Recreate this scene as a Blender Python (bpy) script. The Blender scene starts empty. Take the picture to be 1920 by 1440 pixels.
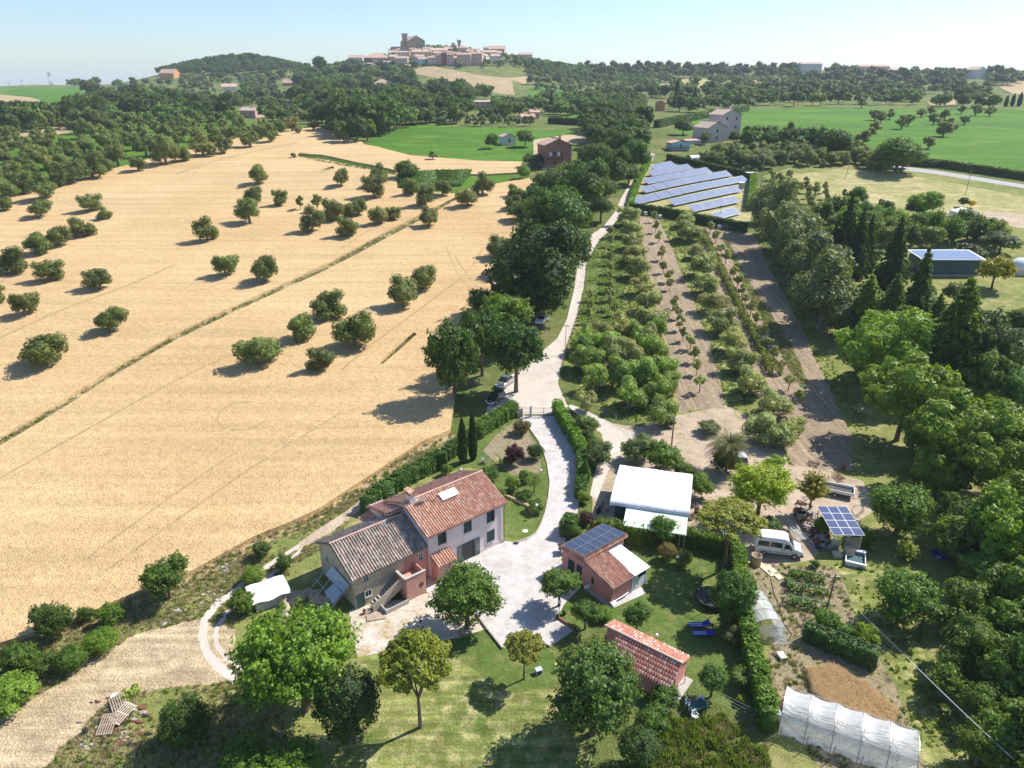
import bpy, bmesh, math, random
import numpy as np
from mathutils import Vector, Matrix
from mathutils.geometry import delaunay_2d_cdt
R = math.radians
SC = bpy.context.scene
COL = SC.collection
rng = np.random.RandomState(7)
random.seed(7)

# ------------------------------------------------------------------ camera
F = 1331.0            # focal length in pixels of a 1920 px wide picture
PITCH = R(23.0)
H = 48.0
cam = bpy.data.cameras.new('camera')
cam.sensor_width = 36.0
cam.lens = 36.0 * F / 1920.0
cam.clip_start = 0.5
cam.clip_end = 30000
cam_o = bpy.data.objects.new('camera', cam)
COL.objects.link(cam_o)
cam_o.location = (0, 0, H)
cam_o.rotation_euler = (R(90) - PITCH, 0, 0)
SC.camera = cam_o
# ------------------------------------------------------------------ light
SUN_EL, SUN_AZ = R(46), R(60)      # azimuth measured from +Y towards +X
w = bpy.data.worlds.new('World'); SC.world = w; w.use_nodes = True
nt = w.node_tree
bg = nt.nodes['Background']
sky = nt.nodes.new('ShaderNodeTexSky')
sky.sky_type = 'NISHITA'; sky.sun_disc = False
sky.sun_elevation = SUN_EL; sky.sun_rotation = SUN_AZ
sky.altitude = 200; sky.air_density = 1.0; sky.dust_density = 0.6; sky.ozone_density = 5.5
nt.links.new(sky.outputs[0], bg.inputs[0])
bg.inputs[1].default_value = 0.115
sl = bpy.data.lights.new('sun', 'SUN'); sl.energy = 5.0; sl.angle = R(0.53); sl.color = (1, .955, .88)
so = bpy.data.objects.new('sun', sl); COL.objects.link(so)
sd = Vector((math.sin(SUN_AZ) * math.cos(SUN_EL), math.cos(SUN_AZ) * math.cos(SUN_EL), math.sin(SUN_EL)))
so.rotation_euler = sd.to_track_quat('Z', 'Y').to_euler()
so.location = (60, 30, 120)
SC.view_settings.view_transform = 'Standard'
SC.view_settings.look = 'None'
SC.view_settings.gamma = 1
SC.view_settings.exposure = 0.62
SC.render.engine = 'CYCLES'
SC.cycles.use_denoising = True
SC.cycles.max_bounces = 5
SC.cycles.diffuse_bounces = 3
SC.cycles.transparent_max_bounces = 6
SC.cycles.volume_bounces = 0
SC.cycles.volume_max_steps = 32

# ------------------------------------------------------------------ terrain height
_ty = np.array([-200, 96, 150, 225, 290, 360, 480, 600, 900, 1150, 1400, 1700, 2500, 4000, 9000.])
_tz = np.array([0, 0, 3.6, 9.8, 18.2, 23.5, 27.5, 31, 38.5, 45, 49, 40, 0, -40, -60.])
_yy = np.arange(-200, 9001, 2.0)
_zz = np.interp(_yy, _ty, _tz)
def _smooth(z, n):
    k = np.hanning(n); k /= k.sum()
    return np.convolve(np.pad(z, n // 2, mode='edge'), k, 'valid')[:len(z)]
_z1 = _smooth(_zz, 17); _z2 = _smooth(_zz, 61)
_b = np.clip((_yy - 200) / 300, 0, 1); _zz = _z1 * (1 - _b) + _z2 * _b
_zz[_yy < 92] = 0
def hgt(X, Y):
    X = np.asarray(X, float); Y = np.asarray(Y, float)
    z = np.interp(Y, _yy, _zz)
    def bump(x0, y0, sx, sy, h):
        return h * np.exp(-((X - x0) / sx) ** 2 - ((Y - y0) / sy) ** 2)
    z = z + bump(-105, 1175, 185, 170, 45)        # town hill
    z = z + bump(-455, 1290, 120, 150, 36)        # wooded hill
    z = z + bump(560, 1420, 260, 240, 17)         # right ridge
    z = z + bump(930, 1300, 200, 260, 12)
    z = z + bump(60, 1400, 260, 200, 15)
    z = z + bump(320, 1430, 200, 200, 13)
    z = z - bump(-900, 1150, 420, 500, 7)
    f = np.clip((Y - 420) / 400, 0, 1)
    z = z + f * (1.8 * np.sin(X / 63 + 1.3) * np.sin(Y / 71) + 1.2 * np.sin(X / 31 + Y / 47))
    g = np.clip((Y - 110) / 120, 0, 1)
    z = z + g * .35 * np.sin(X / 17 + Y / 23) * np.sin(Y / 19)
    return z
_cp, _sp = math.cos(PITCH), math.sin(PITCH)
_S = np.concatenate([np.arange(20, 400, 1.5), np.geomspace(400, 9000, 420)])
def ray(x, y):
    u = (x - 960) / F; v = (y - 720) / F
    return (u, _cp - v * _sp, -_sp - v * _cp)
def G(px, py, h=0.0):
    """ground point seen at pixel (px,py) of the 1920x1440 photograph, h metres above it"""
    d = ray(px, py)
    X = d[0] / d[1] * _S; Z = H + d[2] / d[1] * _S
    below = Z < hgt(X, _S) + h
    if not below.any():
        i = len(_S) - 1
        Y = 1500.0 if py < 200 else _S[-1]
    else:
        i = int(np.argmax(below))
        a, b = (_S[i - 1] if i else 1.0), _S[i]
        for _ in range(18):
            m = (a + b) / 2
            if H + d[2] / d[1] * m < float(hgt(d[0] / d[1] * m, m)) + h: b = m
            else: a = m
        Y = (a + b) / 2
    X = d[0] / d[1] * Y
    return Vector((X, Y, float(hgt(X, Y))))
def depth(p):
    return p[1] * _cp - (p[2] - H) * _sp
def PPM(p):                       # pixels per metre at point p
    return F / depth(p)
def proj(p):
    d = depth(p)
    return 960 + F * p[0] / d, 720 + F * (-(p[1] * _sp) - (p[2] - H) * _cp) / d

# ------------------------------------------------------------------ helpers
def tag(o, label=None, cat=None, group=None, kind=None):
    if label: o['label'] = label
    if cat: o['category'] = cat
    if group: o['group'] = group
    if kind: o['kind'] = kind
    return o
def empty(name, loc=(0, 0, 0), rz=0, label=None, cat=None, group=None, parent=None):
    o = bpy.data.objects.new(name, None); COL.objects.link(o)
    o.location = loc; o.rotation_euler = (0, 0, rz); o.empty_display_size = .3
    if parent: o.parent = parent
    return tag(o, label, cat, group)
def link(name, me, parent=None, loc=(0, 0, 0), rot=(0, 0, 0), scl=(1, 1, 1)):
    o = bpy.data.objects.new(name, me); COL.objects.link(o)
    o.location = loc; o.rotation_euler = rot; o.scale = scl
    if parent: o.parent = parent
    return o
class MB:
    def __init__(s): s.v = []; s.f = []; s.m = []; s.cm = 0; s.uv = {}
    def add(s, vs, fs, uvs=None):
        n = len(s.v); s.v += [tuple(v) for v in vs]
        for f in fs:
            if uvs: s.uv[len(s.f)] = [uvs[i] for i in f]
            s.f.append(tuple(n + i for i in f)); s.m.append(s.cm)
        return s
    def box(s, x0, x1, y0, y1, z0, z1, M=None):
        vs = [(x, y, z) for z in (z0, z1) for y in (y0, y1) for x in (x0, x1)]
        if M: vs = [M @ Vector(v) for v in vs]
        return s.add(vs, [(0, 2, 3, 1), (4, 5, 7, 6), (0, 1, 5, 4), (2, 6, 7, 3), (0, 4, 6, 2), (1, 3, 7, 5)])
    def tube(s, p, q, r0, r1=None, n=6, cap=True):
        p, q = Vector(p), Vector(q); r1 = r0 if r1 is None else r1
        d = (q - p).normalized(); a = d.orthogonal().normalized(); b = d.cross(a)
        vs = [p + (a * math.cos(t) + b * math.sin(t)) * r0 for t in [2 * math.pi * i / n for i in range(n)]]
        vs += [q + (a * math.cos(t) + b * math.sin(t)) * r1 for t in [2 * math.pi * i / n for i in range(n)]]
        fs = [(i, (i + 1) % n, n + (i + 1) % n, n + i) for i in range(n)]
        if cap: fs += [tuple(reversed(range(n))), tuple(range(n, 2 * n))]
        return s.add(vs, fs)
    def path(s, pts, r, n=6):
        for a, b in zip(pts, pts[1:]): s.tube(a, b, r, r, n)
        return s
    def lathe(s, prof, n=16, c=(0, 0, 0), sx=1, sy=1):
        vs = []
        for r, z in prof:
            for i in range(n):
                t = 2 * math.pi * i / n
                vs.append((c[0] + r * math.cos(t) * sx, c[1] + r * math.sin(t) * sy, c[2] + z))
        fs = []
        for k in range(len(prof) - 1):
            for i in range(n):
                fs.append((k * n + i, k * n + (i + 1) % n, (k + 1) * n + (i + 1) % n, (k + 1) * n + i))
        return s.add(vs, fs)
    def prism(s, poly, axis, a, b):
        """extrude 2d polygon along axis ('x','y','z') from a to b"""
        def mk(p, t): return {'x': (t, p[0], p[1]), 'y': (p[0], t, p[1]), 'z': (p[0], p[1], t)}[axis]
        n = len(poly)
        vs = [mk(p, a) for p in poly] + [mk(p, b) for p in poly]
        return s.add(vs, [tuple(reversed(range(n))), tuple(range(n, 2 * n))] + [(i, (i + 1) % n, n + (i + 1) % n, n + i) for i in range(n)])
    def mesh(s, name, mats, smooth=False):
        me = bpy.data.meshes.new(name); me.from_pydata(s.v, [], s.f)
        for m in (mats if isinstance(mats, (list, tuple)) else [mats]): me.materials.append(m)
        if max(s.m or [0]) > 0: me.polygons.foreach_set('material_index', s.m)
        if s.uv:
            uvl = me.uv_layers.new(name='UVMap')
            for p in me.polygons:
                u = s.uv.get(p.index)
                if u:
                    for li, c in zip(p.loop_indices, u): uvl.data[li].uv = c
        bm = bmesh.new(); bm.from_mesh(me); bmesh.ops.recalc_face_normals(bm, faces=bm.faces); bm.to_mesh(me); bm.free()
        if smooth: me.polygons.foreach_set('use_smooth', [True] * len(me.polygons))
        me.update(); return me
    def build(s, name, mats, parent=None, smooth=False, **k):
        return link(name, s.mesh(name, mats, smooth), parent, **k)
def bevel(o, w=.02, seg=2):
    m = o.modifiers.new('bevel', 'BEVEL'); m.width = w; m.segments = seg; m.limit_method = 'ANGLE'; return o
def copy_tree(o, parent=None, **k):
    c = o.copy(); COL.objects.link(c); c.parent = parent
    for ch in o.children: copy_tree(ch, c)
    return c

# ------------------------------------------------------------------ materials
def newmat(name):
    m = bpy.data.materials.new(name); m.use_nodes = True
    return m, m.node_tree, m.node_tree.nodes['Principled BSDF']
def nd(nt, typ, ins=None, **kw):
    n = nt.nodes.new(typ)
    for k, v in kw.items(): setattr(n, k, v)
    for k, v in (ins or {}).items():
        if isinstance(v, bpy.types.NodeSocket): nt.links.new(v, n.inputs[k])
        else: n.inputs[k].default_value = v
    return n
def c4(c): return (c[0], c[1], c[2], 1)
def mixc(nt, fac, a, b, blend='MIX'):
    n = nt.nodes.new('ShaderNodeMix'); n.data_type = 'RGBA'; n.blend_type = blend
    for i, v in ((0, fac), (6, a), (7, b)):
        if isinstance(v, bpy.types.NodeSocket): nt.links.new(v, n.inputs[i])
        elif i == 0: n.inputs[i].default_value = v
        else: n.inputs[i].default_value = c4(v)
    return n.outputs[2]
def ramp(nt, fac, a, b):
    n = nd(nt, 'ShaderNodeMapRange', {0: fac, 1: a, 2: b}); n.clamp = True
    return n.outputs[0]
def noise(nt, vec, scale, detail=3, rough=.55):
    return nd(nt, 'ShaderNodeTexNoise', {'Vector': vec, 'Scale': scale, 'Detail': detail, 'Roughness': rough}).outputs[0]
def wmap(nt, vec, rz=0, scl=(1, 1, 1)):
    return nd(nt, 'ShaderNodeMapping', {0: vec, 2: (0, 0, rz), 3: scl}).outputs[0]
def plain(name, c, rough=.6, metal=0, var=.12, scale=3, bump=0, spec=.4):
    m, nt, b = newmat(name)
    tc = nd(nt, 'ShaderNodeTexCoord').outputs['Object']
    n = noise(nt, tc, scale, 5, .65)
    col = mixc(nt, ramp(nt, n, .3, .7), [x * (1 - var) for x in c], [min(1, x * (1 + var)) for x in c])
    nt.links.new(col, b.inputs['Base Color'])
    b.inputs['Roughness'].default_value = rough; b.inputs['Metallic'].default_value = metal
    b.inputs['Specular IOR Level'].default_value = spec
    if bump:
        bp = nd(nt, 'ShaderNodeBump', {'Height': noise(nt, tc, scale * 6, 4), 'Strength': 1, 'Distance': bump})
        nt.links.new(bp.outputs[0], b.inputs['Normal'])
    return m
def ground_mat(name, base, alt, spot, s_big=.06, s_mid=.6, s_fine=5, spot_t=(.5, .7), bump=.12, streak=None, spot_s=.25, fine=.35):
    m, nt, b = newmat(name)
    P = nd(nt, 'ShaderNodeNewGeometry').outputs['Position']
    n1 = noise(nt, P, s_big, 4, .6); n2 = noise(nt, P, s_mid, 4, .65); n3 = noise(nt, P, s_fine, 3, .7)
    c = mixc(nt, ramp(nt, n1, .35, .65), base, alt)
    sp = nd(nt, 'ShaderNodeMath', {0: noise(nt, wmap(nt, P, 0, (1, 1, 1)), spot_s, 6, .7), 1: 0}, operation='ADD').outputs[0]
    c = mixc(nt, ramp(nt, sp, *spot_t), c, spot)
    g = ramp(nt, n2, .2, .8); g2 = ramp(nt, n3, .25, .75)
    k = nd(nt, 'ShaderNodeMath', {0: g, 1: g2}, operation='MULTIPLY').outputs[0]
    k = nd(nt, 'ShaderNodeMapRange', {0: k, 1: 0, 2: .6, 3: 1 - fine, 4: 1 + fine}).outputs[0]
    if streak:
        rz, sx, sy, amt = streak
        st = noise(nt, wmap(nt, P, rz, (sx, sy, .01)), 1, 3, .6)
        st = nd(nt, 'ShaderNodeMapRange', {0: st, 1: .3, 2: .7, 3: 1 - amt, 4: 1 + amt * .7}).outputs[0]
        k = nd(nt, 'ShaderNodeMath', {0: k, 1: st}, operation='MULTIPLY').outputs[0]
    kc = nd(nt, 'ShaderNodeCombineColor', {0: k, 1: k, 2: k}).outputs[0]
    c = mixc(nt, 1.0, c, kc, 'MULTIPLY')
    nt.links.new(c, b.inputs['Base Color'])
    b.inputs['Roughness'].default_value = .95; b.inputs['Specular IOR Level'].default_value = .15
    hh = nd(nt, 'ShaderNodeMath', {0: n2, 1: n3}, operation='ADD').outputs[0]
    bp = nd(nt, 'ShaderNodeBump', {'Height': hh, 'Strength': .9, 'Distance': bump})
    nt.links.new(bp.outputs[0], b.inputs['Normal'])
    return m
def leaf_mat(name, col=None, var=.42, trans=.32, warm_amt=.12, tt=(1.5, 1.5, .6)):
    m, nt, b = newmat(name)
    nt.nodes.remove(b); out = nt.nodes['Material Output']
    oi = nd(nt, 'ShaderNodeObjectInfo')
    geo = nd(nt, 'ShaderNodeNewGeometry')
    base = oi.outputs['Color'] if col is None else None
    if base is None:
        rgb = nd(nt, 'ShaderNodeRGB'); rgb.outputs[0].default_value = c4(col); base = rgb.outputs[0]
    rpi = geo.outputs['Random Per Island']
    v = nd(nt, 'ShaderNodeMapRange', {0: rpi, 1: 0, 2: 1, 3: 1 - var, 4: 1 + var}).outputs[0]
    v2 = nd(nt, 'ShaderNodeMapRange', {0: oi.outputs['Random'], 1: 0, 2: 1, 3: .86, 4: 1.14}).outputs[0]
    v = nd(nt, 'ShaderNodeMath', {0: v, 1: v2}, operation='MULTIPLY').outputs[0]
    tcn = noise(nt, nd(nt, 'ShaderNodeTexCoord').outputs['Object'], 3.0, 3)
    vc = nd(nt, 'ShaderNodeCombineColor', {0: v, 1: v, 2: v}).outputs[0]
    c = mixc(nt, 1.0, base, vc, 'MULTIPLY')
    wf = nd(nt, 'ShaderNodeMapRange', {0: tcn, 1: .45, 2: .75, 3: 0, 4: warm_amt * 2}).outputs[0]
    c = mixc(nt, wf, c, mixc(nt, 1.0, c, (2.2, 1.5, .7), 'MULTIPLY'))
    d = nd(nt, 'ShaderNodeBsdfPrincipled', {'Base Color': c, 'Roughness': .55, 'Specular IOR Level': .3})
    tl = nd(nt, 'ShaderNodeBsdfTranslucent', {0: mixc(nt, 1.0, c, tt, 'MULTIPLY')})
    mx = nd(nt, 'ShaderNodeMixShader', {0: trans, 1: d.outputs[0], 2: tl.outputs[0]})
    nt.links.new(mx.outputs[0], out.inputs[0])
    return m
M = {}
M['leaf'] = leaf_mat('leaf')
M['leaf_needle'] = leaf_mat('needle_leaf', trans=.28)
M['bark'] = plain('bark', (.16, .115, .08), .9, var=.3, scale=6, bump=.03)
M['bark_grey'] = plain('grey_bark', (.2, .18, .15), .9, var=.3, scale=6, bump=.03)
M['wheat'] = ground_mat('wheat', (.63, .445, .235), (.55, .375, .185), (.47, .335, .155), s_big=.03, s_mid=.9, s_fine=4.5, spot_s=.3, spot_t=(.66, .8), bump=.22, streak=(R(-47), .015, .30, .14), fine=.2)
M['stubble'] = ground_mat('dry_stubble', (.50, .37, .22), (.42, .31, .18), (.2, .2, .06), s_mid=.8, bump=.12, spot_t=(.5, .75), streak=(R(-40), .05, .9, .2))
M['wheat_track'] = ground_mat('wheel_marked_wheat', (.50, .345, .175), (.45, .31, .155), (.46, .33, .16), s_big=.05, s_mid=.9, s_fine=4.5, spot_s=.3, spot_t=(.6, .8), bump=.3, fine=.25)
M['verge'] = ground_mat('verge_grass', (.36, .30, .14), (.19, .20, .07), (.50, .41, .25), s_big=.15, spot_s=.4, spot_t=(.45, .65), bump=.2, fine=.45)
M['mown'] = ground_mat('mown_hay', (.58, .45, .29), (.50, .38, .23), (.27, .26, .10), s_big=.14, spot_s=.45, spot_t=(.56, .8), bump=.2, streak=(R(-40), .1, 1.1, .3), fine=.5)
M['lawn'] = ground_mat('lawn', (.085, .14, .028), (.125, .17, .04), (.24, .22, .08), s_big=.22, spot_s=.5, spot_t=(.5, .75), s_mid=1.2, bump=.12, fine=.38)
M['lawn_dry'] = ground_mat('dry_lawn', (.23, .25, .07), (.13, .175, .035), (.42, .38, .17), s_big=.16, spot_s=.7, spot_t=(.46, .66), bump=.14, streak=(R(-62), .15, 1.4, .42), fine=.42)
M['meadow'] = ground_mat('meadow', (.16, .20, .05), (.26, .26, .08), (.38, .33, .15), s_big=.08, spot_s=.25, spot_t=(.5, .7), bump=.15, fine=.4)
M['hay_meadow'] = ground_mat('hay_meadow', (.38, .34, .14), (.30, .30, .10), (.50, .42, .22), s_big=.05, spot_s=.12, spot_t=(.45, .65), streak=(R(20), .04, .5, .2), bump=.15, fine=.25)
M['scrub'] = ground_mat('rough_grass', (.11, .155, .035), (.17, .19, .055), (.26, .23, .10), s_big=.03, spot_s=.06, spot_t=(.52, .7), bump=.3, fine=.4)
M['field_green'] = ground_mat('green_crop', (.085, .20, .014), (.062, .155, .012), (.15, .24, .03), s_big=.018, spot_s=.035, spot_t=(.52, .75), bump=.12, fine=.28, streak=(R(15), .015, .22, .2))
M['terrace'] = ground_mat('terrace_grass', (.095, .19, .016), (.075, .15, .016), (.30, .26, .12), s_big=.03, spot_s=.09, spot_t=(.60, .72), bump=.15, fine=.25)
M['soil'] = ground_mat('tilled_soil', (.42, .32, .22), (.34, .26, .175), (.48, .385, .28), s_big=.08, spot_s=.7, s_mid=1.3, s_fine=6, bump=.25, streak=(R(-14), 1.6, .05, .3), fine=.35, spot_t=(.55, .75))
M['garden_soil'] = ground_mat('garden_soil', (.34, .27, .18), (.28, .24, .13), (.16, .17, .05), s_big=.3, spot_s=.6, s_mid=1.5, bump=.2, spot_t=(.55, .72), fine=.4)
M['sand'] = ground_mat('sandy_yard', (.52, .41, .31), (.44, .34, .24), (.26, .25, .11), s_big=.15, spot_s=.35, bump=.15, spot_t=(.52, .72), fine=.35)
M['gravel'] = ground_mat('white_gravel', (.60, .53, .46), (.53, .455, .385), (.42, .34, .25), s_big=.12, spot_s=.4, s_fine=8, bump=.05, spot_t=(.55, .8), fine=.14, streak=(R(-12), 1.2, .1, .07))
M['drive'] = ground_mat('stamped_concrete', (.56, .52, .50), (.50, .465, .44), (.43, .385, .35), s_big=.25, spot_s=.5, s_mid=1.5, s_fine=7, bump=.03, spot_t=(.48, .7), fine=.2)
M['patio'] = ground_mat('cracked_patio', (.60, .54, .46), (.50, .43, .34), (.38, .28, .14), s_big=.5, spot_s=.55, s_mid=1.8, bump=.06, spot_t=(.5, .62), fine=.22)
M['asphalt'] = plain('pale_asphalt', (.35, .34, .33), .9, var=.1, scale=.4)
M['kerb'] = plain('kerb_stone', (.42, .37, .32), .85, var=.15, scale=3)
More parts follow.
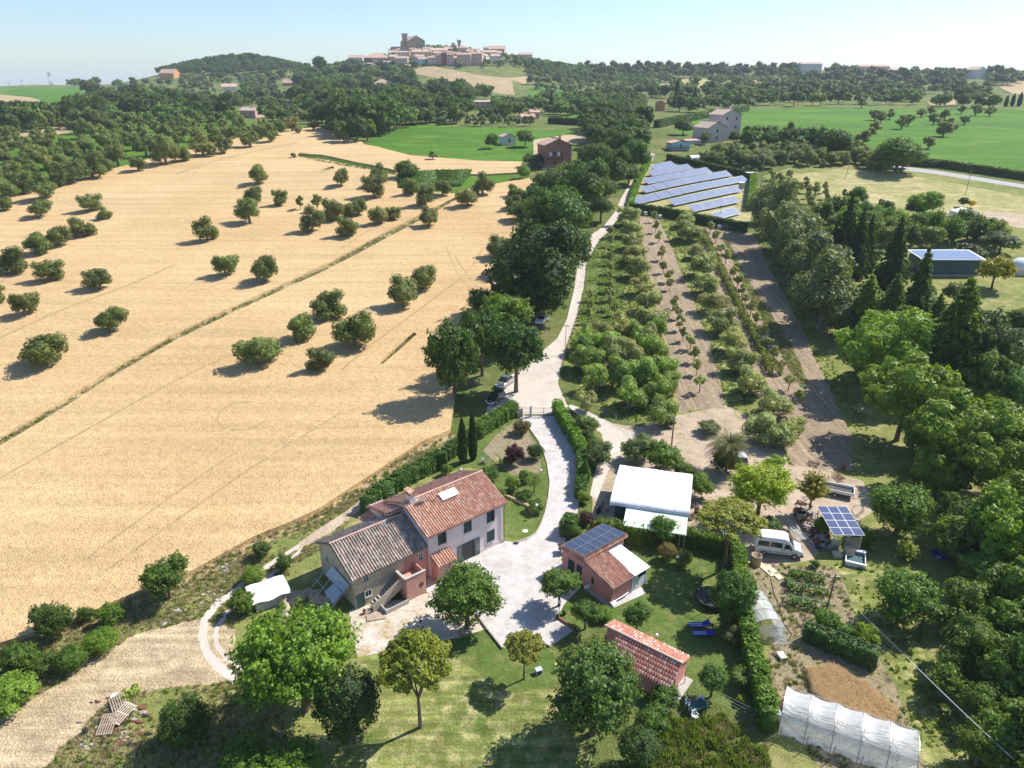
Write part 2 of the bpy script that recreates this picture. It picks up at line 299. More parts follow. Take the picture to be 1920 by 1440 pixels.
# ------------------------------------------------------------------ ground regions (traced as pixel outlines, set down on the terrain)
REG = [
 ('meadow', 'meadow', [(1380,700),(1500,590),(1560,520),(1620,460),(1500,380),(1430,330),(1530,300),(1700,310),(1990,370),(2100,480),(2250,900),(2300,1440),(1600,1560),(1440,1440),(1440,1300)]),
 ('meadow', 'meadow', [(-400,1560),(-300,1300),(0,1215),(350,1085),(480,1012),(740,868),(845,812),(900,830),(1000,900),(1000,1200),(1060,1500),(900,1600)]),
 ('crop_field', 'field_green', [(0,163),(130,164),(180,168),(175,186),(110,190),(60,184),(0,180)]),
 ('stubble_field', 'stubble', [(-200,176),(0,177),(60,183),(85,190),(60,205),(40,222),(-200,222)]),
 ('stubble_field', 'stubble', [(-300,262),(0,258),(60,246),(115,236),(150,240),(110,256),(40,272),(-300,300)]),
 ('terrace_grass', 'terrace', [(-500,480),(-500,300),(0,272),(120,250),(260,228),(400,222),(480,232),(600,236),(640,250),(600,262),(420,275),(200,335),(0,385),(-300,480)]),
 ('crop_field', 'field_green', [(70,188),(140,176),(180,175),(178,205),(130,205)]),
 ('stubble_field', 'stubble', [(775,128),(812,124),(900,141),(950,146),(990,143),(985,158),(960,150),(965,178),(940,176),(880,160),(820,146),(775,138)]),
 ('crop_field', 'field_green', [(985,168),(1015,160),(1080,166),(1085,188),(1000,182)]),
 ('hay_field', 'hay_meadow', [(1160,152),(1300,150),(1460,150),(1470,160),(1300,166),(1170,160)]),
 ('stubble_field', 'stubble', [(1868,160),(1900,152),(2050,148),(2050,178),(1900,176)]),
 ('far_meadow', 'hay_meadow', [(1165,154),(1200,148),(1330,149),(1340,154),(1250,157)]),
 ('far_meadow', 'terrace', [(1400,153),(1430,147),(1480,148),(1480,154)]),
 ('far_meadow', 'terrace', [(1225,166),(1240,159),(1300,160),(1300,166)]),
 ('stubble_field', 'stubble', [(1740,190),(1775,184),(1800,186),(1790,196),(1745,197)]),
 ('crop_field', 'field_green', [(1040,216),(1092,213),(1096,226),(1040,228)]),
 ('wheat_field', 'wheat', [(-500,520),(-200,428),(0,372),(110,350),(215,318),(320,290),(420,262),(500,248),(600,240),(660,262),(690,273),(770,294),(900,304),(978,306),(985,330),(1005,345),(995,400),(965,450),(935,520),(905,600),(860,700),(848,790),(845,812),(790,835),(740,868),(660,920),(600,960),(540,988),(480,1012),(420,1045),(350,1085),(230,1130),(120,1180),(0,1215),(-300,1300),(-500,1100)]),
 ('crop_field', 'field_green', [(678,272),(712,252),(742,238),(782,233),(900,239),(960,241),(1110,245),(1092,266),(1035,292),(1012,301),(975,302),(860,298),(770,288)]),
 ('dry_path', 'mown', [(1000,262),(1080,250),(1135,252),(1140,262),(1070,270),(1030,290),(1000,292)]),
 ('crop_field', 'field_green', [(1265,222),(1380,208),(1500,201),(1640,202),(1920,205),(2150,207),(2150,352),(1920,324),(1730,300),(1640,280),(1560,262),(1400,256),(1270,252)]),
 ('vineyard_ground', 'terrace', [(742,330),(790,325),(905,330),(985,325),(1000,336),(900,352),(850,366),(745,356)]),
 ('vineyard_ground', 'terrace', [(560,291),(600,292),(742,322),(742,330),(600,300),(556,296)]),
 ('grass_strip', 'verge', [(-120,878),(0,827),(110,762),(225,690),(330,630),(480,560),(620,495),(720,440),(780,410),(855,372),(862,375),(790,415),(725,450),(628,503),(480,571),(330,643),(225,703),(110,777),(0,843),(-120,900)]),
 ('grass_strip', 'verge', [(712,684),(745,655),(778,628),(782,632),(750,661),(716,689)]),
 ('grass_strip', 'verge', [(598,322),(625,314),(628,318),(600,327)]),
 ('hay_meadow', 'hay_meadow', [(1470,330),(1560,318),(1650,320),(1700,328),(1920,368),(2100,400),(2100,470),(1920,428),(1760,405),(1640,382),(1540,368)]),
 ('dry_path', 'sand', [(1850,395),(1920,402),(2000,420),(2000,440),(1920,428),(1840,408)]),
 ('country_road', 'asphalt', [(1640,305),(1700,313),(1760,320),(1920,346),(2150,385),(2150,394),(1920,353),(1760,327),(1700,320),(1640,311)]),
 ('solar_field_grass', 'hay_meadow', [(1215,306),(1300,318),(1408,334),(1414,380),(1402,436),(1330,418),(1175,392),(1190,350)]),
 ('orchard_grass', 'meadow', [(1105,440),(1165,408),(1195,405),(1420,438),(1500,580),(1600,740),(1660,860),(1480,880),(1270,785),(1180,790),(1090,745),(1055,680),(1085,580),(1095,500)]),
 ('tilled_soil', 'soil', [(1198,405),(1235,410),(1262,470),(1290,540),(1330,640),(1360,760),(1275,775),(1245,640),(1222,540),(1208,470)]),
 ('tilled_soil', 'soil', [(1308,425),(1415,438),(1436,490),(1500,610),(1556,730),(1600,830),(1600,880),(1500,890),(1440,790),(1400,700),(1348,560),(1324,490)]),
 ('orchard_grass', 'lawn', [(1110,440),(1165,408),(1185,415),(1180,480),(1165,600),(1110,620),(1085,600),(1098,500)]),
 ('orchard_grass', 'lawn_dry', [(1245,425),(1262,425),(1300,480),(1345,580),(1372,660),(1392,730),(1365,730),(1330,640),(1290,520)]),
 ('grass_strip', 'lawn', [(1316,428),(1322,428),(1410,600),(1470,700),(1462,706),(1400,610)]),
 ('grass_strip', 'lawn', [(1352,440),(1358,440),(1400,520),(1480,640),(1515,720),(1500,726),(1440,620),(1392,530)]),
 ('sandy_yard', 'sand', [(1130,790),(1200,800),(1290,775),(1360,760),(1440,800),(1480,870),(1620,900),(1640,960),(1560,1000),(1530,1050),(1450,1062),(1400,1065),(1390,1020),(1290,990),(1180,975),(1110,975),(1115,930),(1135,880),(1160,845),(1150,815)]),
 ('kitchen_garden', 'garden_soil', [(1405,1062),(1450,1060),(1560,1062),(1590,1100),(1610,1180),(1650,1240),(1700,1330),(1745,1440),(1720,1500),(1540,1440),(1450,1350),(1440,1240),(1450,1160),(1420,1110)]),
 ('orchard_meadow', 'lawn_dry', [(1570,1062),(1640,1050),(1740,1075),(1730,1200),(1760,1300),(1850,1400),(1900,1500),(1760,1500),(1700,1330),(1660,1240),(1615,1170),(1590,1100)]),
 ('stubble_strip', 'stubble', [(-300,1320),(0,1232),(120,1195),(230,1146),(350,1100),(430,1056),(490,1022),(545,998),(605,970),(665,931),(745,878),(795,845),(850,822),(845,812),(790,835),(740,868),(660,920),(600,960),(540,988),(480,1012),(420,1045),(350,1085),(230,1130),(120,1180),(0,1215),(-300,1300)]),
 ('mown_path', 'mown', [(-400,1620),(-300,1480),(0,1345),(100,1288),(200,1215),(270,1185),(370,1160),(440,1180),(430,1280),(300,1290),(215,1310),(150,1370),(80,1440),(20,1560)]),
 ('farm_track', 'sand', [(975,768),(940,778),(890,800),(850,825),(800,855),(750,885),(700,918),(650,958),(600,990),(560,1018),(556,1034),(590,1015),(640,985),(665,965),(712,930),(760,897),(812,868),(860,838),(900,812),(950,786),(985,780)]),
 ('garden_lawn', 'lawn', [(965,782),(990,800),(1010,830),(1025,870),(1030,905),(1022,960),(1005,1000),(968,1015),(940,1008),(944,960),(905,880),(880,878),(800,892),(700,955),(680,955),(720,915),(800,875),(860,838),(920,806)]),
 ('garden_bed', 'garden_soil', [(965,790),(985,800),(1005,835),(1015,870),(1016,885),(960,892),(920,860),(905,845),(930,815)]),
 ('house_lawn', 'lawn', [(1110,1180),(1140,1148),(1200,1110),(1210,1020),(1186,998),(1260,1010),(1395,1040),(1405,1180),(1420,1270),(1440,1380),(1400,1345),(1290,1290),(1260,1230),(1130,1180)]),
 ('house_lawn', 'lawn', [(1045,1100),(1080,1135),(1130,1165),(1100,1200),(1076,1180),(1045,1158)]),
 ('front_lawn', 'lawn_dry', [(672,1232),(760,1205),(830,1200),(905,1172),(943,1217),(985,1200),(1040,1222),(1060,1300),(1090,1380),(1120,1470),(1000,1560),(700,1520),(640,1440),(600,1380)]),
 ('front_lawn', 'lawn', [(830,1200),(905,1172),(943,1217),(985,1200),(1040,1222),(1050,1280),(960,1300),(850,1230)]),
 ('patio', 'patio', [(655,1145),(700,1128),(760,1124),(800,1112),(880,1120),(900,1150),(915,1178),(860,1195),(800,1206),(730,1220),(672,1232),(660,1190)]),
 ('driveway', 'drive', [(972,780),(1044,780),(1062,815),(1083,862),(1087,930),(1081,975),(1062,1005),(1052,1050),(1090,1100),(1060,1130),(1045,1156),(1078,1180),(1032,1212),(985,1190),(943,1215),(912,1178),(890,1150),(850,1130),(800,1110),(800,1085),(866,1042),(943,1014),(968,1017),(1005,1000),(1022,962),(1031,905),(1026,870),(1011,830),(990,800)]),
 ('terrace_slab', 'drive', [(1100,1108),(1145,1142),(1212,1112),(1192,1090),(1150,1070)]),
 ('gravel_road', 'gravel', [(1218,286),(1207,308),(1184,340),(1164,372),(1153,396),(1130,425),(1100,446),(1088,470),(1078,540),(1062,600),(1045,635),(1010,665),(985,690),(940,712),(915,760),(905,800),(940,790),(970,776),(1044,776),(1070,758),(1100,770),(1130,785),(1160,800),(1200,815),(1165,850),(1140,882),(1118,935),(1105,930),(1118,870),(1135,840),(1128,812),(1095,790),(1062,758),(1046,720),(1050,690),(1062,650),(1080,595),(1094,540),(1100,490),(1122,452),(1150,425),(1168,396),(1180,372),(1196,344),(1218,312),(1228,290)]),
 ('oat_patch_ground', 'stubble', [(1515,1262),(1560,1252),(1640,1300),(1675,1335),(1660,1365),(1600,1345),(1520,1300)]),
]
def wheel_track(pts, wpx0, wpx1):
    a = []; b = []
    for i, (x, y) in enumerate(pts):
        x0, y0 = pts[max(0, i - 1)]; x1, y1 = pts[min(len(pts) - 1, i + 1)]
        dx, dy = x1 - x0, y1 - y0; L = math.hypot(dx, dy) or 1
        wd = wpx0 + (wpx1 - wpx0) * i / (len(pts) - 1)
        nx, ny = -dy / L * wd / 2, dx / L * wd / 2
        a.append((x + nx, y + ny)); b.append((x - nx, y - ny))
    return a + b[::-1]
REG.append(('farm_track', 'gravel', wheel_track([(560,1024),(520,1050),(480,1078),(440,1108),(405,1135),(384,1162),(380,1195),(388,1225),(408,1248),(445,1276)], 7, 20)))
REG.append(('farm_track', 'gravel', wheel_track([(566,1030),(530,1060),(490,1092),(455,1122),(425,1150),(405,1180),(405,1208),(425,1235),(460,1255)], 5, 11)))
def smooth_line(p, k=6):
    out = []
    for i in range(len(p) - 1):
        p0, p1, p2, p3 = p[max(0, i - 1)], p[i], p[i + 1], p[min(len(p) - 1, i + 2)]
        for j in range(k):
            t = j / k
            out.append(tuple(.5 * (2 * p1[c] + (p2[c] - p0[c]) * t + (2 * p0[c] - 5 * p1[c] + 4 * p2[c] - p3[c]) * t * t + (3 * p1[c] - p0[c] - 3 * p2[c] + p3[c]) * t ** 3) for c in (0, 1)))
    return out + [p[-1]]
for tr_ in ([(640,700),(700,650),(780,590),(870,520),(905,470)], [(838,470),(850,500),(862,525),(880,545),(872,580),(850,610)], [(850,480),(866,505),(885,530),(896,550),(884,585),(860,618)], [(470,760),(440,762),(415,778),(410,797),(430,812),(470,810),(498,796)],
            [(640,470),(700,430),(760,396)], [(0,640),(120,585),(240,540),(330,500)], [(0,905),(150,820),(330,720),(480,650)], [(200,1080),(330,985),(480,880),(640,780)], [(160,1060),(300,955),(450,850)], [(330,330),(420,300),(560,270)]):
    REG.append(('tractor_track', 'wheat_track', wheel_track(smooth_line(tr_), 1.6 + tr_[0][1] / 400, 1.2 + tr_[0][1] / 500)))
def densify(pts, step):
    out = []
    for (x0, y0), (x1, y1) in zip(pts, pts[1:] + pts[:1]):
        n = max(1, int(math.hypot(x1 - x0, y1 - y0) / step))
        for i in range(n): out.append((x0 + (x1 - x0) * i / n, y0 + (y1 - y0) * i / n))
    return out
def inpoly(X, Y, poly):
    c = np.zeros(X.shape, bool); n = len(poly); j = n - 1
    for i in range(n):
        xi, yi = poly[i]; xj, yj = poly[j]
        if yi != yj:
            c ^= ((yi > Y) != (yj > Y)) & (X < (xj - xi) * (Y - yi) / (yj - yi) + xi)
        j = i
    return c
WREG = []
for nm, mt, pts in REG:
    hard = nm in ('driveway', 'country_road', 'terrace_slab', 'tractor_track')
    thin = nm in ('farm_track', 'grass_strip', 'gravel_road', 'wheat_field', 'stubble_strip', 'patio', 'garden_bed') or hard
    q = densify(pts, 40 if thin else 22)
    # natural wander of each edge
    def amp(y_): return 0 if hard else ((.9 if thin else .9 + max(0, y_ - 480) / 130) if y_ > 300 else .5)
    q = [(x + random.uniform(-1, 1) * amp(y), y + random.uniform(-.5, .5) * amp(y)) for x, y in q]
    WREG.append((nm, mt, [tuple(G(x, y)[:2]) for x, y in q]))
def region(nm): return [w_ for n_, m_, w_ in WREG if n_ == nm]
vs = []; es = []
for nm, mt, wp in WREG:
    b0 = len(vs); n = len(wp)
    vs += [Vector(p) for p in wp]; es += [(b0 + i, b0 + (i + 1) % n) for i in range(n)]
y = -80.0
while y < 8600:
    st = 3.0 if y < 110 else (.026 * y if y < 1900 else .12 * y)
    half = .93 * max(y, 0) + 90 + st
    k = int(half / st); off = random.uniform(0, st)
    for i in range(-k, k + 1):
        vs.append(Vector((i * st + off + random.uniform(-.2, .2) * st, y + random.uniform(-.2, .2) * st)))
    y += st
for x_, y_ in ((-8500, -80), (8500, -80), (-8500, 8600), (8500, 8600), (-8500, 4000), (8500, 4000), (-400, -80), (400, -80)): vs.append(Vector((x_, y_)))
ov, oe, of, _, _, _ = delaunay_2d_cdt(vs, es, [], 0, 1e-4, False)
V = np.array([(v[0], v[1]) for v in ov]); Z = hgt(V[:, 0], V[:, 1])
T = np.array([f for f in of if len(f) == 3]); C = V[T].mean(1)
cls = np.full(len(T), -1)
for i, (nm, mt, wp) in enumerate(WREG):
    a = np.array(wp); lo, hi = a.min(0), a.max(0)
    ok = (C[:, 0] >= lo[0]) & (C[:, 0] <= hi[0]) & (C[:, 1] >= lo[1]) & (C[:, 1] <= hi[1])
    idx = np.nonzero(ok)[0]
    cls[idx[inpoly(C[idx, 0], C[idx, 1], wp)]] = i
V3 = np.column_stack([V, Z])
def tri_mesh(name, tris, mat, dz=0):
    u, inv = np.unique(tris, return_inverse=True)
    me = bpy.data.meshes.new(name)
    vv = V3[u].copy(); vv[:, 2] += dz
    tr = inv.reshape(-1, 3)
    a, b, c = vv[tr[:, 0]], vv[tr[:, 1]], vv[tr[:, 2]]
    flip = np.cross(b - a, c - a)[:, 2] < 0
    tr[flip] = tr[flip][:, ::-1]
    me.from_pydata(vv.tolist(), [], tr.tolist()); me.materials.append(mat)
    me.polygons.foreach_set('use_smooth', [True] * len(tr)); me.update()
    return me
link('terrain', tri_mesh('terrain', T[cls == -1], M['scrub']))['kind'] = 'structure'
for nm in sorted(set(r[0] for r in REG)):
    for mt in sorted(set(r[1] for r in REG if r[0] == nm)):
        ids = [i for i, r in enumerate(REG) if r[0] == nm and r[1] == mt]
        tt = T[np.isin(cls, ids)]
        if len(tt): link(nm, tri_mesh(nm, tt, M[mt]))['kind'] = 'structure'
# the standing crop: its top 0.6 m above the ground, with a cut edge all round
wi = [i for i, r in enumerate(REG) if r[0] in ('wheat_field', 'tractor_track')]
wt = T[np.isin(cls, wi)]
me = tri_mesh('standing_wheat', wt, M['wheat'], .6)
me.materials.append(M['wheat_track'])
_tk = np.isin(cls[np.isin(cls, wi)], [i for i, r in enumerate(REG) if r[0] == 'tractor_track']).astype(np.int32)
me.polygons.foreach_set('material_index', _tk)
bm = bmesh.new(); bm.from_mesh(me)
be = [e for e in bm.edges if e.is_boundary]
for e in be: e.smooth = False
r_ = bmesh.ops.extrude_edge_only(bm, edges=be)
for v in r_['geom']:
    if isinstance(v, bmesh.types.BMVert): v.co.z -= .62
bm.to_mesh(me); bm.free()
o = link('standing_wheat', me); o['kind'] = 'stuff'; tag(o, 'ripe golden wheat standing over the whole left hillside', 'wheat')
# ------------------------------------------------------------------ haze
hz = MB().box(-8600, 8600, -95, 8700, -75, 135)
m, nt, b = newmat('air_haze'); nt.nodes.remove(b)
pv = nd(nt, 'ShaderNodeVolumePrincipled', {'Color': (.82, .91, 1.0, 1), 'Density': .00012, 'Anisotropy': .0})
nt.links.new(pv.outputs[0], nt.nodes['Material Output'].inputs['Volume'])
hz = hz.build('haze', m); hz['kind'] = 'stuff'
# ------------------------------------------------------------------ foliage meshes
def quads_mesh(name, Q, mats, core=None, extra_tris=None, tri=False):
    """Q (N,4,3) leaf faces; core (verts, quads)"""
    n = len(Q); nv = n * 4
    V_ = Q.reshape(-1, 3); lt = n * 4
    li = np.arange(nv, dtype=np.int32)
    if core is not None:
        cv, cf = core; V_ = np.vstack([V_, cv]); li = np.concatenate([li, (cf + nv).astype(np.int32).ravel()]); lt += cf.size; n += len(cf)
    me = bpy.data.meshes.new(name)
    me.vertices.add(len(V_)); me.vertices.foreach_set('co', V_.astype(np.float32).ravel())
    me.loops.add(lt); me.loops.foreach_set('vertex_index', li)
    me.polygons.add(n); me.polygons.foreach_set('loop_start', np.arange(n, dtype=np.int32) * 4)
    for m_ in mats: me.materials.append(m_)
    me.update(calc_edges=True); me.validate()
    return me
def unit(a): return a / np.maximum(np.linalg.norm(a, axis=-1, keepdims=True), 1e-9)
def leaves(C, N, size, rs, elong=1.7, spread=.55):
    """leaf faces at C facing about N"""
    n = len(C)
    N = unit(N + rs.normal(0, spread, (n, 3)))
    t = unit(np.cross(N, rs.normal(0, 1, (n, 3)))); b = np.cross(N, t)
    s = size * rs.uniform(.45, 1.5, (n, 1))
    return np.stack([C - t * s * elong / 2, C + b * s * .5 - t * s * .1, C + t * s * elong / 2, C - b * s * .5 + t * s * .1], 1)
def sph(rs, n):
    return unit(rs.normal(0, 1, (n, 3)))
def blob_crown(name, blobs, n, leaf, seed, mat, nb=60, depth=.44, lo=-.85, elong=1.7, core=.74, sub=.30, fill=.0):
    rs = np.random.RandomState(seed)
    B = np.array(blobs, float)          # x y z rx rz
    area = B[:, 3] ** 2; pr = area / area.sum()
    Qs = []; cvs = []; cfs = []; off = 0
    for bi, b in enumerate(B):
        k = max(10, int(nb * (b[3] / B[:, 3].max()) ** 2))
        dirs = sph(rs, k); amp = rs.uniform(.4, 1.12, k)
        m = int(n * pr[bi])
        d = sph(rs, int(m * 1.5)); d = d[d[:, 2] > lo][:m]
        def rad(d_):
            dot = d_ @ dirs.T
            return np.max(amp * np.exp(-(1 - dot) / (sub ** 2)), 1)
        h = rad(d)
        r = 1 - depth * (1 - h)
        keep = rs.uniform(0, 1, len(d)) < (.12 + .88 * h ** 1.3)
        d = d[keep]; r = r[keep]; h = h[keep]
        r = r * (1 - rs.uniform(0, 1, len(d)) ** 2 * .16) + rs.normal(0, .012, len(d))
        sc = np.array([b[3], b[3], b[4]])
        P = b[:3] + d * r[:, None] * sc
        # drop leaves buried well inside another blob
        ins = np.zeros(len(P), bool)
        for bj, c in enumerate(B):
            if bj != bi: ins |= (((P - c[:3]) / np.array([c[3], c[3], c[4]])) ** 2).sum(1) < .5
        P = P[~ins]; d = d[~ins]
        Qs.append(leaves(P, d + np.array([0, 0, .35]), leaf, rs, elong))
        if core:
            nu, nv_ = 14, 9
            th = np.linspace(0, 2 * np.pi, nu, endpoint=False); ph = np.linspace(.02, np.pi - .02, nv_)
            dd = np.array([(math.sin(p) * math.cos(t), math.sin(p) * math.sin(t), math.cos(p)) for p in ph for t in th])
            rr = core * (1 - depth * (1 - rad(dd))) * rs.uniform(.94, 1.04, len(dd))
            cv = b[:3] + dd * rr[:, None] * sc
            cf = np.array([[i * nu + j, i * nu + (j + 1) % nu, (i + 1) * nu + (j + 1) % nu, (i + 1) * nu + j] for i in range(nv_ - 1) for j in range(nu)])
            cvs.append(cv); cfs.append(cf + off); off += len(cv)
    core_ = (np.vstack(cvs), np.vstack(cfs)) if cvs else None
    return quads_mesh(name, np.concatenate(Qs), [mat], core_)
def broad_blobs(seed, n=9, r=(.36, .5), c=.56, main=.74, flat=1):
    rs = np.random.RandomState(seed); out = [(0, 0, 0, main, main * flat)]
    for i in range(n):
        a = 2.4 * i + rs.uniform(-.3, .3); z = rs.uniform(-.45, .8)
        q = math.sqrt(max(0, 1 - z * z)); rr = rs.uniform(*r)
        out.append((math.cos(a) * q * c, math.sin(a) * q * c, z * c * flat, rr, rr * .9))
    return out
def olive_blobs(seed, n=9):
    rs = np.random.RandomState(seed); out = []
    for i in range(n):
        a = 2.4 * i + rs.uniform(-.5, .5); q = rs.uniform(.3, .6) if i > 1 else .1
        rr = rs.uniform(.34, .5)
        out.append((math.cos(a) * q, math.sin(a) * q, rs.uniform(-.5, .46) + (.12 if i < 2 else 0), rr, rr * rs.uniform(.8, 1.05)))
    return out
def umbrella_blobs(seed, n=16):
    rs = np.random.RandomState(seed); out = []
    for i in range(n):
        q = math.sqrt((i + .5) / n) * .80; a = 2.4 * i
        rr = rs.uniform(.20, .31)
        out.append((math.cos(a) * q, math.sin(a) * q, .42 - .75 * q * q + rs.uniform(-.08, .08), rr, rr * .95))
    return out
LM = M['leaf']
CR = {}
CR['broad'] = [blob_crown('broad_crown', broad_blobs(11 + i), 22000, .046, 20 + i, LM, nb=120, sub=.18, elong=1.4) for i in range(3)]
CR['broad_mid'] = [blob_crown('broad_crown_mid', broad_blobs(31 + i), 8000, .075, 40 + i, LM, nb=60, sub=.26) for i in range(4)]
CR['broad_far'] = [blob_crown('broad_crown_far', broad_blobs(51 + i, 7), 2000, .14, 60 + i, LM, nb=24) for i in range(4)]
CR['maple'] = [blob_crown('maple_crown', broad_blobs(5, 14, (.3, .42), .62, .78), 42000, .036, 5, LM, nb=260, depth=.46, sub=.125, elong=1.3)]
CR['dense'] = [blob_crown('dense_crown', broad_blobs(71 + i, 6, (.4, .5), .48, .84), 20000, .036, 80 + i, LM, nb=170, depth=.28, sub=.15) for i in range(2)]
CR['linden'] = [blob_crown('linden_crown', broad_blobs(76, 8, (.4, .5), .52, .8), 30000, .042, 85, LM, nb=170, depth=.38, sub=.14, elong=1.3)]
CR['olive'] = [blob_crown('olive_crown', olive_blobs(91 + i, 12), 11000, .045, 100 + i, LM, nb=60, elong=2.4, depth=.32, core=.68, sub=.24) for i in range(5)]
CR['olive_far'] = [blob_crown('olive_crown_far', olive_blobs(111 + i, 8), 2200, .11, 120 + i, LM, nb=16, elong=2.0, core=.7) for i in range(4)]
CR['umbrella'] = [blob_crown('umbrella_crown', umbrella_blobs(131 + i, 24), 26000, .034, 140 + i, M['leaf_needle'], nb=40, elong=3, depth=.5, core=.5, sub=.26) for i in range(2)]
CR['pine_round'] = [blob_crown('pine_crown', broad_blobs(151 + i, 16, (.24, .36), .68, .72), 30000, .033, 160 + i, M['leaf_needle'], nb=80, elong=3, depth=.36, sub=.2, core=.66) for i in range(2)]
CR['pine_far'] = [blob_crown('pine_crown_far', broad_blobs(155 + i, 9, (.3, .42), .6, .7), 1500, .15, 165 + i, M['leaf_needle'], nb=24, elong=2) for i in range(2)]
CR['thin'] = [blob_crown('thin_crown', [(0, 0, 0, .5, .6)] + [(rs_[0], rs_[1], rs_[2], .34, .4) for rs_ in np.random.RandomState(i).uniform(-.55, .55, (7, 3))], 2600, .085, 170 + i, LM, nb=30, elong=2.6, depth=.6, core=.0) for i in range(3)]
def cypress_mesh(name, n, leaf, seed):
    rs = np.random.RandomState(seed); z = rs.uniform(-1, 1, n); t = rs.uniform(0, 2 * np.pi, n)
    prof = lambda z_: np.clip(1 - ((z_ + .35) / 1.35) ** 2, 0.02, 1) ** .75 * np.where(z_ < -.35, 1 - ((-.35 - z_) / .65) ** 3 * .6, 1)
    r = prof(z) * (.86 + .14 * np.sin(t * 5 + z * 9) * np.sin(z * 17 + t * 2)) * (1 - rs.uniform(0, .2, n))
    P = np.column_stack([np.cos(t) * r, np.sin(t) * r, z])
    N = np.column_stack([np.cos(t), np.sin(t), np.full(n, .1)])
    Q = leaves(P, N, leaf, rs, 1.5); Q[:, :, 2] = P[:, None, 2] + (Q[:, :, 2] - P[:, None, 2]) * .45
    zz = np.linspace(-1, .97, 14); th = np.linspace(0, 2 * np.pi, 10, endpoint=False)
    cv = np.array([(.78 * prof(np.array(a)) * math.cos(b), .78 * prof(np.array(a)) * math.sin(b), a) for a in zz for b in th], float)
    cf = np.array([[i * 10 + j, i * 10 + (j + 1) % 10, (i + 1) * 10 + (j + 1) % 10, (i + 1) * 10 + j] for i in range(13) for j in range(10)])
    return quads_mesh(name, Q, [LM], (cv, cf))
CR['cypress'] = [cypress_mesh('cypress_crown', 5000, .16, 7)]
CR['cypress_far'] = [cypress_mesh('cypress_crown_far', 500, .5, 8)]
def cedar_mesh(name, levels, per, nspray, seed, leafs=.06):
    rs = np.random.RandomState(seed); Ps = []; Ns = []
    for k in range(levels):
        f = k / (levels - 1); z = -0.85 + 1.8 * f; L = (1 - f) ** .8 * .98 + .05
        for j in range(per):
            a = 2.4 * (k * per + j) + rs.uniform(-.2, .2); l = L * rs.uniform(.7, 1.08)
            m = int(nspray * (.25 + l))
            s = rs.uniform(.12, 1, m) ** .7
            side = rs.normal(0, .16, m) * l * (1.15 - s)
            droop = z + .10 * s * (1 - s) * l * 2 - .16 * s ** 2 * l
            P = np.column_stack([np.cos(a) * s * l - np.sin(a) * side, np.sin(a) * s * l + np.cos(a) * side, droop + rs.normal(0, .012, m) - abs(side) * .25])
            Ps.append(P); Ns.append(np.tile([0, 0, 1.], (m, 1)))
    P = np.vstack(Ps); N = np.vstack(Ns)
    Q = leaves(P, N * 1.2, leafs, rs, 2.6, .55)
    zz = np.linspace(-.9, .95, 8); th = np.linspace(0, 2 * np.pi, 8, endpoint=False)
    cv = np.array([((1 - (i / 7)) * .30 * math.cos(b) + .01, (1 - i / 7) * .30 * math.sin(b), a) for i, a in enumerate(zz) for b in th])
    cf = np.array([[i * 8 + j, i * 8 + (j + 1) % 8, (i + 1) * 8 + (j + 1) % 8, (i + 1) * 8 + j] for i in range(7) for j in range(8)])
    return quads_mesh(name, Q, [M['leaf_needle']], (cv, cf))
CR['cedar'] = [cedar_mesh('cedar_crown', 15, 7, 120, 31 + i) for i in range(2)]
CR['cedar_far'] = [cedar_mesh('cedar_crown_far', 9, 6, 26, 35, .16)]
def feather_mesh(name, n, seed, leaf=.05):
    rs = np.random.RandomState(seed); Ps = []; Ns = []
    for k in range(n):
        a = rs.uniform(0, 2 * np.pi); out = rs.uniform(.15, 1); h = rs.uniform(.5, 1.0) * (1.25 - .5 * out)
        s = np.linspace(.15, 1, 26) + rs.uniform(-.02, .02, 26)
        x = np.cos(a) * out * s ** 1.5; y_ = np.sin(a) * out * s ** 1.5; z = -1 + 2 * h * s ** .75 * .9
        P = np.column_stack([x, y_, z]) + rs.normal(0, .035, (26, 3)); Ps.append(P); Ns.append(np.column_stack([x, y_, np.full(26, .6)]))
    return quads_mesh(name, leaves(np.vstack(Ps), np.vstack(Ns), leaf, rs, 2.6), [LM])
CR['feather'] = [feather_mesh('sprayed_crown', 190, 3 + i, .07) for i in range(2)]
def palm_mesh(name, n, seed):
    rs = np.random.RandomState(seed); mb = MB()
    for k in range(n):
        a = 2.4 * k; up = 1.25 - 1.5 * (k / n); L = rs.uniform(.85, 1.05)
        prev = None; pts = []
        for i in range(9):
            s = i / 8
            pts.append(Vector((math.cos(a) * L * s * math.cos(up * (1 - s * .9)), math.sin(a) * L * s * math.cos(up * (1 - s * .9)), L * math.sin(up) * s - .55 * s * s)))
        for i in range(1, 9):
            p, q = pts[i - 1], pts[i]; d = (q - p).normalized(); sd_ = Vector((-math.sin(a), math.cos(a), 0))
            for sg in (-1, 1):
                for t in (0, .33, .66):
                    b0 = p.lerp(q, t); tip = b0 + sd_ * sg * (.26 * math.sin(min(1, (i + t) / 8.4) * math.pi) + .03) + d * .10 - Vector((0, 0, .07))
                    mb.add([b0 - d * .012, b0 + d * .018, tip], [(0, 1, 2)])
            mb.tube(p, q, .012 * (1.1 - i / 9), .012 * (1.02 - i / 9), 4, False)
    return mb.mesh(name, LM)
CR['palm'] = [palm_mesh('palm_crown', 44, 3)]
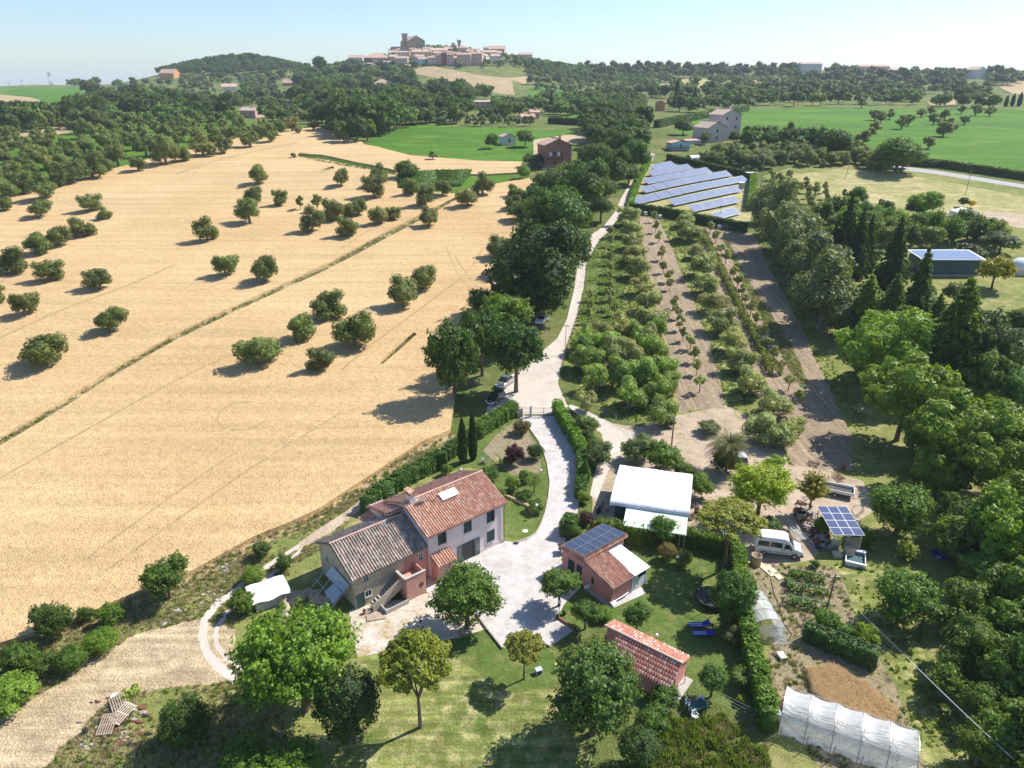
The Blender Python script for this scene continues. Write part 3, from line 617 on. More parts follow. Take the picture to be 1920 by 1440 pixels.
def trunk_mesh(name, seed, forks=4, thick=.06, bark='bark', rfork=.38):
    rs = random.Random(seed); mb = MB()
    f0 = .45; mb.tube((0, 0, -.05), (0, 0, .02), thick * 1.7, thick * 1.25, 8, False); mb.tube((0, 0, .02), (rs.uniform(-.02, .02), 0, f0), thick * 1.25, thick * .85, 8, False)
    for k in range(forks):
        a = 6.283 * k / forks + rs.uniform(-.3, .3)
        m1 = Vector((math.cos(a) * rfork * .5, math.sin(a) * rfork * .5, .72)); e = Vector((math.cos(a) * rfork, math.sin(a) * rfork, .98))
        mb.tube((0, 0, f0 - .02), m1, thick * .6, thick * .4, 6, False); mb.tube(m1, e, thick * .4, thick * .15, 5, False)
    return mb.mesh(name, M[bark], True)
TR = {'std': [trunk_mesh('trunk', i) for i in range(3)], 'olive': [trunk_mesh('olive_trunk', 9 + i, 4, .10, 'bark_grey', .42) for i in range(2)],
      'pine': [trunk_mesh('pine_trunk', 17, 6, .045, 'bark', .5)], 'straight': [MB().tube((0, 0, -.05), (0, 0, 1), .05, .015, 8, False).mesh('straight_trunk', M['bark'], True)]}
KIND = {  # crown key by distance: near, mid, far ; trunk ; name ; colour
 'broad': (('broad', 'broad_mid', 'broad_far'), 'std', 'broadleaf_tree', (.065, .13, .02)),
 'maple': (('maple', 'broad', 'broad_mid'), 'std', 'maple_tree', (.11, .21, .02)),
 'dense': (('dense', 'broad_mid', 'broad_far'), 'std', 'evergreen_oak', (.03, .062, .018)),
 'linden': (('linden', 'broad_mid', 'broad_far'), 'std', 'linden_tree', (.05, .115, .02)),
 'olive': (('olive', 'olive', 'olive_far'), 'olive', 'olive_tree', (.11, .15, .06)),
 'umbrella': (('umbrella', 'umbrella', 'pine_far'), 'pine', 'umbrella_pine', (.15, .19, .02)),
 'pine': (('pine_round', 'pine_round', 'pine_far'), 'pine', 'pine_tree', (.085, .155, .02)),
 'cypress': (('cypress', 'cypress', 'cypress_far'), 'straight', 'cypress_tree', (.03, .065, .018)),
 'cedar': (('cedar', 'cedar', 'cedar_far'), 'straight', 'cedar_tree', (.055, .105, .04)),
 'thin': (('thin', 'thin', 'olive_far'), 'std', 'young_tree', (.10, .14, .05)),
 'feather': (('feather', 'feather', 'thin'), 'std', 'sprawling_tree', (.11, .19, .03)),
 'palm': (('palm', 'palm', 'palm'), 'straight', 'palm_tree', (.07, .10, .03)),
}
BUSHY = ('bush',)
NT = {}
FAR_LIMIT = 270
OVER = []      # trees past the individual limit, instanced as stuff
def place_tree(p, wm, hc_m, th, kind, col, label, group, shrub=False, rs=None, lod=None, cat=None, name=None):
    rs = rs or random
    ks, tk, nm, dc = KIND[kind]
    px = wm * PPM(p)
    l = lod if lod is not None else (0 if px > 62 else (1 if px > 26 else 2))
    me = rs.choice(CR[ks[l]])
    c = col or dc; g_ = rs.uniform(.9, 1.15) * 1.18; c = [x * g_ * k2 * rs.uniform(.94, 1.06) for x, k2 in zip(c, (1.32, 1.16, .78))]
    k_ = {'olive': 1.24, 'thin': 1.15, 'cypress': 1.0, 'cedar': 1.0, 'palm': 1.1, 'feather': 1.1}.get(kind, 1.1)
    wm *= k_; hc_m *= k_
    rx = wm / 2; rz = hc_m / 2
    if kind == 'olive': th *= .2; hc_m *= 1.1; wm *= 1.04
    elif kind in ('broad', 'maple', 'linden', 'pine'): th *= .6; hc_m *= 1.06
    a = rs.uniform(0, 6.28)
    if shrub:
        o = link(name or 'shrub', me, None, (p[0], p[1], p[2] + rz * .9), (0, 0, a), (rx, rx * rs.uniform(.9, 1.1), rz)); o.color = (*c, 1)
        tag(o, label, cat or 'shrub', group); NT['shrub'] = NT.get('shrub', 0) + 1
        return o
    nm = name or nm
    NT[nm] = NT.get(nm, 0) + 1
    e = empty(nm, p, a, label, cat or 'tree', group)
    cr = link('crown', me, e, (0, 0, th + rz * .92), (0, 0, 0), (rx, rx * rs.uniform(.88, 1.1), rz)); cr.color = (*c, 1)
    tm = rs.choice(TR[tk])
    fw = rx * .9 if tk != 'straight' else max(.12, rx * .5) / .05 * .05
    if tk == 'straight': fw = max(2.2, rx * 1.2)
    link('trunk', tm, e, (0, 0, 0), (0, 0, 0), (fw, fw, th + rz * (1.0 if tk != 'straight' else 1.5)))
    return e
def TC(cx, cy, wpx, kind='broad', asp=.9, th=1.5, col=None, label=None, group=None, **k):
    """tree whose crown CENTRE is seen at (cx,cy) and is wpx wide"""
    hc = th + 2
    for _ in range(5):
        p = G(cx, cy, hc); q = Vector((p[0], p[1], p[2] + hc)); wm = wpx / PPM(q); hc = th + wm * asp / 2 * .92
    p = G(cx, cy, hc)
    return place_tree(p, wm, wm * asp, th, kind, col, label, group, **k)
def TB(bx, by, wpx, kind='olive', asp=.85, thf=.14, col=None, label=None, group=None, **k):
    """tree whose BASE is seen at (bx,by)"""
    p = G(bx, by); wm = wpx / PPM(p)
    return place_tree(p, wm, wm * asp, wm * thf, kind, col, label, group, **k)
ORD = 'first second third fourth fifth sixth seventh eighth ninth tenth eleventh twelfth thirteenth fourteenth fifteenth sixteenth seventeenth eighteenth nineteenth twentieth twenty-first twenty-second twenty-third twenty-fourth twenty-fifth twenty-sixth twenty-seventh twenty-eighth twenty-ninth thirtieth'.split()
OL = (.105, .145, .06); OLD = (.085, .125, .045); OLG = (.14, .18, .10)
def band(pts, phrase, group, kind='olive', asp=.85, thf=.14, col=None, key=0, **k):
    pts = sorted(pts, key=lambda t: t[key])
    for i, t in enumerate(pts):
        q = {0: ' from the left', 1: ' from the top'}[key]
        if len(pts) == 1: lab = phrase
        elif i == len(pts) - 1: lab = 'last ' + phrase + (', at the right end' if key == 0 else ', nearest the camera')
        else: lab = f'{ORD[i]} {phrase}{q}'
        TB(t[0], t[1], t[2], kind, asp * random.uniform(.9, 1.08), thf, col, lab, group, **k)
def cells(items, noun, area, nx=5):
    """items (x, y, ...) -> one label each, by row (front to back) and order from the left"""
    xs = [t[0] for t in items]; ys = [t[1] for t in items]; lab = {}
    sec = ['far left', 'left', 'middle', 'right', 'far right']
    dep = ['rear', 'upper', 'central', 'lower', 'front']
    by = {}
    for i, t in enumerate(items):
        cx_ = min(4, int(5 * (t[0] - min(xs)) / (max(xs) - min(xs) + .01))); cy_ = min(4, int(5 * (t[1] - min(ys)) / (max(ys) - min(ys) + .01)))
        by.setdefault((cx_, cy_), []).append(i)
    for (a, b), ii in by.items():
        ii.sort(key=lambda i: items[i][0])
        for k, i in enumerate(ii): lab[i] = (f'{ORD[min(k, 29)]} ' if len(ii) > 1 else '') + f'{noun}, {dep[b]} {sec[a]} part {area}'
    return lab
GW = 'olive trees standing in the wheat'
band([(88, 687, 84), (210, 627, 62), (50, 595, 55), (-6, 572, 48), (27, 515, 60)], 'dark olive tree in the lowest left part of the wheat', GW, asp=.8, col=OLD)
band([(97, 530, 48), (190, 546, 54), (75, 480, 50), (112, 464, 52), (155, 447, 46)], 'olive in the left wheat cluster below two pairs', GW, asp=.8, col=OLD)
band([(8, 398, 32), (78, 411, 42), (173, 399, 38), (197, 414, 27)], 'olive near the upper left wheat edge', GW, asp=.9, col=OL)
band([(390, 455, 44), (424, 521, 50), (498, 531, 55)], 'lone olive above the long grass strip', GW, asp=.95, col=OLD)
band([(486, 347, 37), (640, 351, 32), (476, 388, 35), (527, 388, 30), (469, 421, 45)], 'round olive in the upper wheat left of the cluster', GW, asp=1, col=OL)
band([(587, 438, 46), (627, 417, 46), (648, 412, 34), (655, 447, 46), (672, 406, 36), (712, 423, 38), (738, 415, 30)], 'olive in the tight cluster above the grass strip', GW, asp=.92, col=OL)
band([(564, 396, 20), (596, 401, 25)], 'small sparse tree left of the olive cluster', 'small trees in the wheat', kind='thin', asp=1, thf=.4)
band([(712, 350, 38), (702, 373, 42), (774, 367, 33), (797, 388, 38), (830, 369, 34), (877, 389, 36), (905, 368, 40), (805, 428, 40)], 'olive below the vineyard block', GW, asp=1, col=OL)
band([(965, 372, 30), (962, 394, 34), (972, 416, 44), (935, 487, 50)], 'olive at the right wheat margin by the tree belt', GW, asp=.9, col=OLD)
band([(758, 579, 62), (793, 546, 52)], 'olive of the merged pair in the middle wheat', GW, asp=.95, col=OL)
band([(492, 686, 74), (567, 641, 56), (617, 600, 62), (665, 654, 76), (606, 697, 52)], 'large olive of the group below the grass strip', GW, asp=.88, col=OLD)
TB(812, 301, 18, 'olive', .8, .5, label='small lone olive beside the bright green field edge', group=GW)
TB(551, 298, 12, 'olive', .8, .5, label='tiny tree at the start of the single vine row', group=GW)
# ------------------------------------------------------------------ olives on the left terraces
LT = [(12,260,24),(28,256,24),(45,248,20),(112,242,20),(128,240,22),(85,283,34),(57,295,32),(20,282,26),(8,308,28),(22,326,26),(50,326,34),(88,318,32),(68,308,26),(120,314,26),(140,300,28),(160,288,32),(190,302,24),(175,336,46),(140,346,40),(110,334,34),(45,366,44),(85,376,42),(115,352,26),(222,311,38),(260,323,30),(275,294,34),(207,282,38),(228,270,30),(268,265,24),(250,282,28),(312,310,44),(347,304,28),(318,290,34),(312,262,28),(382,294,40),(422,290,30),(410,275,30),(370,265,30),(425,262,26),(470,278,34),(185,242,36),(212,250,26),(238,242,26),(318,255,30),(345,248,26),(140,252,28),(160,260,30),(450,246,26),(490,262,28),(508,268,28),(520,256,30),(548,248,26),(562,252,16),(588,246,22),(525,226,26),(560,226,22),(10,350,36),(40,348,34),(12,378,44),(104,300,26),(246,256,24),(290,275,24),(335,276,24),(440,262,24),(395,256,22),(470,258,24),(498,246,22),(70,262,22),(98,262,24),(35,272,24),(182,268,24),(290,248,22),(265,244,22),(365,244,22),(5,292,26),(-20,320,34),(-25,350,36),(-30,290,30),(160,318,28),(205,322,26),(66,340,30),(28,340,26),(96,270,24),(120,282,24),(372,280,24),(400,296,22),(345,262,22),(420,246,20),(398,240,20),(375,236,20),(340,236,20),(310,238,20),(215,234,20),(160,240,22),(190,255,22)]
_lb = cells(LT, 'olive', 'of the left terraces')
for i_, t in enumerate(LT):
    TB(t[0], t[1], t[2] * 1.08, 'olive', random.uniform(.8, 1.0), .13, (.10, .145, .055) if random.random() < .7 else (.13, .165, .07), _lb[i_], 'olive trees on the left terraces')
# ------------------------------------------------------------------ orchard between the road and the right wood
GO = 'olive trees in the orchard rows'
OG = (.18, .23, .125); FG = (.14, .23, .065)
band([(1177,423,42),(1185,444,44),(1186,468,44),(1191,494,48),(1193,521,50),(1205,552,48),(1212,586,52),(1217,622,56)], 'olive in the leafy row left of the bare soil strip', GO, col=OG, key=1, asp=.75, lod=1)
band([(1285,426,38),(1290,452,48),(1303,486,32),(1318,518,52),(1322,552,50),(1340,585,54),(1350,622,60),(1372,660,56),(1388,698,60),(1405,740,62)], 'olive in the big-crowned middle row', GO, col=OG, key=1, asp=.75, lod=0)
band([(1225,417,15),(1229,437,16),(1234,455,17),(1240,488,20),(1243,513,18),(1252,530,20),(1256,545,18),(1264,580,20),(1270,598,22),(1274,620,22),(1280,640,20),(1294,655,24),(1301,680,24),(1306,703,22),(1311,736,30)], 'young olive on the bare soil strip', 'young olives on the bare strip', kind='thin', asp=1.15, thf=.25, col=OG, key=1)
band([(1332,436,18),(1342,456,20),(1350,478,20),(1360,495,22),(1375,524,22),(1382,540,22),(1390,556,20),(1397,572,20),(1407,590,24),(1417,612,24),(1428,634,24),(1437,655,24),(1450,676,24),(1462,700,28),(1478,732,30)], 'young olive beside the weedy strip', 'young olives by the weedy strip', kind='thin', asp=1.05, thf=.2, col=OG, key=1)
band([(1143,446+i*17,17+i*.6) for i in range(9)] , 'slim sapling on the orchard grass', 'saplings on the orchard grass', kind='thin', asp=1.1, thf=.3, col=OG, key=1)
band([(1106,565,18),(1106,585,18),(1104,605,20),(1152,592,20),(1153,612,20)], 'tiny sapling with pale mulch by the fence', 'saplings on the orchard grass', kind='thin', asp=1.1, thf=.3, col=OG, key=1)
FT = [(1100,655,46),(1130,650,46),(1165,640,52),(1195,655,50),(1105,700,50),(1085,690,40),(1142,690,56),(1182,690,58),(1222,680,56),(1118,735,52),(1160,728,58),(1205,722,60),(1240,715,52),(1100,770,40),(1180,765,56),(1226,760,52),(1250,742,46),(1238,800,56),(1215,655,46),(1140,665,50),(1090,665,42),(1225,640,48)]
_lb = cells(FT, 'bushy fruit tree', 'of the lower orchard block')
for i_, t in enumerate(FT):
    TB(t[0], t[1], t[2] * 1.02, 'olive', .95, .2, FG if random.random() < .75 else OG, _lb[i_], 'fruit trees in the lower orchard block', lod=0, name='fruit_tree')
band([(1425,825,72),(1448,780,60),(1465,838,60),(1484,820,44)], 'olive at the foot of the tilled soil', GO, col=OG, asp=.8, lod=0)
band([(1460+i*34,352+i*7,22) for i in range(3)], 'silvery olive at the head of the meadow rows', 'olives in the meadow rows', col=OLG, asp=1.1)
for r_, (x0, y0, x1, y1, n) in enumerate([(1447,338,1453,398,7),(1478,340,1490,402,7),(1510,352,1522,412,7),(1545,362,1556,420,6),(1582,376,1596,426,5),(1616,384,1640,430,5),(1650,392,1676,436,5)]):
    band([(x0 + (x1 - x0) * i / (n - 1), y0 + (y1 - y0) * i / (n - 1), 15 + i * .8) for i in range(n)], f'young olive in the {ORD[r_]} meadow row right of the solar field', 'olives in the meadow rows', kind='thin', asp=1.1, thf=.3, col=OLG, key=1)
# holm oaks casting the long shade on the soil
band([(1438,440,92),(1462,472,84),(1478,497,104),(1498,536,88),(1522,560,100),(1538,618,118),(1490,515,60),(1552,596,80)], 'grey-green oak along the soil margin', 'oaks along the right orchard margin', kind='olive', asp=1.05, thf=.02, col=(.105, .14, .075), key=1, lod=0)
band([(1428,418,50),(1585,640,60),(1560,580,60)], 'bushy oak behind the orchard margin row', 'oaks along the right orchard margin', kind='dense', asp=1.0, thf=.1, col=(.07, .11, .045), key=1, lod=0)
GC = 'cedars and firs in the right wood'
for t, lb in [((1572,520,62,2.3),'dark fir, tallest of the back row'),((1598,520,52,2.3),'slim dark fir right of the tallest'),((1552,520,50,1.8),'shaded fir left of the tallest'),((1618,508,46,2.1),'fir beside the light green thicket'),((1665,545,66,1.9),'dark cedar in front of the barn corner'),
              ((1612,640,92,1.25),'light green cedar with spreading boughs'),((1658,645,84,1.45),'blue-green cedar beside the spreading one'),((1712,600,66,1.9),'blue cedar at the barn wall'),((1782,650,66,1.7),'blue cedar right of the clearing'),((1745,640,60,1.4),'pale cedar behind the round pines'),
              ((1768,740,150,1.35),'broad cedar with long drooping boughs')]:
    TB(t[0], t[1], t[2] * 1.1, 'cedar', t[3], .05, (.05, .09, .035) if 'dark' in lb or 'fir' in lb else ((.075, .13, .05) if 'blue' in lb else (.10, .17, .04)), lb, GC, lod=0)
for c_, lb in [((1655,650,180,.95,.8,(.11,.185,.028)),'round pine leaning out over the soil edge'),((1700,745,180,1,.6,(.13,.215,.028)),'bright round pine at the end of the tilled soil'),((1825,825,200,1,.8,(.11,.19,.028)),'broad pine below the wood clearing'),
               ((1890,875,170,1.1,1,(.11,.20,.028)),'tall green pine cut by the right frame edge'),((1905,995,170,1.1,1,(.11,.20,.028)),'lowest big pine on the right frame edge'),((1790,780,110,.9,3,(.11,.17,.04)),'pine behind the broad one'),((1765,885,110,1,.8,(.10,.17,.028)),'pine in the gap left of the broad pine'),((1850,700,120,1,1,(.08,.14,.03)),'pine above the broad pine'),((1735,820,90,1,.6,(.08,.15,.03)),'low pine under the bright round pine'),((1940,930,150,1,4,(.08,.14,.02)),'pine mostly outside the frame')]:
    TC(c_[0], c_[1], c_[2], 'pine', c_[3], c_[4], c_[5], lb, 'pines of the right wood', lod=0)
for c_, lb in [((1855,650,130,1.3,2,(.04,.075,.02)),'dark tree with rust-brown top'),((1905,720,90,1.1,2,(.05,.12,.035)),'glossy dark tree at the right edge'),((1840,600,60,.9,1,(.10,.15,.05)),'grey bush below the yellow tree'),((1870,500,62,1.05,1.5,(.19,.22,.02)),'yellow-green round tree by the barn'),
               ((1795,545,50,.8,1,(.09,.14,.05)),'small grey tree in the clearing'),((1865,740,70,.8,2,(.16,.19,.03)),'yellow topped bush in the wood'),((1915,600,60,1,2,(.045,.09,.02)),'dark tree at the edge above the clearing'),((1820,470,60,.6,1,(.07,.11,.04)),'olive hedge tree behind the barn'),((1880,450,70,.6,1,(.07,.11,.04)),'second olive hedge tree behind the barn')]:
    TC(c_[0], c_[1], c_[2], 'broad', c_[3], c_[4], c_[5], lb, None)
# shaded trees of the right bottom corner, and unseen pines added outside the frame to shade it
SHD = [(1790,1000,90),(1860,1080,110),(1905,1170,120),(1830,1195,120),(1900,1270,120),(1790,1240,70),(1925,1350,110),(1850,1310,90),(1770,1150,60),(1950,1250,160),(1880,1010,120),(1820,1120,100),(1925,1110,140),(1880,1380,120),(1940,1430,140),(1800,960,90),(1760,830,70),(1950,1060,130),(1980,1180,150),(2000,1320,170),(1780,900,70),(1720,880,60)]
_lb = cells(SHD, 'shaded dark tree', 'of the lower right wood')
for i, c_ in enumerate(SHD):
    TC(c_[0], c_[1], c_[2], 'broad', 1.0, .8, (.075, .14, .03), _lb[i], 'shaded trees in the lower right wood', lod=0 if i % 2 else 1)
for i_, c_ in enumerate([(2060,900,230),(2130,1060,240),(2150,1250,240),(2060,1150,200),(2060,1330,200)]):
    TC(c_[0], c_[1], c_[2], 'pine', 1.2, 3, None, f'tall unseen pine added for shade beyond the right frame edge, {ORD[i_]} of them', 'unseen pines added for shade beyond the right frame edge', lod=1)
# ------------------------------------------------------------------ trees round the houses
for a in [
 ((555,1212,240,'maple',.92,2.5,(.085,.175,.022)),'largest tree, bright green maple beside the old barn'),
 ((650,1322,148,'dense',1.15,.6,(.022,.048,.016)),'very dark evergreen with ivy below the bright maple'),
 ((780,1243,152,'umbrella',.9,4.2,(.145,.19,.03)),'yellow-green pine on a bare trunk on the front lawn'),
 ((983,1214,76,'umbrella',.85,2.2,(.17,.2,.045)),'small yellowish tree at the corner of the concrete yard'),
 ((874,1112,146,'linden',.85,1.2,(.065,.13,.025)),'feathery green tree in front of the porch'),
 ((1117,1283,200,'linden',.95,1.6,(.06,.12,.03)),'big spreading tree covering the end of the tiled shed'),
 ((1050,1082,84,'broad',.8,1.9,(.065,.135,.03)),'round tree throwing its shade on the white yard'),
 ((1099,1139,64,'broad',.8,1.4,(.055,.12,.025)),'small round tree at the terrace corner'),
 ((1197,1144,58,'broad',.85,1.5,(.065,.14,.03)),'small round tree on the lawn behind the tiled shed'),
 ((1378,1108,100,'linden',1.05,1.6,(.05,.12,.022)),'dark dense round tree above the small polytunnel'),
 ((1339,1264,62,'linden',.95,1.3,(.07,.15,.035)),'round tree on the lawn right of the tiled shed'),
 ((1430,903,128,'maple',.85,1.8,(.17,.25,.02)),'domed yellow-green tree behind the parked van'),
 ((1370,975,128,'umbrella',.55,4.6,(.16,.19,.03)),'flat topped umbrella pine above the silver car'),
 ((1526,915,62,'feather',.95,1.8,(.16,.19,.05)),'thin olive-coloured tree left of the panel canopy'),
 ((1455,862,46,'broad',.7,1.5,(.16,.24,.03)),'light green top behind the domed tree'),
 ((1246,984,56,'broad',.95,1.0,(.06,.135,.025)),'green tree in front of the polycarbonate lean-to'),
 ((1690,956,118,'linden',.95,.3,(.075,.16,.022)),'spreading green tree right of the panel canopy'),
 ((1697,1120,124,'linden',.9,.3,(.07,.14,.025)),'leafy tree with arching twigs on the lower right meadow'),
 ((1627,1182,48,'broad',.9,1.2,(.13,.22,.02)),'small lime green tree left of the arching one'),
 ((1774,1276,72,'feather',.8,.8,(.09,.17,.035)),'sprawling light shrub tree at the shade edge'),
 ((1846,1385,96,'broad',.9,1.2,(.08,.145,.022)),'round tree in the lower right corner'),
 ((308,1072,98,'broad',.88,1.2,(.06,.125,.02)),'lone green tree at the lower wheat edge'),
 ((1199,1402,92,'dense',.9,.5,(.03,.07,.018)),'dark rounded tree at the bottom centre'),
 ((850,668,122,'broad',1.45,1.0,(.042,.088,.016)),'leftmost dark oak of the group by the parked cars'),
 ((903,625,100,'broad',1.5,1.5,(.04,.082,.018)),'dark oak behind the leftmost one by the cars'),
 ((968,638,120,'broad',1.15,3.6,(.04,.09,.02)),'heart-shaped dark oak on a thick trunk by the cars'),
 ((946,572,120,'broad',.85,4.5,(.085,.165,.02)),'bright green crown above the oaks by the cars'),
 ((1010,500,195,'broad',1.05,1.2,(.032,.068,.018)),'largest dark oak over the gravel road'),
 ((1060,466,125,'broad',.9,2,(.055,.10,.022)),'oak crown hanging over the upper gravel road'),
 ((1046,392,135,'broad',.9,1.5,(.045,.095,.018)),'oak below the brown house'),
 ((1086,440,60,'broad',.8,3,(.05,.11,.02)),'small oak at the bend of the gravel road'),
 ((1096,345,115,'broad',.95,1.5,(.05,.105,.018)),'oak between the brown house and the road'),
 ((1040,342,80,'broad',.85,1.,(.055,.095,.022)),'oak directly in front of the brown house terrace'),
 ((1146,312,90,'broad',.95,1.5,(.055,.12,.018)),'green oak at the top of the gravel road'),
 ((1128,380,50,'broad',.9,2.5,(.05,.095,.02)),'narrow oak beside the gravel bend'),
 ((1190,288,70,'broad',1,1,(.05,.105,.02)),'oak nearest the road summit'),
 ((1165,272,70,'broad',1,1.5,(.045,.09,.018)),'dark oak behind the road summit'),
 ((1132,345,56,'broad',.85,3,(.06,.11,.022)),'oak inside the belt left of the road'),
 ((1010,375,50,'broad',.8,3,(.06,.10,.03)),'grey oak at the wheat side of the belt'),
 ((985,255,36,'broad',.9,1,(.07,.13,.03)),'shrubby tree at the end of the green field'),
 ((972,470,92,'broad',.9,.8,(.05,.09,.022)),'oak at the wheat side of the largest dark oak'),((1078,408,70,'broad',.9,.8,(.06,.115,.022)),'oak filling the belt above the road bend'),((1005,428,80,'broad',.9,.8,(.045,.095,.02)),'oak between the largest oak and the brown house belt'),((905,560,70,'broad',.8,.8,(.06,.12,.022)),'low oak at the wheat edge above the parked cars'),((1120,292,70,'broad',.9,.8,(.055,.10,.02)),'oak right of the brown house roof'),((1180,322,46,'broad',.9,.8,(.06,.12,.02)),'small oak leaning over the upper road'),((1020,560,90,'broad',.9,.8,(.035,.075,.02)),'oak skirt below the largest dark oak'),
 ]:
    x, y, w_, k_, asp, th, c = a[0]
    TC(x, y, w_, k_, asp, th, c, a[1], None, lod=0)
# shrubs
for a in [
 ((95,1165,78,'broad',1.15,(.045,.085,.02)),'tall dark shrub at the left wheat corner'),((160,1152,34,'broad',1.1,(.05,.095,.02)),'narrow shrub right of the tall dark one'),((207,1152,54,'broad',.9,(.07,.14,.02)),'green shrub with pale shoots by the wheat'),
 ((190,1203,68,'dense',.75,(.075,.15,.018)),'low round bright bush by the mown path'),((135,1235,66,'dense',.8,(.06,.12,.018)),'round bush left of the low bright one'),((78,1245,60,'broad',.8,(.055,.11,.018)),'bush in the left corner thicket'),((38,1235,76,'broad',.9,(.06,.12,.018)),'large bush of the left corner thicket'),
 ((20,1300,104,'broad',.6,(.12,.2,.035)),'pale green feathery bush on the left frame edge'),((345,1358,112,'dense',.95,(.035,.08,.015)),'big dark round bush near the pallets'),((455,1418,100,'broad',.7,(.06,.13,.02)),'bush at the bottom below the maple'),((540,1440,130,'broad',.5,(.08,.16,.025)),'low bright bush at the bottom edge'),
 ((490,1031,40,'broad',.9,(.04,.08,.018)),'small dark bush on the verge above the track'),((532,1054,40,'broad',.9,(.05,.10,.02)),'bush at the corner of the barn yard'),((474,1080,50,'dense',.7,(.075,.15,.02)),'bush behind the white tarpaulin shed'),((452,1130,52,'broad',1,(.07,.13,.02)),'bush left of the white tarpaulin shed'),
 ((1252,1035,40,'dense',1,(.13,.13,.05)),'left of two red-tipped round bushes on the lawn'),((1281,1046,38,'dense',1,(.10,.13,.035)),'right of two red-tipped round bushes, with a globe lamp'),
 ((1200,842,74,'broad',.8,(.10,.15,.07)),'grey bush behind the white-roofed shed'),((1246,858,78,'broad',.8,(.075,.15,.02)),'green bush behind the white-roofed shed'),((1312,908,52,'broad',1.1,(.09,.19,.03)),'light green bush at the shed corner'),((1282,882,50,'broad',.8,(.06,.13,.02)),'bush between the shed and its corner bush'),
 ((1100,797,52,'broad',.9,(.085,.14,.05)),'olive bush right of the gate hedge'),((1122,850,66,'broad',.8,(.085,.135,.055)),'grey-green bush in the lane bend'),((1097,885,26,'cypress',1.9,(.07,.14,.025)),'column bush beside the drive fence'),((1094,932,30,'broad',1,(.11,.2,.03)),'lime bush beside the drive fence'),
 ((966,852,40,'broad',1.2,(.055,.022,.035)),'purple-leaved bush in the garden oval'),((1004,848,38,'dense',.9,(.035,.075,.02)),'dark glossy bush right of the purple one'),((1100,970,32,'broad',.9,(.06,.035,.05)),'small purple bush behind the clipped one'),((978,800,40,'broad',.8,(.12,.12,.05)),'rosy bush inside the garden gate'),
 ((1120,986,26,'dense',.9,(.15,.16,.04)),'yellowish bush beside the panel roof'),((1076,998,34,'dense',1,(.05,.11,.02)),'clipped cylinder bush at the drive edge'),((1056,1026,22,'dense',1.1,(.07,.10,.02)),'small reddish bush at the pink house corner'),
 ((838,881,26,'dense',1,(.08,.16,.02)),'clipped ball bush behind the pink farmhouse'),((918,887,38,'broad',.8,(.05,.11,.02)),'bush at the farmhouse gable'),((962,907,34,'broad',1,(.09,.18,.03)),'lime shrub in the garden oval'),((986,892,30,'broad',1,(.08,.15,.04)),'shrub left of the lamp in the garden oval'),((1005,948,36,'broad',.8,(.09,.17,.045)),'pale shrub carrying the lower garden lamp'),
 ((938,925,26,'broad',.9,(.06,.13,.03)),'shrub on the lawn by the gable wall'),((985,930,30,'broad',.7,(.05,.11,.02)),'low shrub along the stone edging'),((952,865,26,'broad',.8,(.10,.14,.05)),'grey shrub beside the agaves'),
 ((1371,1193,38,'olive',.9,(.085,.12,.06)),'small olive bush in the lawn shade'),((1390,1268,40,'feather',.9,(.07,.13,.02)),'spiky bush beside the long hedge'),((1390,1313,20,'dense',1,(.16,.22,.03)),'small lime bush by the fence'),
 ((1545,985,36,'broad',1,(.09,.18,.02)),'bright bush at the canopy corner'),((1628,1012,40,'feather',.9,(.08,.14,.02)),'upright bush under the canopy edge'),((1550,1165,56,'linden',.8,(.07,.16,.02)),'leafy bean bush in the kitchen garden'),((1700,1035,44,'feather',.8,(.10,.16,.02)),'yellowish upright bush by the blue sheet'),
 ((1247,1305,60,'broad',.9,(.06,.13,.03)),'bush below the end of the tiled shed'),((1225,1350,70,'broad',.9,(.06,.12,.025)),'bush under the big spreading tree'),((1130,1150,44,'dense',.6,(.08,.17,.02)),'small clipped bush beside the tiled shed gable'),((1445,985,46,'broad',.7,(.05,.10,.02)),'bush in shade between tree and van'),
 ((1528,1057,20,'dense',.9,(.05,.11,.02)),'small bush at the top of the kitchen garden'),((1478,1090,20,'broad',.7,(.08,.16,.03)),'low plant at the garden corner'),((1660,390,36,'broad',.9,(.05,.11,.02)),'dark bush on the far meadow edge'),((1500,740,30,'thin',.9,(.09,.15,.03)),'wild bush on the bare soil end'),
 ((1255,790,30,'broad',.7,(.06,.12,.03)),'bush at the power pole'),((1330,800,46,'broad',.6,(.09,.12,.06)),'dry bush near the palm'),((1110,825,30,'dense',.9,(.07,.14,.02)),'bush beside the lane hedge'),
 ((1608,366,38,'broad',1.1,(.055,.12,.018)),'rounded dark tree on the hay meadow'),((762,318,48,'broad',.8,(.06,.125,.02)),'bright bush at the corner of the vineyard'),((922,263,28,'broad',1.15,(.06,.13,.02)),'tree beside the white field shed'),
 ((982,322,28,'dense',1,(.08,.15,.02)),'round bush below the brown house'),((1000,300,44,'broad',.7,(.055,.09,.03)),'dark olive bush left of the brown house'),((1100,286,40,'broad',.9,(.07,.13,.02)),'bush right of the brown house roof'),
 ((1110,285,28,'broad',.8,(.12,.16,.09)),'pale grey bush behind the brown house')]:
    x, y, w_, k_, asp, c = a[0]
    TC(x, y, w_, k_, asp, -w_ * .0005, c, a[1], None, shrub=True, cat='bush', lod=0 if w_ > 26 else 1)
TC(1362, 862, 60, 'broad', .9, .1, (.06,.10,.03), 'dark green skirt of shrubs under the palm', None, shrub=True, cat='bush', lod=0)
TC(1367, 838, 92, 'palm', .9, 1.0, (.075, .10, .03), 'short palm with arching fronds beside the lane', None, lod=0)
TC(1002, 900, 40, 'palm', .8, .8, (.10, .17, .03), 'small fan palm in the garden oval', None, lod=0)
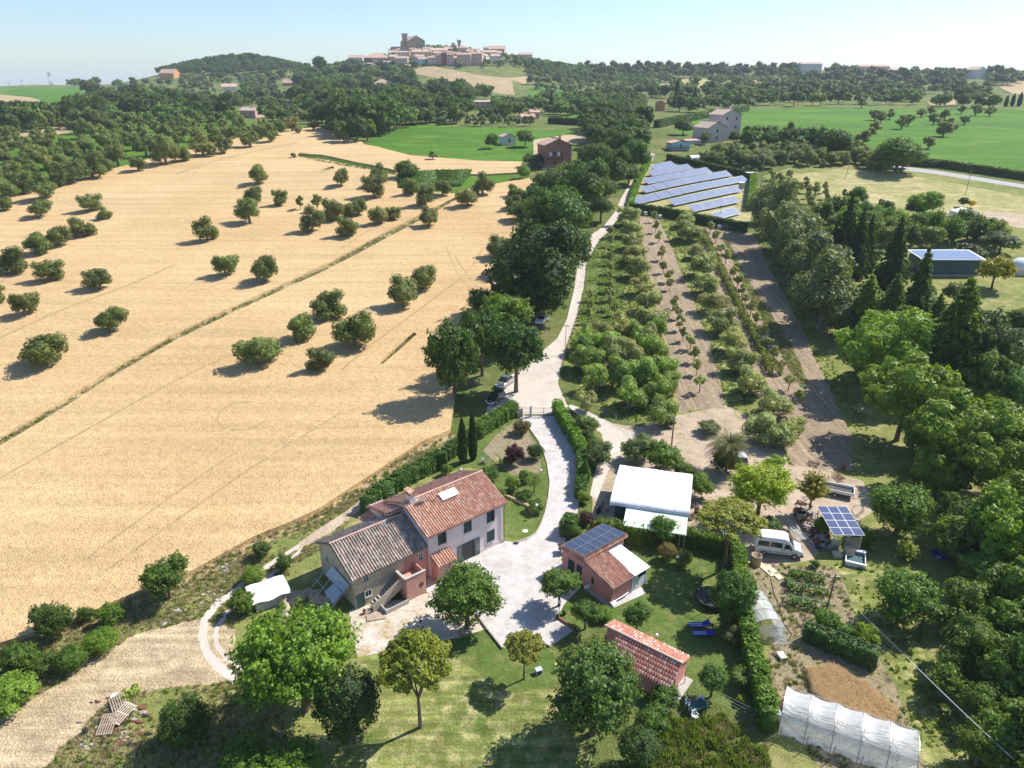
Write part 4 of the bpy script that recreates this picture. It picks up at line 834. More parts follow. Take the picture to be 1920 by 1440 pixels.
TC(1395, 1268, 46, 'palm', .7, .5, (.08, .14, .03), 'small palm in the shade of the long hedge', None, lod=0)
def CY(bx, by, wpx, hpx, label, group, lod=0, col=None):
    p = G(bx, by); s = PPM(p)
    hm = hpx / s / .88
    return place_tree(p, wpx / s, hm, 0.1, 'cypress', col, label, group, lod=lod)
CY(868, 868, 19, 84, 'left of the two slim cypresses behind the farmhouse', 'garden cypresses')
CY(887, 862, 19, 88, 'right of the two slim cypresses behind the farmhouse', 'garden cypresses')
for x, y, w_, h_, lb in [(1267,202,11,45,'tall cypress above the right green field'),(1301,203,8,34,'shorter cypress above the right green field'),(1033,210,8,34,'cypress behind the pink villa'),(832,186,7,34,'slim cypress in the middle of the central wood'),(1885,200,8,18,'cypress in the far right row'),(1897,199,8,20,'second cypress in the far right row'),(1910,199,9,22,'last cypress in the far right row'),(770,270,5,8,'tiny cypress')][:7]:
    CY(x, y, w_, h_, lb, 'distant cypresses', 1)
band([(1615,203,18),(1640,226,24),(1650,232,22),(1667,224,18),(1671,217,14),(1690,242,26),(1702,236,22),(1727,220,20),(1744,217,18)], 'olive on the left strip of the big right field', 'olives dividing the right green field', key=0)
band([(1750,234,24),(1770,227,24),(1768,256,30),(1780,248,26),(1808,234,20),(1802,214,16),(1828,217,24),(1855,218,18),(1740,279,26),(1860,212,16)], 'olive on the right strip of the big right field', 'olives dividing the right green field', key=0)
band([(1617,270,30),(1640,250,24),(1630,262,24),(1600,284,26)], 'olive below the left strip of the big right field', 'olives dividing the right green field', key=0)
for a in [((1562,266,76,'broad',.8,.5,(.05,.10,.022)),'wide dark round tree in the right green field'),((1687,286,92,'broad',.78,.5,(.06,.11,.025)),'widest dark tree in front of the right green field'),((1455,250,24,'broad',.95,.5,(.05,.10,.02)),'small dark tree right of the pale farmhouse'),((1480,254,30,'broad',.95,.5,(.045,.09,.02)),'second dark tree right of the pale farmhouse'),
          ((1282,236,36,'broad',.85,.5,(.04,.085,.02)),'dark round tree left of the pale farmhouse'),((1322,258,22,'broad',1,.5,(.05,.1,.02)),'small tree at the gable of the pale farmhouse'),((1378,256,26,'broad',.9,.5,(.045,.09,.02)),'tree in front of the tall farmhouse block'),((1350,282,30,'broad',.7,.3,(.09,.16,.03)),'light bush below the pale farmhouse'),((1740,372,70,'pine',.7,3,(.12,.2,.03)),'umbrella-shaped pine on the far right meadow'),((1722,385,44,'broad',.8,1,(.06,.12,.025)),'dark tree left of the meadow pine'),((1808,377,20,'broad',.9,.5,(.07,.13,.03)),'small tree behind the white plastic shelter'),((1822,381,18,'broad',.8,.3,(.45,.40,.03)),'yellow flowering bush behind the white shelter')]:
    x, y, w_, k_, asp, th, c = a[0]
    TC(x, y, w_, k_, asp, th, c, a[1], None, lod=0 if w_ > 50 else 1)
# agaves
def agave(x, y, wpx, col, label, n=26):
    p = G(x, y); r = wpx / PPM(p) / 2; mb = MB()
    for k in range(n):
        a = 2.4 * k; up = R(80) - R(62) * k / n; L = r * random.uniform(.85, 1.15) * (1.1 if k > n / 3 else 1.3)
        d = Vector((math.cos(a) * math.cos(up), math.sin(a) * math.cos(up), math.sin(up))); s = Vector((-math.sin(a), math.cos(a), 0))
        m = d * L * .5 + Vector((0, 0, .02)); e = d * L + Vector((0, 0, -.12 * L))
        mb.add([s * .03, -s * .03, m - s * .07, m + s * .07, e], [(0, 1, 2, 3), (3, 2, 4)])
    o = mb.build('agave', LM, loc=p); o.color = (*col, 1); tag(o, label, 'agave')
agave(909, 868, 30, (.30, .38, .34), 'blue-grey agave in the garden oval')
agave(938, 872, 36, (.42, .42, .16), 'cream striped agave right of the blue one', 30)
agave(955, 862, 22, (.36, .36, .14), 'smaller striped agave near the purple bush', 20)
agave(702, 1140, 24, (.12, .17, .10), 'green agave at the foot of the old barn', 22)
agave(1600, 1030, 20, (.1, .16, .06), 'spiky rosette beside the canopy post', 16)
# ------------------------------------------------------------------ hedges
def hedge(pts, wm, hm, col, label, leaf=.16, dens=70, h0=None, ground=True, group=None, cat='hedge', name='hedge', core=True, zoff=0):
    rs = np.random.RandomState(len(pts) * 13 + int(pts[0][0]))
    P = [G(*q) for q in pts]; o0 = P[0]
    Cs, Ns = [], []; mb = MB()
    for a, b in zip(P, P[1:]):
        d = b - a; L = math.hypot(d[0], d[1]); t = Vector((d[0] / L, d[1] / L, 0)); nn = Vector((-t[1], t[0], 0))
        area = L * (2 * hm + wm); n = int(area * dens)
        s = rs.uniform(0, L, n); u = rs.uniform(0, 2 * hm + wm, n)
        lump = .08 * np.sin(s * 2.1 + a[0]) + .06 * np.sin(s * 5.3 + a[1])
        side = np.where(u < hm, -1, np.where(u < hm + wm, 0, 1))
        off = np.where(side == 0, u - hm - wm / 2, side * (wm / 2 + lump)); z = np.where(side == 0, hm + lump * 1.6, np.where(side < 0, u, 2 * hm + wm - u))
        off = off + rs.normal(0, .07, n); z = z + rs.normal(0, .08, n)
        f = s / L
        C_ = np.column_stack([a[0] + d[0] * f + nn[0] * off, a[1] + d[1] * f + nn[1] * off, a[2] + d[2] * f + z + zoff])
        N_ = np.column_stack([nn[0] * side, nn[1] * side, np.where(side == 0, 1., .25)])
        Cs.append(C_); Ns.append(N_)
        if core:
            w2 = wm / 2 - .12; e = t * .1
            q = [a - e + nn * w2, a - e - nn * w2, b + e - nn * w2, b + e + nn * w2]
            lo_ = [v + Vector((0, 0, zoff - .1)) for v in q]; hi_ = [v + Vector((0, 0, hm - .12 + zoff)) for v in q]
            mb.add([v - o0 for v in lo_ + hi_], [(0, 1, 5, 4), (1, 2, 6, 5), (2, 3, 7, 6), (3, 0, 4, 7), (4, 5, 6, 7)])
    C_ = np.vstack(Cs) - np.array(o0); N_ = np.vstack(Ns)
    cr = None
    if core: cr = (np.array(mb.v), np.array(mb.f))
    me = quads_mesh(name, leaves(C_, N_, leaf, rs, 1.5), [LM], cr)
    o = link(name, me, None, o0); o.color = (*col, 1)
    return tag(o, label, cat, group)
HG = (.075, .155, .02); HB = (.13, .24, .02)
hedge([(965,776),(940,790),(915,806),(890,822)], 1.7, 2.0, (.10,.19,.02), 'bright clipped hedge inside the farm gate', .15, 110)
hedge([(886,826),(862,842),(835,862)], 1.5, 1.7, HG, 'hedge segment around the cypresses', .15, 100)
hedge([(830,866),(800,886),(765,904),(735,922),(705,945),(688,962)], 1.8, 1.9, (.06,.125,.018), 'long dark hedge behind the pink farmhouse', .16, 100)
hedge([(1044,772),(1052,790),(1066,812),(1080,835),(1090,858)], 1.3, 2.0, (.12,.24,.02), 'bright hedge behind the green drive fence', .16, 110)
hedge([(1090,862),(1092,900),(1086,935)], 1.2, 1.6, HG, 'lower hedge along the drive', .16, 90)
hedge([(1062,1008),(1072,985)], 1.6, 1.8, HG, 'clipped hedge block at the drive corner', .15, 110)
hedge([(1120,1000),(1160,1008),(1195,1018),(1240,1012),(1285,1020),(1330,1030),(1382,1044)], 1.1, 2.0, (.12,.20,.02), 'straight hedge between the lawn and the yard', .15, 100)
hedge([(1380,1048),(1384,1085),(1388,1130),(1394,1180),(1406,1240),(1420,1290),(1432,1340),(1438,1372)], 1.3, 2.1, (.11,.20,.02), 'long hedge right of the shaded lawn', .17, 90)
hedge([(1507,1196),(1560,1220),(1600,1236),(1640,1252)], 1.0, 1.7, (.06,.13,.03), 'bean row on a wire trellis', .15, 90, name='bean_row', cat='bean row')
hedge([(1560,1190),(1600,1205),(1640,1225)], .8, 1.3, (.08,.17,.03), 'shorter bean row behind the long one', .15, 80, name='bean_row', cat='bean row')
hedge([(1180,396),(1240,404),(1290,414),(1340,424),(1400,436)], 1.6, 2.6, (.055,.115,.018), 'near hedge of the solar field', .3, 22)
hedge([(1180,396),(1188,365),(1200,335),(1216,306)], 2.0, 1.6, (.14,.26,.02), 'bright hedge between road and solar field', .3, 22)
hedge([(1252,300),(1290,308),(1340,320),(1400,332)], 1.8, 2.2, (.06,.12,.02), 'far hedge of the solar field', .35, 18)
hedge([(1412,338),(1410,365),(1407,395)], 2.2, 2.6, (.14,.26,.02), 'bright right hedge of the solar field', .3, 22)
hedge([(1230,240),(1290,228),(1360,215),(1400,208)], 3.0, 4.0, (.085,.15,.03), 'thick hedge above the right green field', .6, 8)
hedge([(1700,310),(1760,313),(1830,323),(1920,336),(2000,348)], 3.0, 2.6, (.075,.115,.03), 'reedy hedge below the right green field', .5, 8)
hedge([(1030,232),(1070,234),(1110,236)], 3.0, 3.5, (.04,.075,.02), 'dark hedge behind the field by the villa', .6, 8)
# vines
VC = (.10, .19, .03)
for i in range(9):
    t = i / 8
    hedge([(752 + t * 4 - 6, 330 + t * 24), (820, 326 + t * 24), (885 - 20 * t, 325 + t * 24)], .7, 1.5, VC, f'{ORD[i]} vine row from the top of the small vineyard', .3, 14, group='vine rows of the small vineyard', name='vine_row', cat='vine row')
hedge([(562,292),(600,300),(650,309),(700,317),(742,326)], .7, 1.3, (.085,.14,.03), 'single long vine row crossing the upper wheat', .28, 9, name='vine_row', cat='vine row', core=False)
hedge([(565,296),(600,305),(650,314),(700,322),(742,331)], .6, 1.1, (.085,.14,.03), 'second thinner vine row just below the long one', .28, 7, name='vine_row', cat='vine row', core=False)
hedge([(1314,440),(1340,490),(1370,550),(1400,610),(1430,670),(1446,705)], .7, 1.3, (.16,.21,.035), 'yellow-green vine row down the orchard middle', .22, 34, name='vine_row', cat='vine row', core=False)
# ------------------------------------------------------------------ scattered woods (each tree its own object)
WOODS = [ # polygon of bases, spacing px, width px, kinds, colour list, label, group
 ([(-40,240),(0,232),(110,226),(150,205),(165,180),(330,190),(430,205),(470,232),(330,226),(240,228),(120,240),(-40,262)], (19,9), (26,46), ['broad']*5+['dense'], [(.036,.072,.018),(.045,.09,.018),(.06,.10,.025)], 'of the wood behind the left terraces', 'wood behind the left terraces'),
 ([(560,150),(620,135),(700,140),(760,150),(830,160),(900,175),(925,195),(905,222),(860,232),(800,232),(760,238),(705,262),(650,275),(600,235),(555,205),(545,175)], (17,7.5), (26,44), ['broad']*6+['dense'], [(.04,.085,.018),(.05,.105,.018),(.034,.07,.02),(.085,.14,.022)], 'of the big wood below the hill town', 'central wood below the hill town'),
 ([(610,262),(700,266),(760,236),(735,226),(640,232)], (24,10), (50,66), ['broad'], [(.05,.10,.018),(.042,.088,.018)], 'of the wood edge above the bright green field', 'front edge of the central wood'),
 ([(480,150),(555,140),(560,200),(600,235),(540,240),(470,228),(430,205),(440,170)], (20,9), (18,28), ['broad','olive'], [(.05,.095,.025),(.07,.11,.04)], 'of the slope left of the central wood', 'slope left of the central wood'),
 ([(1060,258),(1090,240),(1130,228),(1190,232),(1220,245),(1215,275),(1180,300),(1150,300),(1110,280)], (22,10), (34,52), ['broad']*4+['dense'], [(.036,.075,.018),(.05,.10,.02)], 'of the belt at the top of the gravel road', 'belt at the top of the gravel road'),
 ([(900,200),(990,196),(1060,206),(1140,196),(1215,205),(1210,228),(1130,226),(1080,212),(1020,208),(960,222),(905,225)], (20,8), (20,34), ['broad','broad','olive'], [(.045,.09,.02),(.06,.11,.025)], 'of the woodland behind the villa', 'mixed woodland behind the villa'),
 ([(820,226),(1010,232),(1005,240),(822,236)], (18,5), (18,22), ['olive'], [(.09,.13,.065)], 'of the grove behind the bright green field', 'olive grove behind the green field'),
 ([(1220,200),(1400,190),(1600,192),(1760,192),(1870,200),(1870,206),(1640,200),(1500,199),(1380,205),(1260,218)], (17,7), (20,36), ['broad','broad','linden'], [(.06,.12,.02),(.04,.085,.02),(.095,.17,.03)], 'of the tree line above the right green field', 'tree line above the right green field'),
 ([(1140,160),(1500,160),(1850,168),(1860,190),(1500,188),(1220,196),(1130,190)], (19,8), (16,28), ['broad','broad','olive','dense'], [(.04,.08,.025),(.055,.10,.035),(.07,.11,.05)], 'of the wooded slope under the right ridge', 'wooded slope under the right ridge'),
 ([(1440,285),(1500,282),(1600,292),(1700,318),(1660,326),(1560,312),(1480,312),(1440,318),(1370,318),(1280,300),(1300,290)], (24,8.5), (22,34), ['olive'], [(.13,.17,.085),(.10,.145,.06)], 'of the grove above the hay meadow', 'olive grove above the hay meadow'),
 ([(1640,300),(1700,298),(1690,320)], (16,8), (26,30), ['broad'], [(.04,.08,.02)], 'of the clump by the country road', 'trees at the country road corner'),
 ([(1400,262),(1450,255),(1560,262),(1570,285),(1480,282),(1400,285)], (22,9), (26,38), ['broad','broad','olive'], [(.05,.11,.02),(.075,.14,.025)], 'of the white farmhouse garden', 'trees round the white farmhouse'),
 ([(1520,395),(1700,420),(1860,440),(1880,470),(1700,470),(1560,470)], (30,13), (32,48), ['broad','feather','olive'], [(.085,.17,.025),(.065,.12,.02),(.10,.15,.05)], 'of the thicket above the green barn', 'thicket above the green barn'),
 ([(1240,288),(1290,282),(1400,296),(1400,312),(1300,305)], (20,7), (16,24), ['broad','olive'], [(.08,.15,.03),(.10,.12,.05)], 'of the small greenhouse garden', 'garden around the small greenhouse'),
 ([(20,164),(330,158),(330,164),(20,166)], (24,4), (14,24), ['broad'], [(.035,.065,.025)], 'of the left skyline', 'trees on the left skyline'),
 ([(340,150),(380,142),(480,145),(560,148),(540,170),(420,175),(330,172)], (17,7), (12,20), ['broad','dense','olive'], [(.045,.08,.03),(.06,.10,.04)], 'of the slope below the wooded hill', 'trees below the wooded hill'),
 ([(860,150),(1000,150),(1000,142),(1120,146),(1130,160),(1000,165),(985,150)], (14,6), (12,20), ['olive','broad'], [(.055,.095,.04),(.04,.08,.03)], 'of the slope below the hill town', 'slope below the hill town'),
 ([(1100,125),(1320,128),(1440,130),(1440,150),(1300,152),(1140,152),(1100,140)], (13,5), (12,22), ['broad','pine','dense'], [(.036,.07,.03),(.045,.085,.035)], 'of the skyline ridge', 'skyline ridge trees'),
 ([(1440,130),(1600,128),(1760,138),(1900,146),(1900,160),(1700,158),(1500,158),(1440,150)], (14,6), (14,24), ['broad','pine','dense'], [(.036,.07,.03),(.05,.09,.035)], 'of the far right ridge', 'far right ridge trees'),
 ([(560,128),(650,120),(760,128),(900,132),(1000,125),(1100,122),(1100,132),(1000,142),(880,142),(700,140),(560,145)], (13,5), (11,18), ['broad','dense'], [(.036,.07,.03),(.045,.08,.03)], 'of the belt round the hill town', 'trees round the hill town'),
]
BARE = [(1150,170,1300,178)]
KEEP_OFF = [(1160,147,1340,154),(1400,146,1480,153),(1225,158,1300,166),(1560,158,1640,164),(1690,170,1740,178),(696,156,740,184),(780,128,990,180),(405,160,450,188),(440,200,485,240),(888,186,925,224),(975,212,1012,234),(1015,250,1100,312),(1310,210,1400,270),(1250,255,1310,300),(520,148,560,180),(936,248,975,276),(1495,110,1550,150),(1605,105,1710,146),(1810,128,1850,168),(1205,185,1255,215),(1280,278,1330,305),(1735,182,1800,198)]
inds = []
for poly, sp, wr, kinds, cols, lab, grp in WOODS:
    xs = [q[0] for q in poly]; ys = [q[1] for q in poly]
    y = min(ys); row = 0
    while y < max(ys) + .1:
        x = min(xs) + (row % 2) * sp[0] / 2
        while x < max(xs):
            px_, py_ = x + random.uniform(-.42, .42) * sp[0], y + random.uniform(-.4, .4) * sp[1]
            if inpoly(np.array([px_]), np.array([py_]), poly)[0] and not any(a <= px_ <= c_ and b <= py_ <= d_ for a, b, c_, d_ in KEEP_OFF):
                f = (py_ - min(ys)) / max(1, max(ys) - min(ys))
                wd = wr[0] + (wr[1] - wr[0]) * (.25 * random.random() + .75 * f) * random.uniform(.8, 1.1)
                inds.append((px_, py_, wd, random.choice(kinds), random.choice(cols), lab, grp))
            x += sp[0]
        y += sp[1]; row += 1
inds.sort(key=lambda t: -t[2])
NOUN = {'olive': 'olive tree', 'broad': 'tree', 'dense': 'dark oak', 'linden': 'tall tree', 'cedar': 'cedar', 'pine': 'pine', 'feather': 'light sprawling tree'}
WL = {}
for g_ in sorted(set(t[6] for t in inds)):
    for k_ in NOUN:
        sub = [t for t in inds if t[6] == g_ and t[3] == k_]
        if sub:
            for i_, l_ in cells(sub, NOUN[k_], sub[0][5]).items(): WL[id(sub[i_])] = l_
for t in inds:
    nm = KIND[t[3]][2]
    asp = {'olive': .9, 'broad': 1.0, 'dense': 1.05, 'linden': 1.1, 'cedar': 1.8, 'pine': .9, 'feather': 1}[t[3]]
    if NT.get(nm, 0) < 296:
        TB(t[0], t[1], t[2], t[3], asp * random.uniform(.85, 1.15), .1, t[4], WL[id(t)], t[6])
    else: OVER.append(t)
print('individual trees', NT, 'over', len(OVER))
# ------------------------------------------------------------------ masses that nobody could count: instanced clumps and far woods
def lib(name, me):
    return bpy.data.objects.new(name, me)
def scatter(name, P, scl, rot, sources, label=None, kind='stuff', idx=None):
    """P (n,3) positions; sources = list of objects; one geometry-nodes object"""
    n = len(P)
    me = bpy.data.meshes.new(name + '_points'); me.vertices.add(n); me.vertices.foreach_set('co', np.asarray(P, np.float32).ravel())
    scl = np.asarray(scl, np.float32)
    a = me.attributes.new('scl', 'FLOAT_VECTOR', 'POINT'); a.data.foreach_set('vector', scl.ravel())
    a = me.attributes.new('rot', 'FLOAT_VECTOR', 'POINT'); r3 = np.zeros((n, 3), np.float32); r3[:, 2] = rot; a.data.foreach_set('vector', r3.ravel())
    a = me.attributes.new('idx', 'INT', 'POINT'); a.data.foreach_set('value', (idx if idx is not None else rng.randint(0, len(sources), n)).astype(np.int32))
    ng = bpy.data.node_groups.new(name + '_gn', 'GeometryNodeTree')
    ng.interface.new_socket('Geometry', in_out='INPUT', socket_type='NodeSocketGeometry'); ng.interface.new_socket('Geometry', in_out='OUTPUT', socket_type='NodeSocketGeometry')
    gi = ng.nodes.new('NodeGroupInput'); go = ng.nodes.new('NodeGroupOutput')
    g2 = ng.nodes.new('GeometryNodeGeometryToInstance')
    for s_ in reversed(sources):
        oi = ng.nodes.new('GeometryNodeObjectInfo'); oi.inputs[0].default_value = s_; oi.inputs['As Instance'].default_value = True
        ng.links.new(oi.outputs['Geometry'], g2.inputs[0])
    ip = ng.nodes.new('GeometryNodeInstanceOnPoints'); ip.inputs['Pick Instance'].default_value = True
    def at(nm_, ty):
        q = ng.nodes.new('GeometryNodeInputNamedAttribute'); q.data_type = ty; q.inputs[0].default_value = nm_; return q.outputs[0]
    jn = ng.nodes.new('GeometryNodeJoinGeometry')
    for l_ in list(ng.links):
        if l_.to_node == g2: ng.links.new(l_.from_socket, jn.inputs[0]); 
    ng.nodes.remove(g2)
    ng.links.new(gi.outputs[0], ip.inputs['Points']); ng.links.new(jn.outputs[0], ip.inputs['Instance'])
    ng.links.new(at('idx', 'INT'), ip.inputs['Instance Index']); ng.links.new(at('scl', 'FLOAT_VECTOR'), ip.inputs['Scale'])
    er = ng.nodes.new('FunctionNodeEulerToRotation'); ng.links.new(at('rot', 'FLOAT_VECTOR'), er.inputs[0]); ng.links.new(er.outputs[0], ip.inputs['Rotation'])
    ng.links.new(ip.outputs[0], go.inputs[0])
    o = link(name, me); md = o.modifiers.new('scatter', 'NODES'); md.node_group = ng
    o['kind'] = kind
    return tag(o, label, None)
LFM = {k: (leaf_mat('leaf_' + k, c, .25, .2, 0, (1, 1, .9)) if k in ('dry', 'straw', 'oat') else leaf_mat('leaf_' + k, c)) for k, c in dict(light=(.19, .27, .055), dark=(.08, .14, .034), mid=(.13, .20, .045), olive=(.17, .21, .095), weed=(.16, .22, .045), dry=(.50, .42, .24), straw=(.67, .48, .255), oat=(.80, .64, .42), crop=(.07, .15, .025)).items()}
def recolour(me, mat, nm):
    m2 = me.copy(); m2.name = nm; m2.materials.clear(); m2.materials.append(mat); return m2
def far_src(key, mat, i):
    me = recolour(CR[key][i % len(CR[key])], LFM[mat], 'far_tree_crown'); return lib('far_tree', me)
if True:
    src = [far_src('broad_far', 'dark', i) for i in range(4)] + [far_src('broad_far', 'mid', i) for i in range(4)] + [far_src('olive_far', 'olive', i) for i in range(4)] + [far_src('broad_far', 'light', i) for i in range(3)]
    P = []; S = []; I = []
    for t in OVER:
        p = G(t[0], t[1]); wm = t[2] / PPM(p); hh = wm * random.uniform(.85, 1.15)
        P.append((p[0], p[1], p[2] + hh * .45)); S.append((wm / 2, wm / 2, hh / 2)); I.append(random.randint(8, 11) if t[3] == 'olive' else random.randint(0, 7))
    # the plantation that covers the round hill, and fill on every far slope
    def fill(poly, n, wr, ids, hz=1.0):
        xs = [q[0] for q in poly]; ys = [q[1] for q in poly]; W = [G(*q)[:2] for q in densify(poly, 40)]
        A_ = np.array(W); lo, hi = A_.min(0), A_.max(0)
        k = 0; tries = 0
        while k < n and tries < n * 30:
            tries += 1
            x_, y_ = random.uniform(lo[0], hi[0]), random.uniform(lo[1], hi[1])
            if inpoly(np.array([x_]), np.array([y_]), W)[0]:
                pp = proj((x_, y_, float(hgt(x_, y_))))
                if any(a <= pp[0] <= c_ and b <= pp[1] <= d_ for a, b, c_, d_ in KEEP_OFF): continue
                wm = random.uniform(*wr); hh = wm * random.uniform(.85, 1.2) * hz
                P.append((x_, y_, float(hgt(x_, y_)) + hh * .45)); S.append((wm / 2, wm / 2, hh / 2)); I.append(random.choice(ids)); k += 1
    D = list(range(0, 4)); MD = list(range(0, 8)) + [4, 5, 6, 12, 13]; O = list(range(8, 12))
    for k in range(650):
        a = random.uniform(0, 6.28); q = math.sqrt(random.random())
        x_, y_ = -455 + math.cos(a) * q * 112, 1265 + math.sin(a) * q * 120
        wm = random.uniform(8, 12)
        P.append((x_, y_, float(hgt(x_, y_)) + wm * .6)); S.append((wm / 2, wm / 2, wm * .62)); I.append(random.choice(D))
    fill([(-60,250),(0,232),(150,200),(330,190),(470,235),(330,240),(120,250)], 130, (8, 13), MD)
    fill([(560,150),(700,140),(900,175),(925,195),(905,225),(760,240),(650,272),(600,235),(550,200)], 260, (7, 12), MD)
    fill([(440,165),(560,150),(600,235),(470,232)], 90, (6, 10), MD + O)
    fill([(180,168),(440,160),(470,200),(330,190),(180,182)], 70, (6, 9), MD + O)
    fill([(1130,158),(1500,158),(1860,166),(1860,196),(1500,194),(1220,200),(1130,195)], 280, (7, 12), MD + O)
    fill([(1000,150),(1140,150),(1130,200),(1000,196)], 90, (7, 11), MD + O)
    fill([(905,196),(1220,202),(1210,232),(1080,216),(905,226)], 130, (7, 11), MD)
    fill([(1060,262),(1120,226),(1215,240),(1215,285),(1150,302)], 60, (7, 10), MD)
    fill([(1100,130),(1440,132),(1500,158),(1140,155)], 260, (7, 12), MD + O)
    fill([(1440,132),(1920,142),(1920,160),(1500,158)], 300, (8, 13), MD)
    fill([(600,132),(700,128),(1100,126),(1140,150),(1000,140),(700,142),(560,148)], 150, (6, 10), MD)
    for k in range(260):
        x_, y_ = random.uniform(5, 230), random.uniform(1040, 1230); wm = random.uniform(7, 12)
        pp = proj((x_, y_, float(hgt(x_, y_))))
        if 1.0 and pp[1] > 127 and pp[0] < 990: continue
        P.append((x_, y_, float(hgt(x_, y_)) + wm * .45)); S.append((wm / 2, wm / 2, wm * .55)); I.append(random.choice(MD))
    for k in range(620):
        x_, y_ = random.gauss(-95, 150), random.uniform(1030, 1230)
        pp = proj((x_, y_, float(hgt(x_, y_))))
        if abs(x_ + 95) > 330 or 778 <= pp[0] <= 985 and 127 <= pp[1] <= 182 or (655 < pp[0] < 1030 and random.random() < .6): continue
        wm = random.uniform(5, 10); P.append((x_, y_, float(hgt(x_, y_)) + wm * .45)); S.append((wm / 2, wm / 2, wm * .55)); I.append(random.choice(MD))
    fill([(850,126),(990,112),(1000,139),(945,138),(860,128)], 70, (5, 8), MD + O)
    fill([(1440,285),(1600,292),(1690,322),(1560,314),(1440,320)], 20, (4, 6), O)
    fill([(1260,292),(1400,300),(1440,330),(1400,326)], 26, (3, 5), MD + O)
    fill([(985,430),(1085,420),(1110,340),(1210,295),(1150,300),(1050,340),(990,380)], 60, (6, 9), MD)
    fill([(1560,520),(1640,480),(1800,620),(1920,640),(1990,900),(1900,1000),(1760,900),(1700,800),(1600,700)], 70, (4, 7), MD)
    fill([(1800,1020),(2000,980),(2100,1440),(1900,1440),(1820,1300)], 60, (2, 4), MD)
    o = scatter('far_woods', P, S, np.random.RandomState(3).uniform(0, 6.28, len(P)), src, 'mass of woodland covering the far slopes and hills', idx=np.array(I))
# ------------------------------------------------------------------ tufts of straw, weeds and grass
def tuft(name, mat, n, h, spread, seed, wd=.03):
    rs = np.random.RandomState(seed); a = rs.uniform(0, 6.28, n); r = rs.uniform(0, spread, n)
    b = np.column_stack([np.cos(a) * r, np.sin(a) * r, np.zeros(n)]); hh = h * rs.uniform(.6, 1.2, n)
    tip = b + np.column_stack([rs.normal(0, .22, n) * h, rs.normal(0, .22, n) * h, hh])
    t = np.column_stack([-np.sin(a * 3), np.cos(a * 3), np.zeros(n)]) * wd
    Q = np.stack([b - t, b + t, tip + t * .3, tip - t * .3], 1)
    return lib(name, quads_mesh(name, Q, [mat]))
def scatter_region(name, sel, n, src, smin, smax, label, dz=0, dens_noise=0, near=None, clip=None):
    """sel: list of region names (as finally cut), or None with clip polygon on the open terrain"""
    ids = [-1] if sel is None else [i for i, r in enumerate(REG) if (r[0] in sel or (r[0], r[1]) in sel)]
    tt = T[np.isin(cls, ids)]
    A_, B_, C__ = V[tt[:, 0]], V[tt[:, 1]], V[tt[:, 2]]
    if clip is not None:
        k = inpoly(C[np.isin(cls, ids)][:, 0], C[np.isin(cls, ids)][:, 1], clip); A_, B_, C__ = A_[k], B_[k], C__[k]
    ymax = near or 240
    k = ((A_ + B_ + C__)[:, 1] / 3 < ymax) & ((A_ + B_ + C__)[:, 1] / 3 > 25) & (np.abs((A_ + B_ + C__)[:, 0] / 3) < 190); A_, B_, C__ = A_[k], B_[k], C__[k]
    ar = np.abs((B_ - A_)[:, 0] * (C__ - A_)[:, 1] - (B_ - A_)[:, 1] * (C__ - A_)[:, 0]); ar = ar / ar.sum()
    j = rng.choice(len(ar), n, p=ar); u = rng.uniform(0, 1, (n, 1)); v = rng.uniform(0, 1, (n, 1)); f = (u + v) > 1; u = np.where(f, 1 - u, u); v = np.where(f, 1 - v, v)
    Q = A_[j] + (B_[j] - A_[j]) * u + (C__[j] - A_[j]) * v; X, Y = Q[:, 0], Q[:, 1]
    if near:
        keep = rng.uniform(0, 1, len(X)) < np.clip(1.15 - Y / near, 0, 1); X, Y = X[keep], Y[keep]
    if dens_noise:
        q = np.sin(X / 3.1 + np.sin(Y / 4.3) * 2) * np.sin(Y / 2.7 + np.sin(X / 5.1) * 2); keep = q > rng.uniform(-1, dens_noise, len(X)); X, Y = X[keep], Y[keep]
    P = np.column_stack([X, Y, hgt(X, Y) + dz]); s_ = rng.uniform(smin, smax, len(P))
    return scatter(name, P, np.column_stack([s_, s_, s_]), rng.uniform(0, 6.28, len(P)), src, label)
st = [tuft('straw_tuft', LFM['straw'], 18, .28, .34, i, .028) for i in range(3)]
scatter_region('wheat_ears', ['wheat_field'], 110000, st, .5, .95, 'ripe ears standing out of the nearer wheat', dz=.42, near=170)
wd = [tuft('weed_tuft', LFM['weed'], 22, .28, .3, 10 + i, .05) for i in range(2)]; dr = [tuft('dry_tuft', LFM['dry'], 20, .3, .3, 20 + i, .03) for i in range(2)]
vg = [(-400,1560),(-300,1300),(0,1215),(350,1085),(480,1012),(740,868),(845,812),(900,800),(700,940),(560,1060),(430,1180),(560,1400),(560,1560)]
scatter_region('verge_weeds', [('meadow', 'meadow')], 15000, wd + dr + dr + dr, .3, .8, 'weeds and dry grass on the verges', dens_noise=.3, clip=[tuple(G(*q)[:2]) for q in vg])
scatter_region('strip_weeds', ['grass_strip', 'stubble_strip'], 9000, wd + dr + dr, .6, 1.3, 'rough grass growing in the strips', dens_noise=1)
scatter_region('orchard_weeds', ['orchard_grass', 'orchard_meadow'], 12000, wd, .4, .9, 'grass and weeds under the orchard trees', dens_noise=.3)
scatter_region('garden_weeds', ['kitchen_garden'], 1800, wd + dr, .4, 1.0, 'weeds and dry stalks in the kitchen garden', dens_noise=.5)
oat = [tuft('oat_tuft', LFM['oat'], 30, .6, .3, 30 + i, .025) for i in range(2)]
scatter_region('ripe_oats', ['oat_patch_ground'], 4500, oat, .7, 1.1, 'patch of ripe orange-brown oats beside the greenhouse')
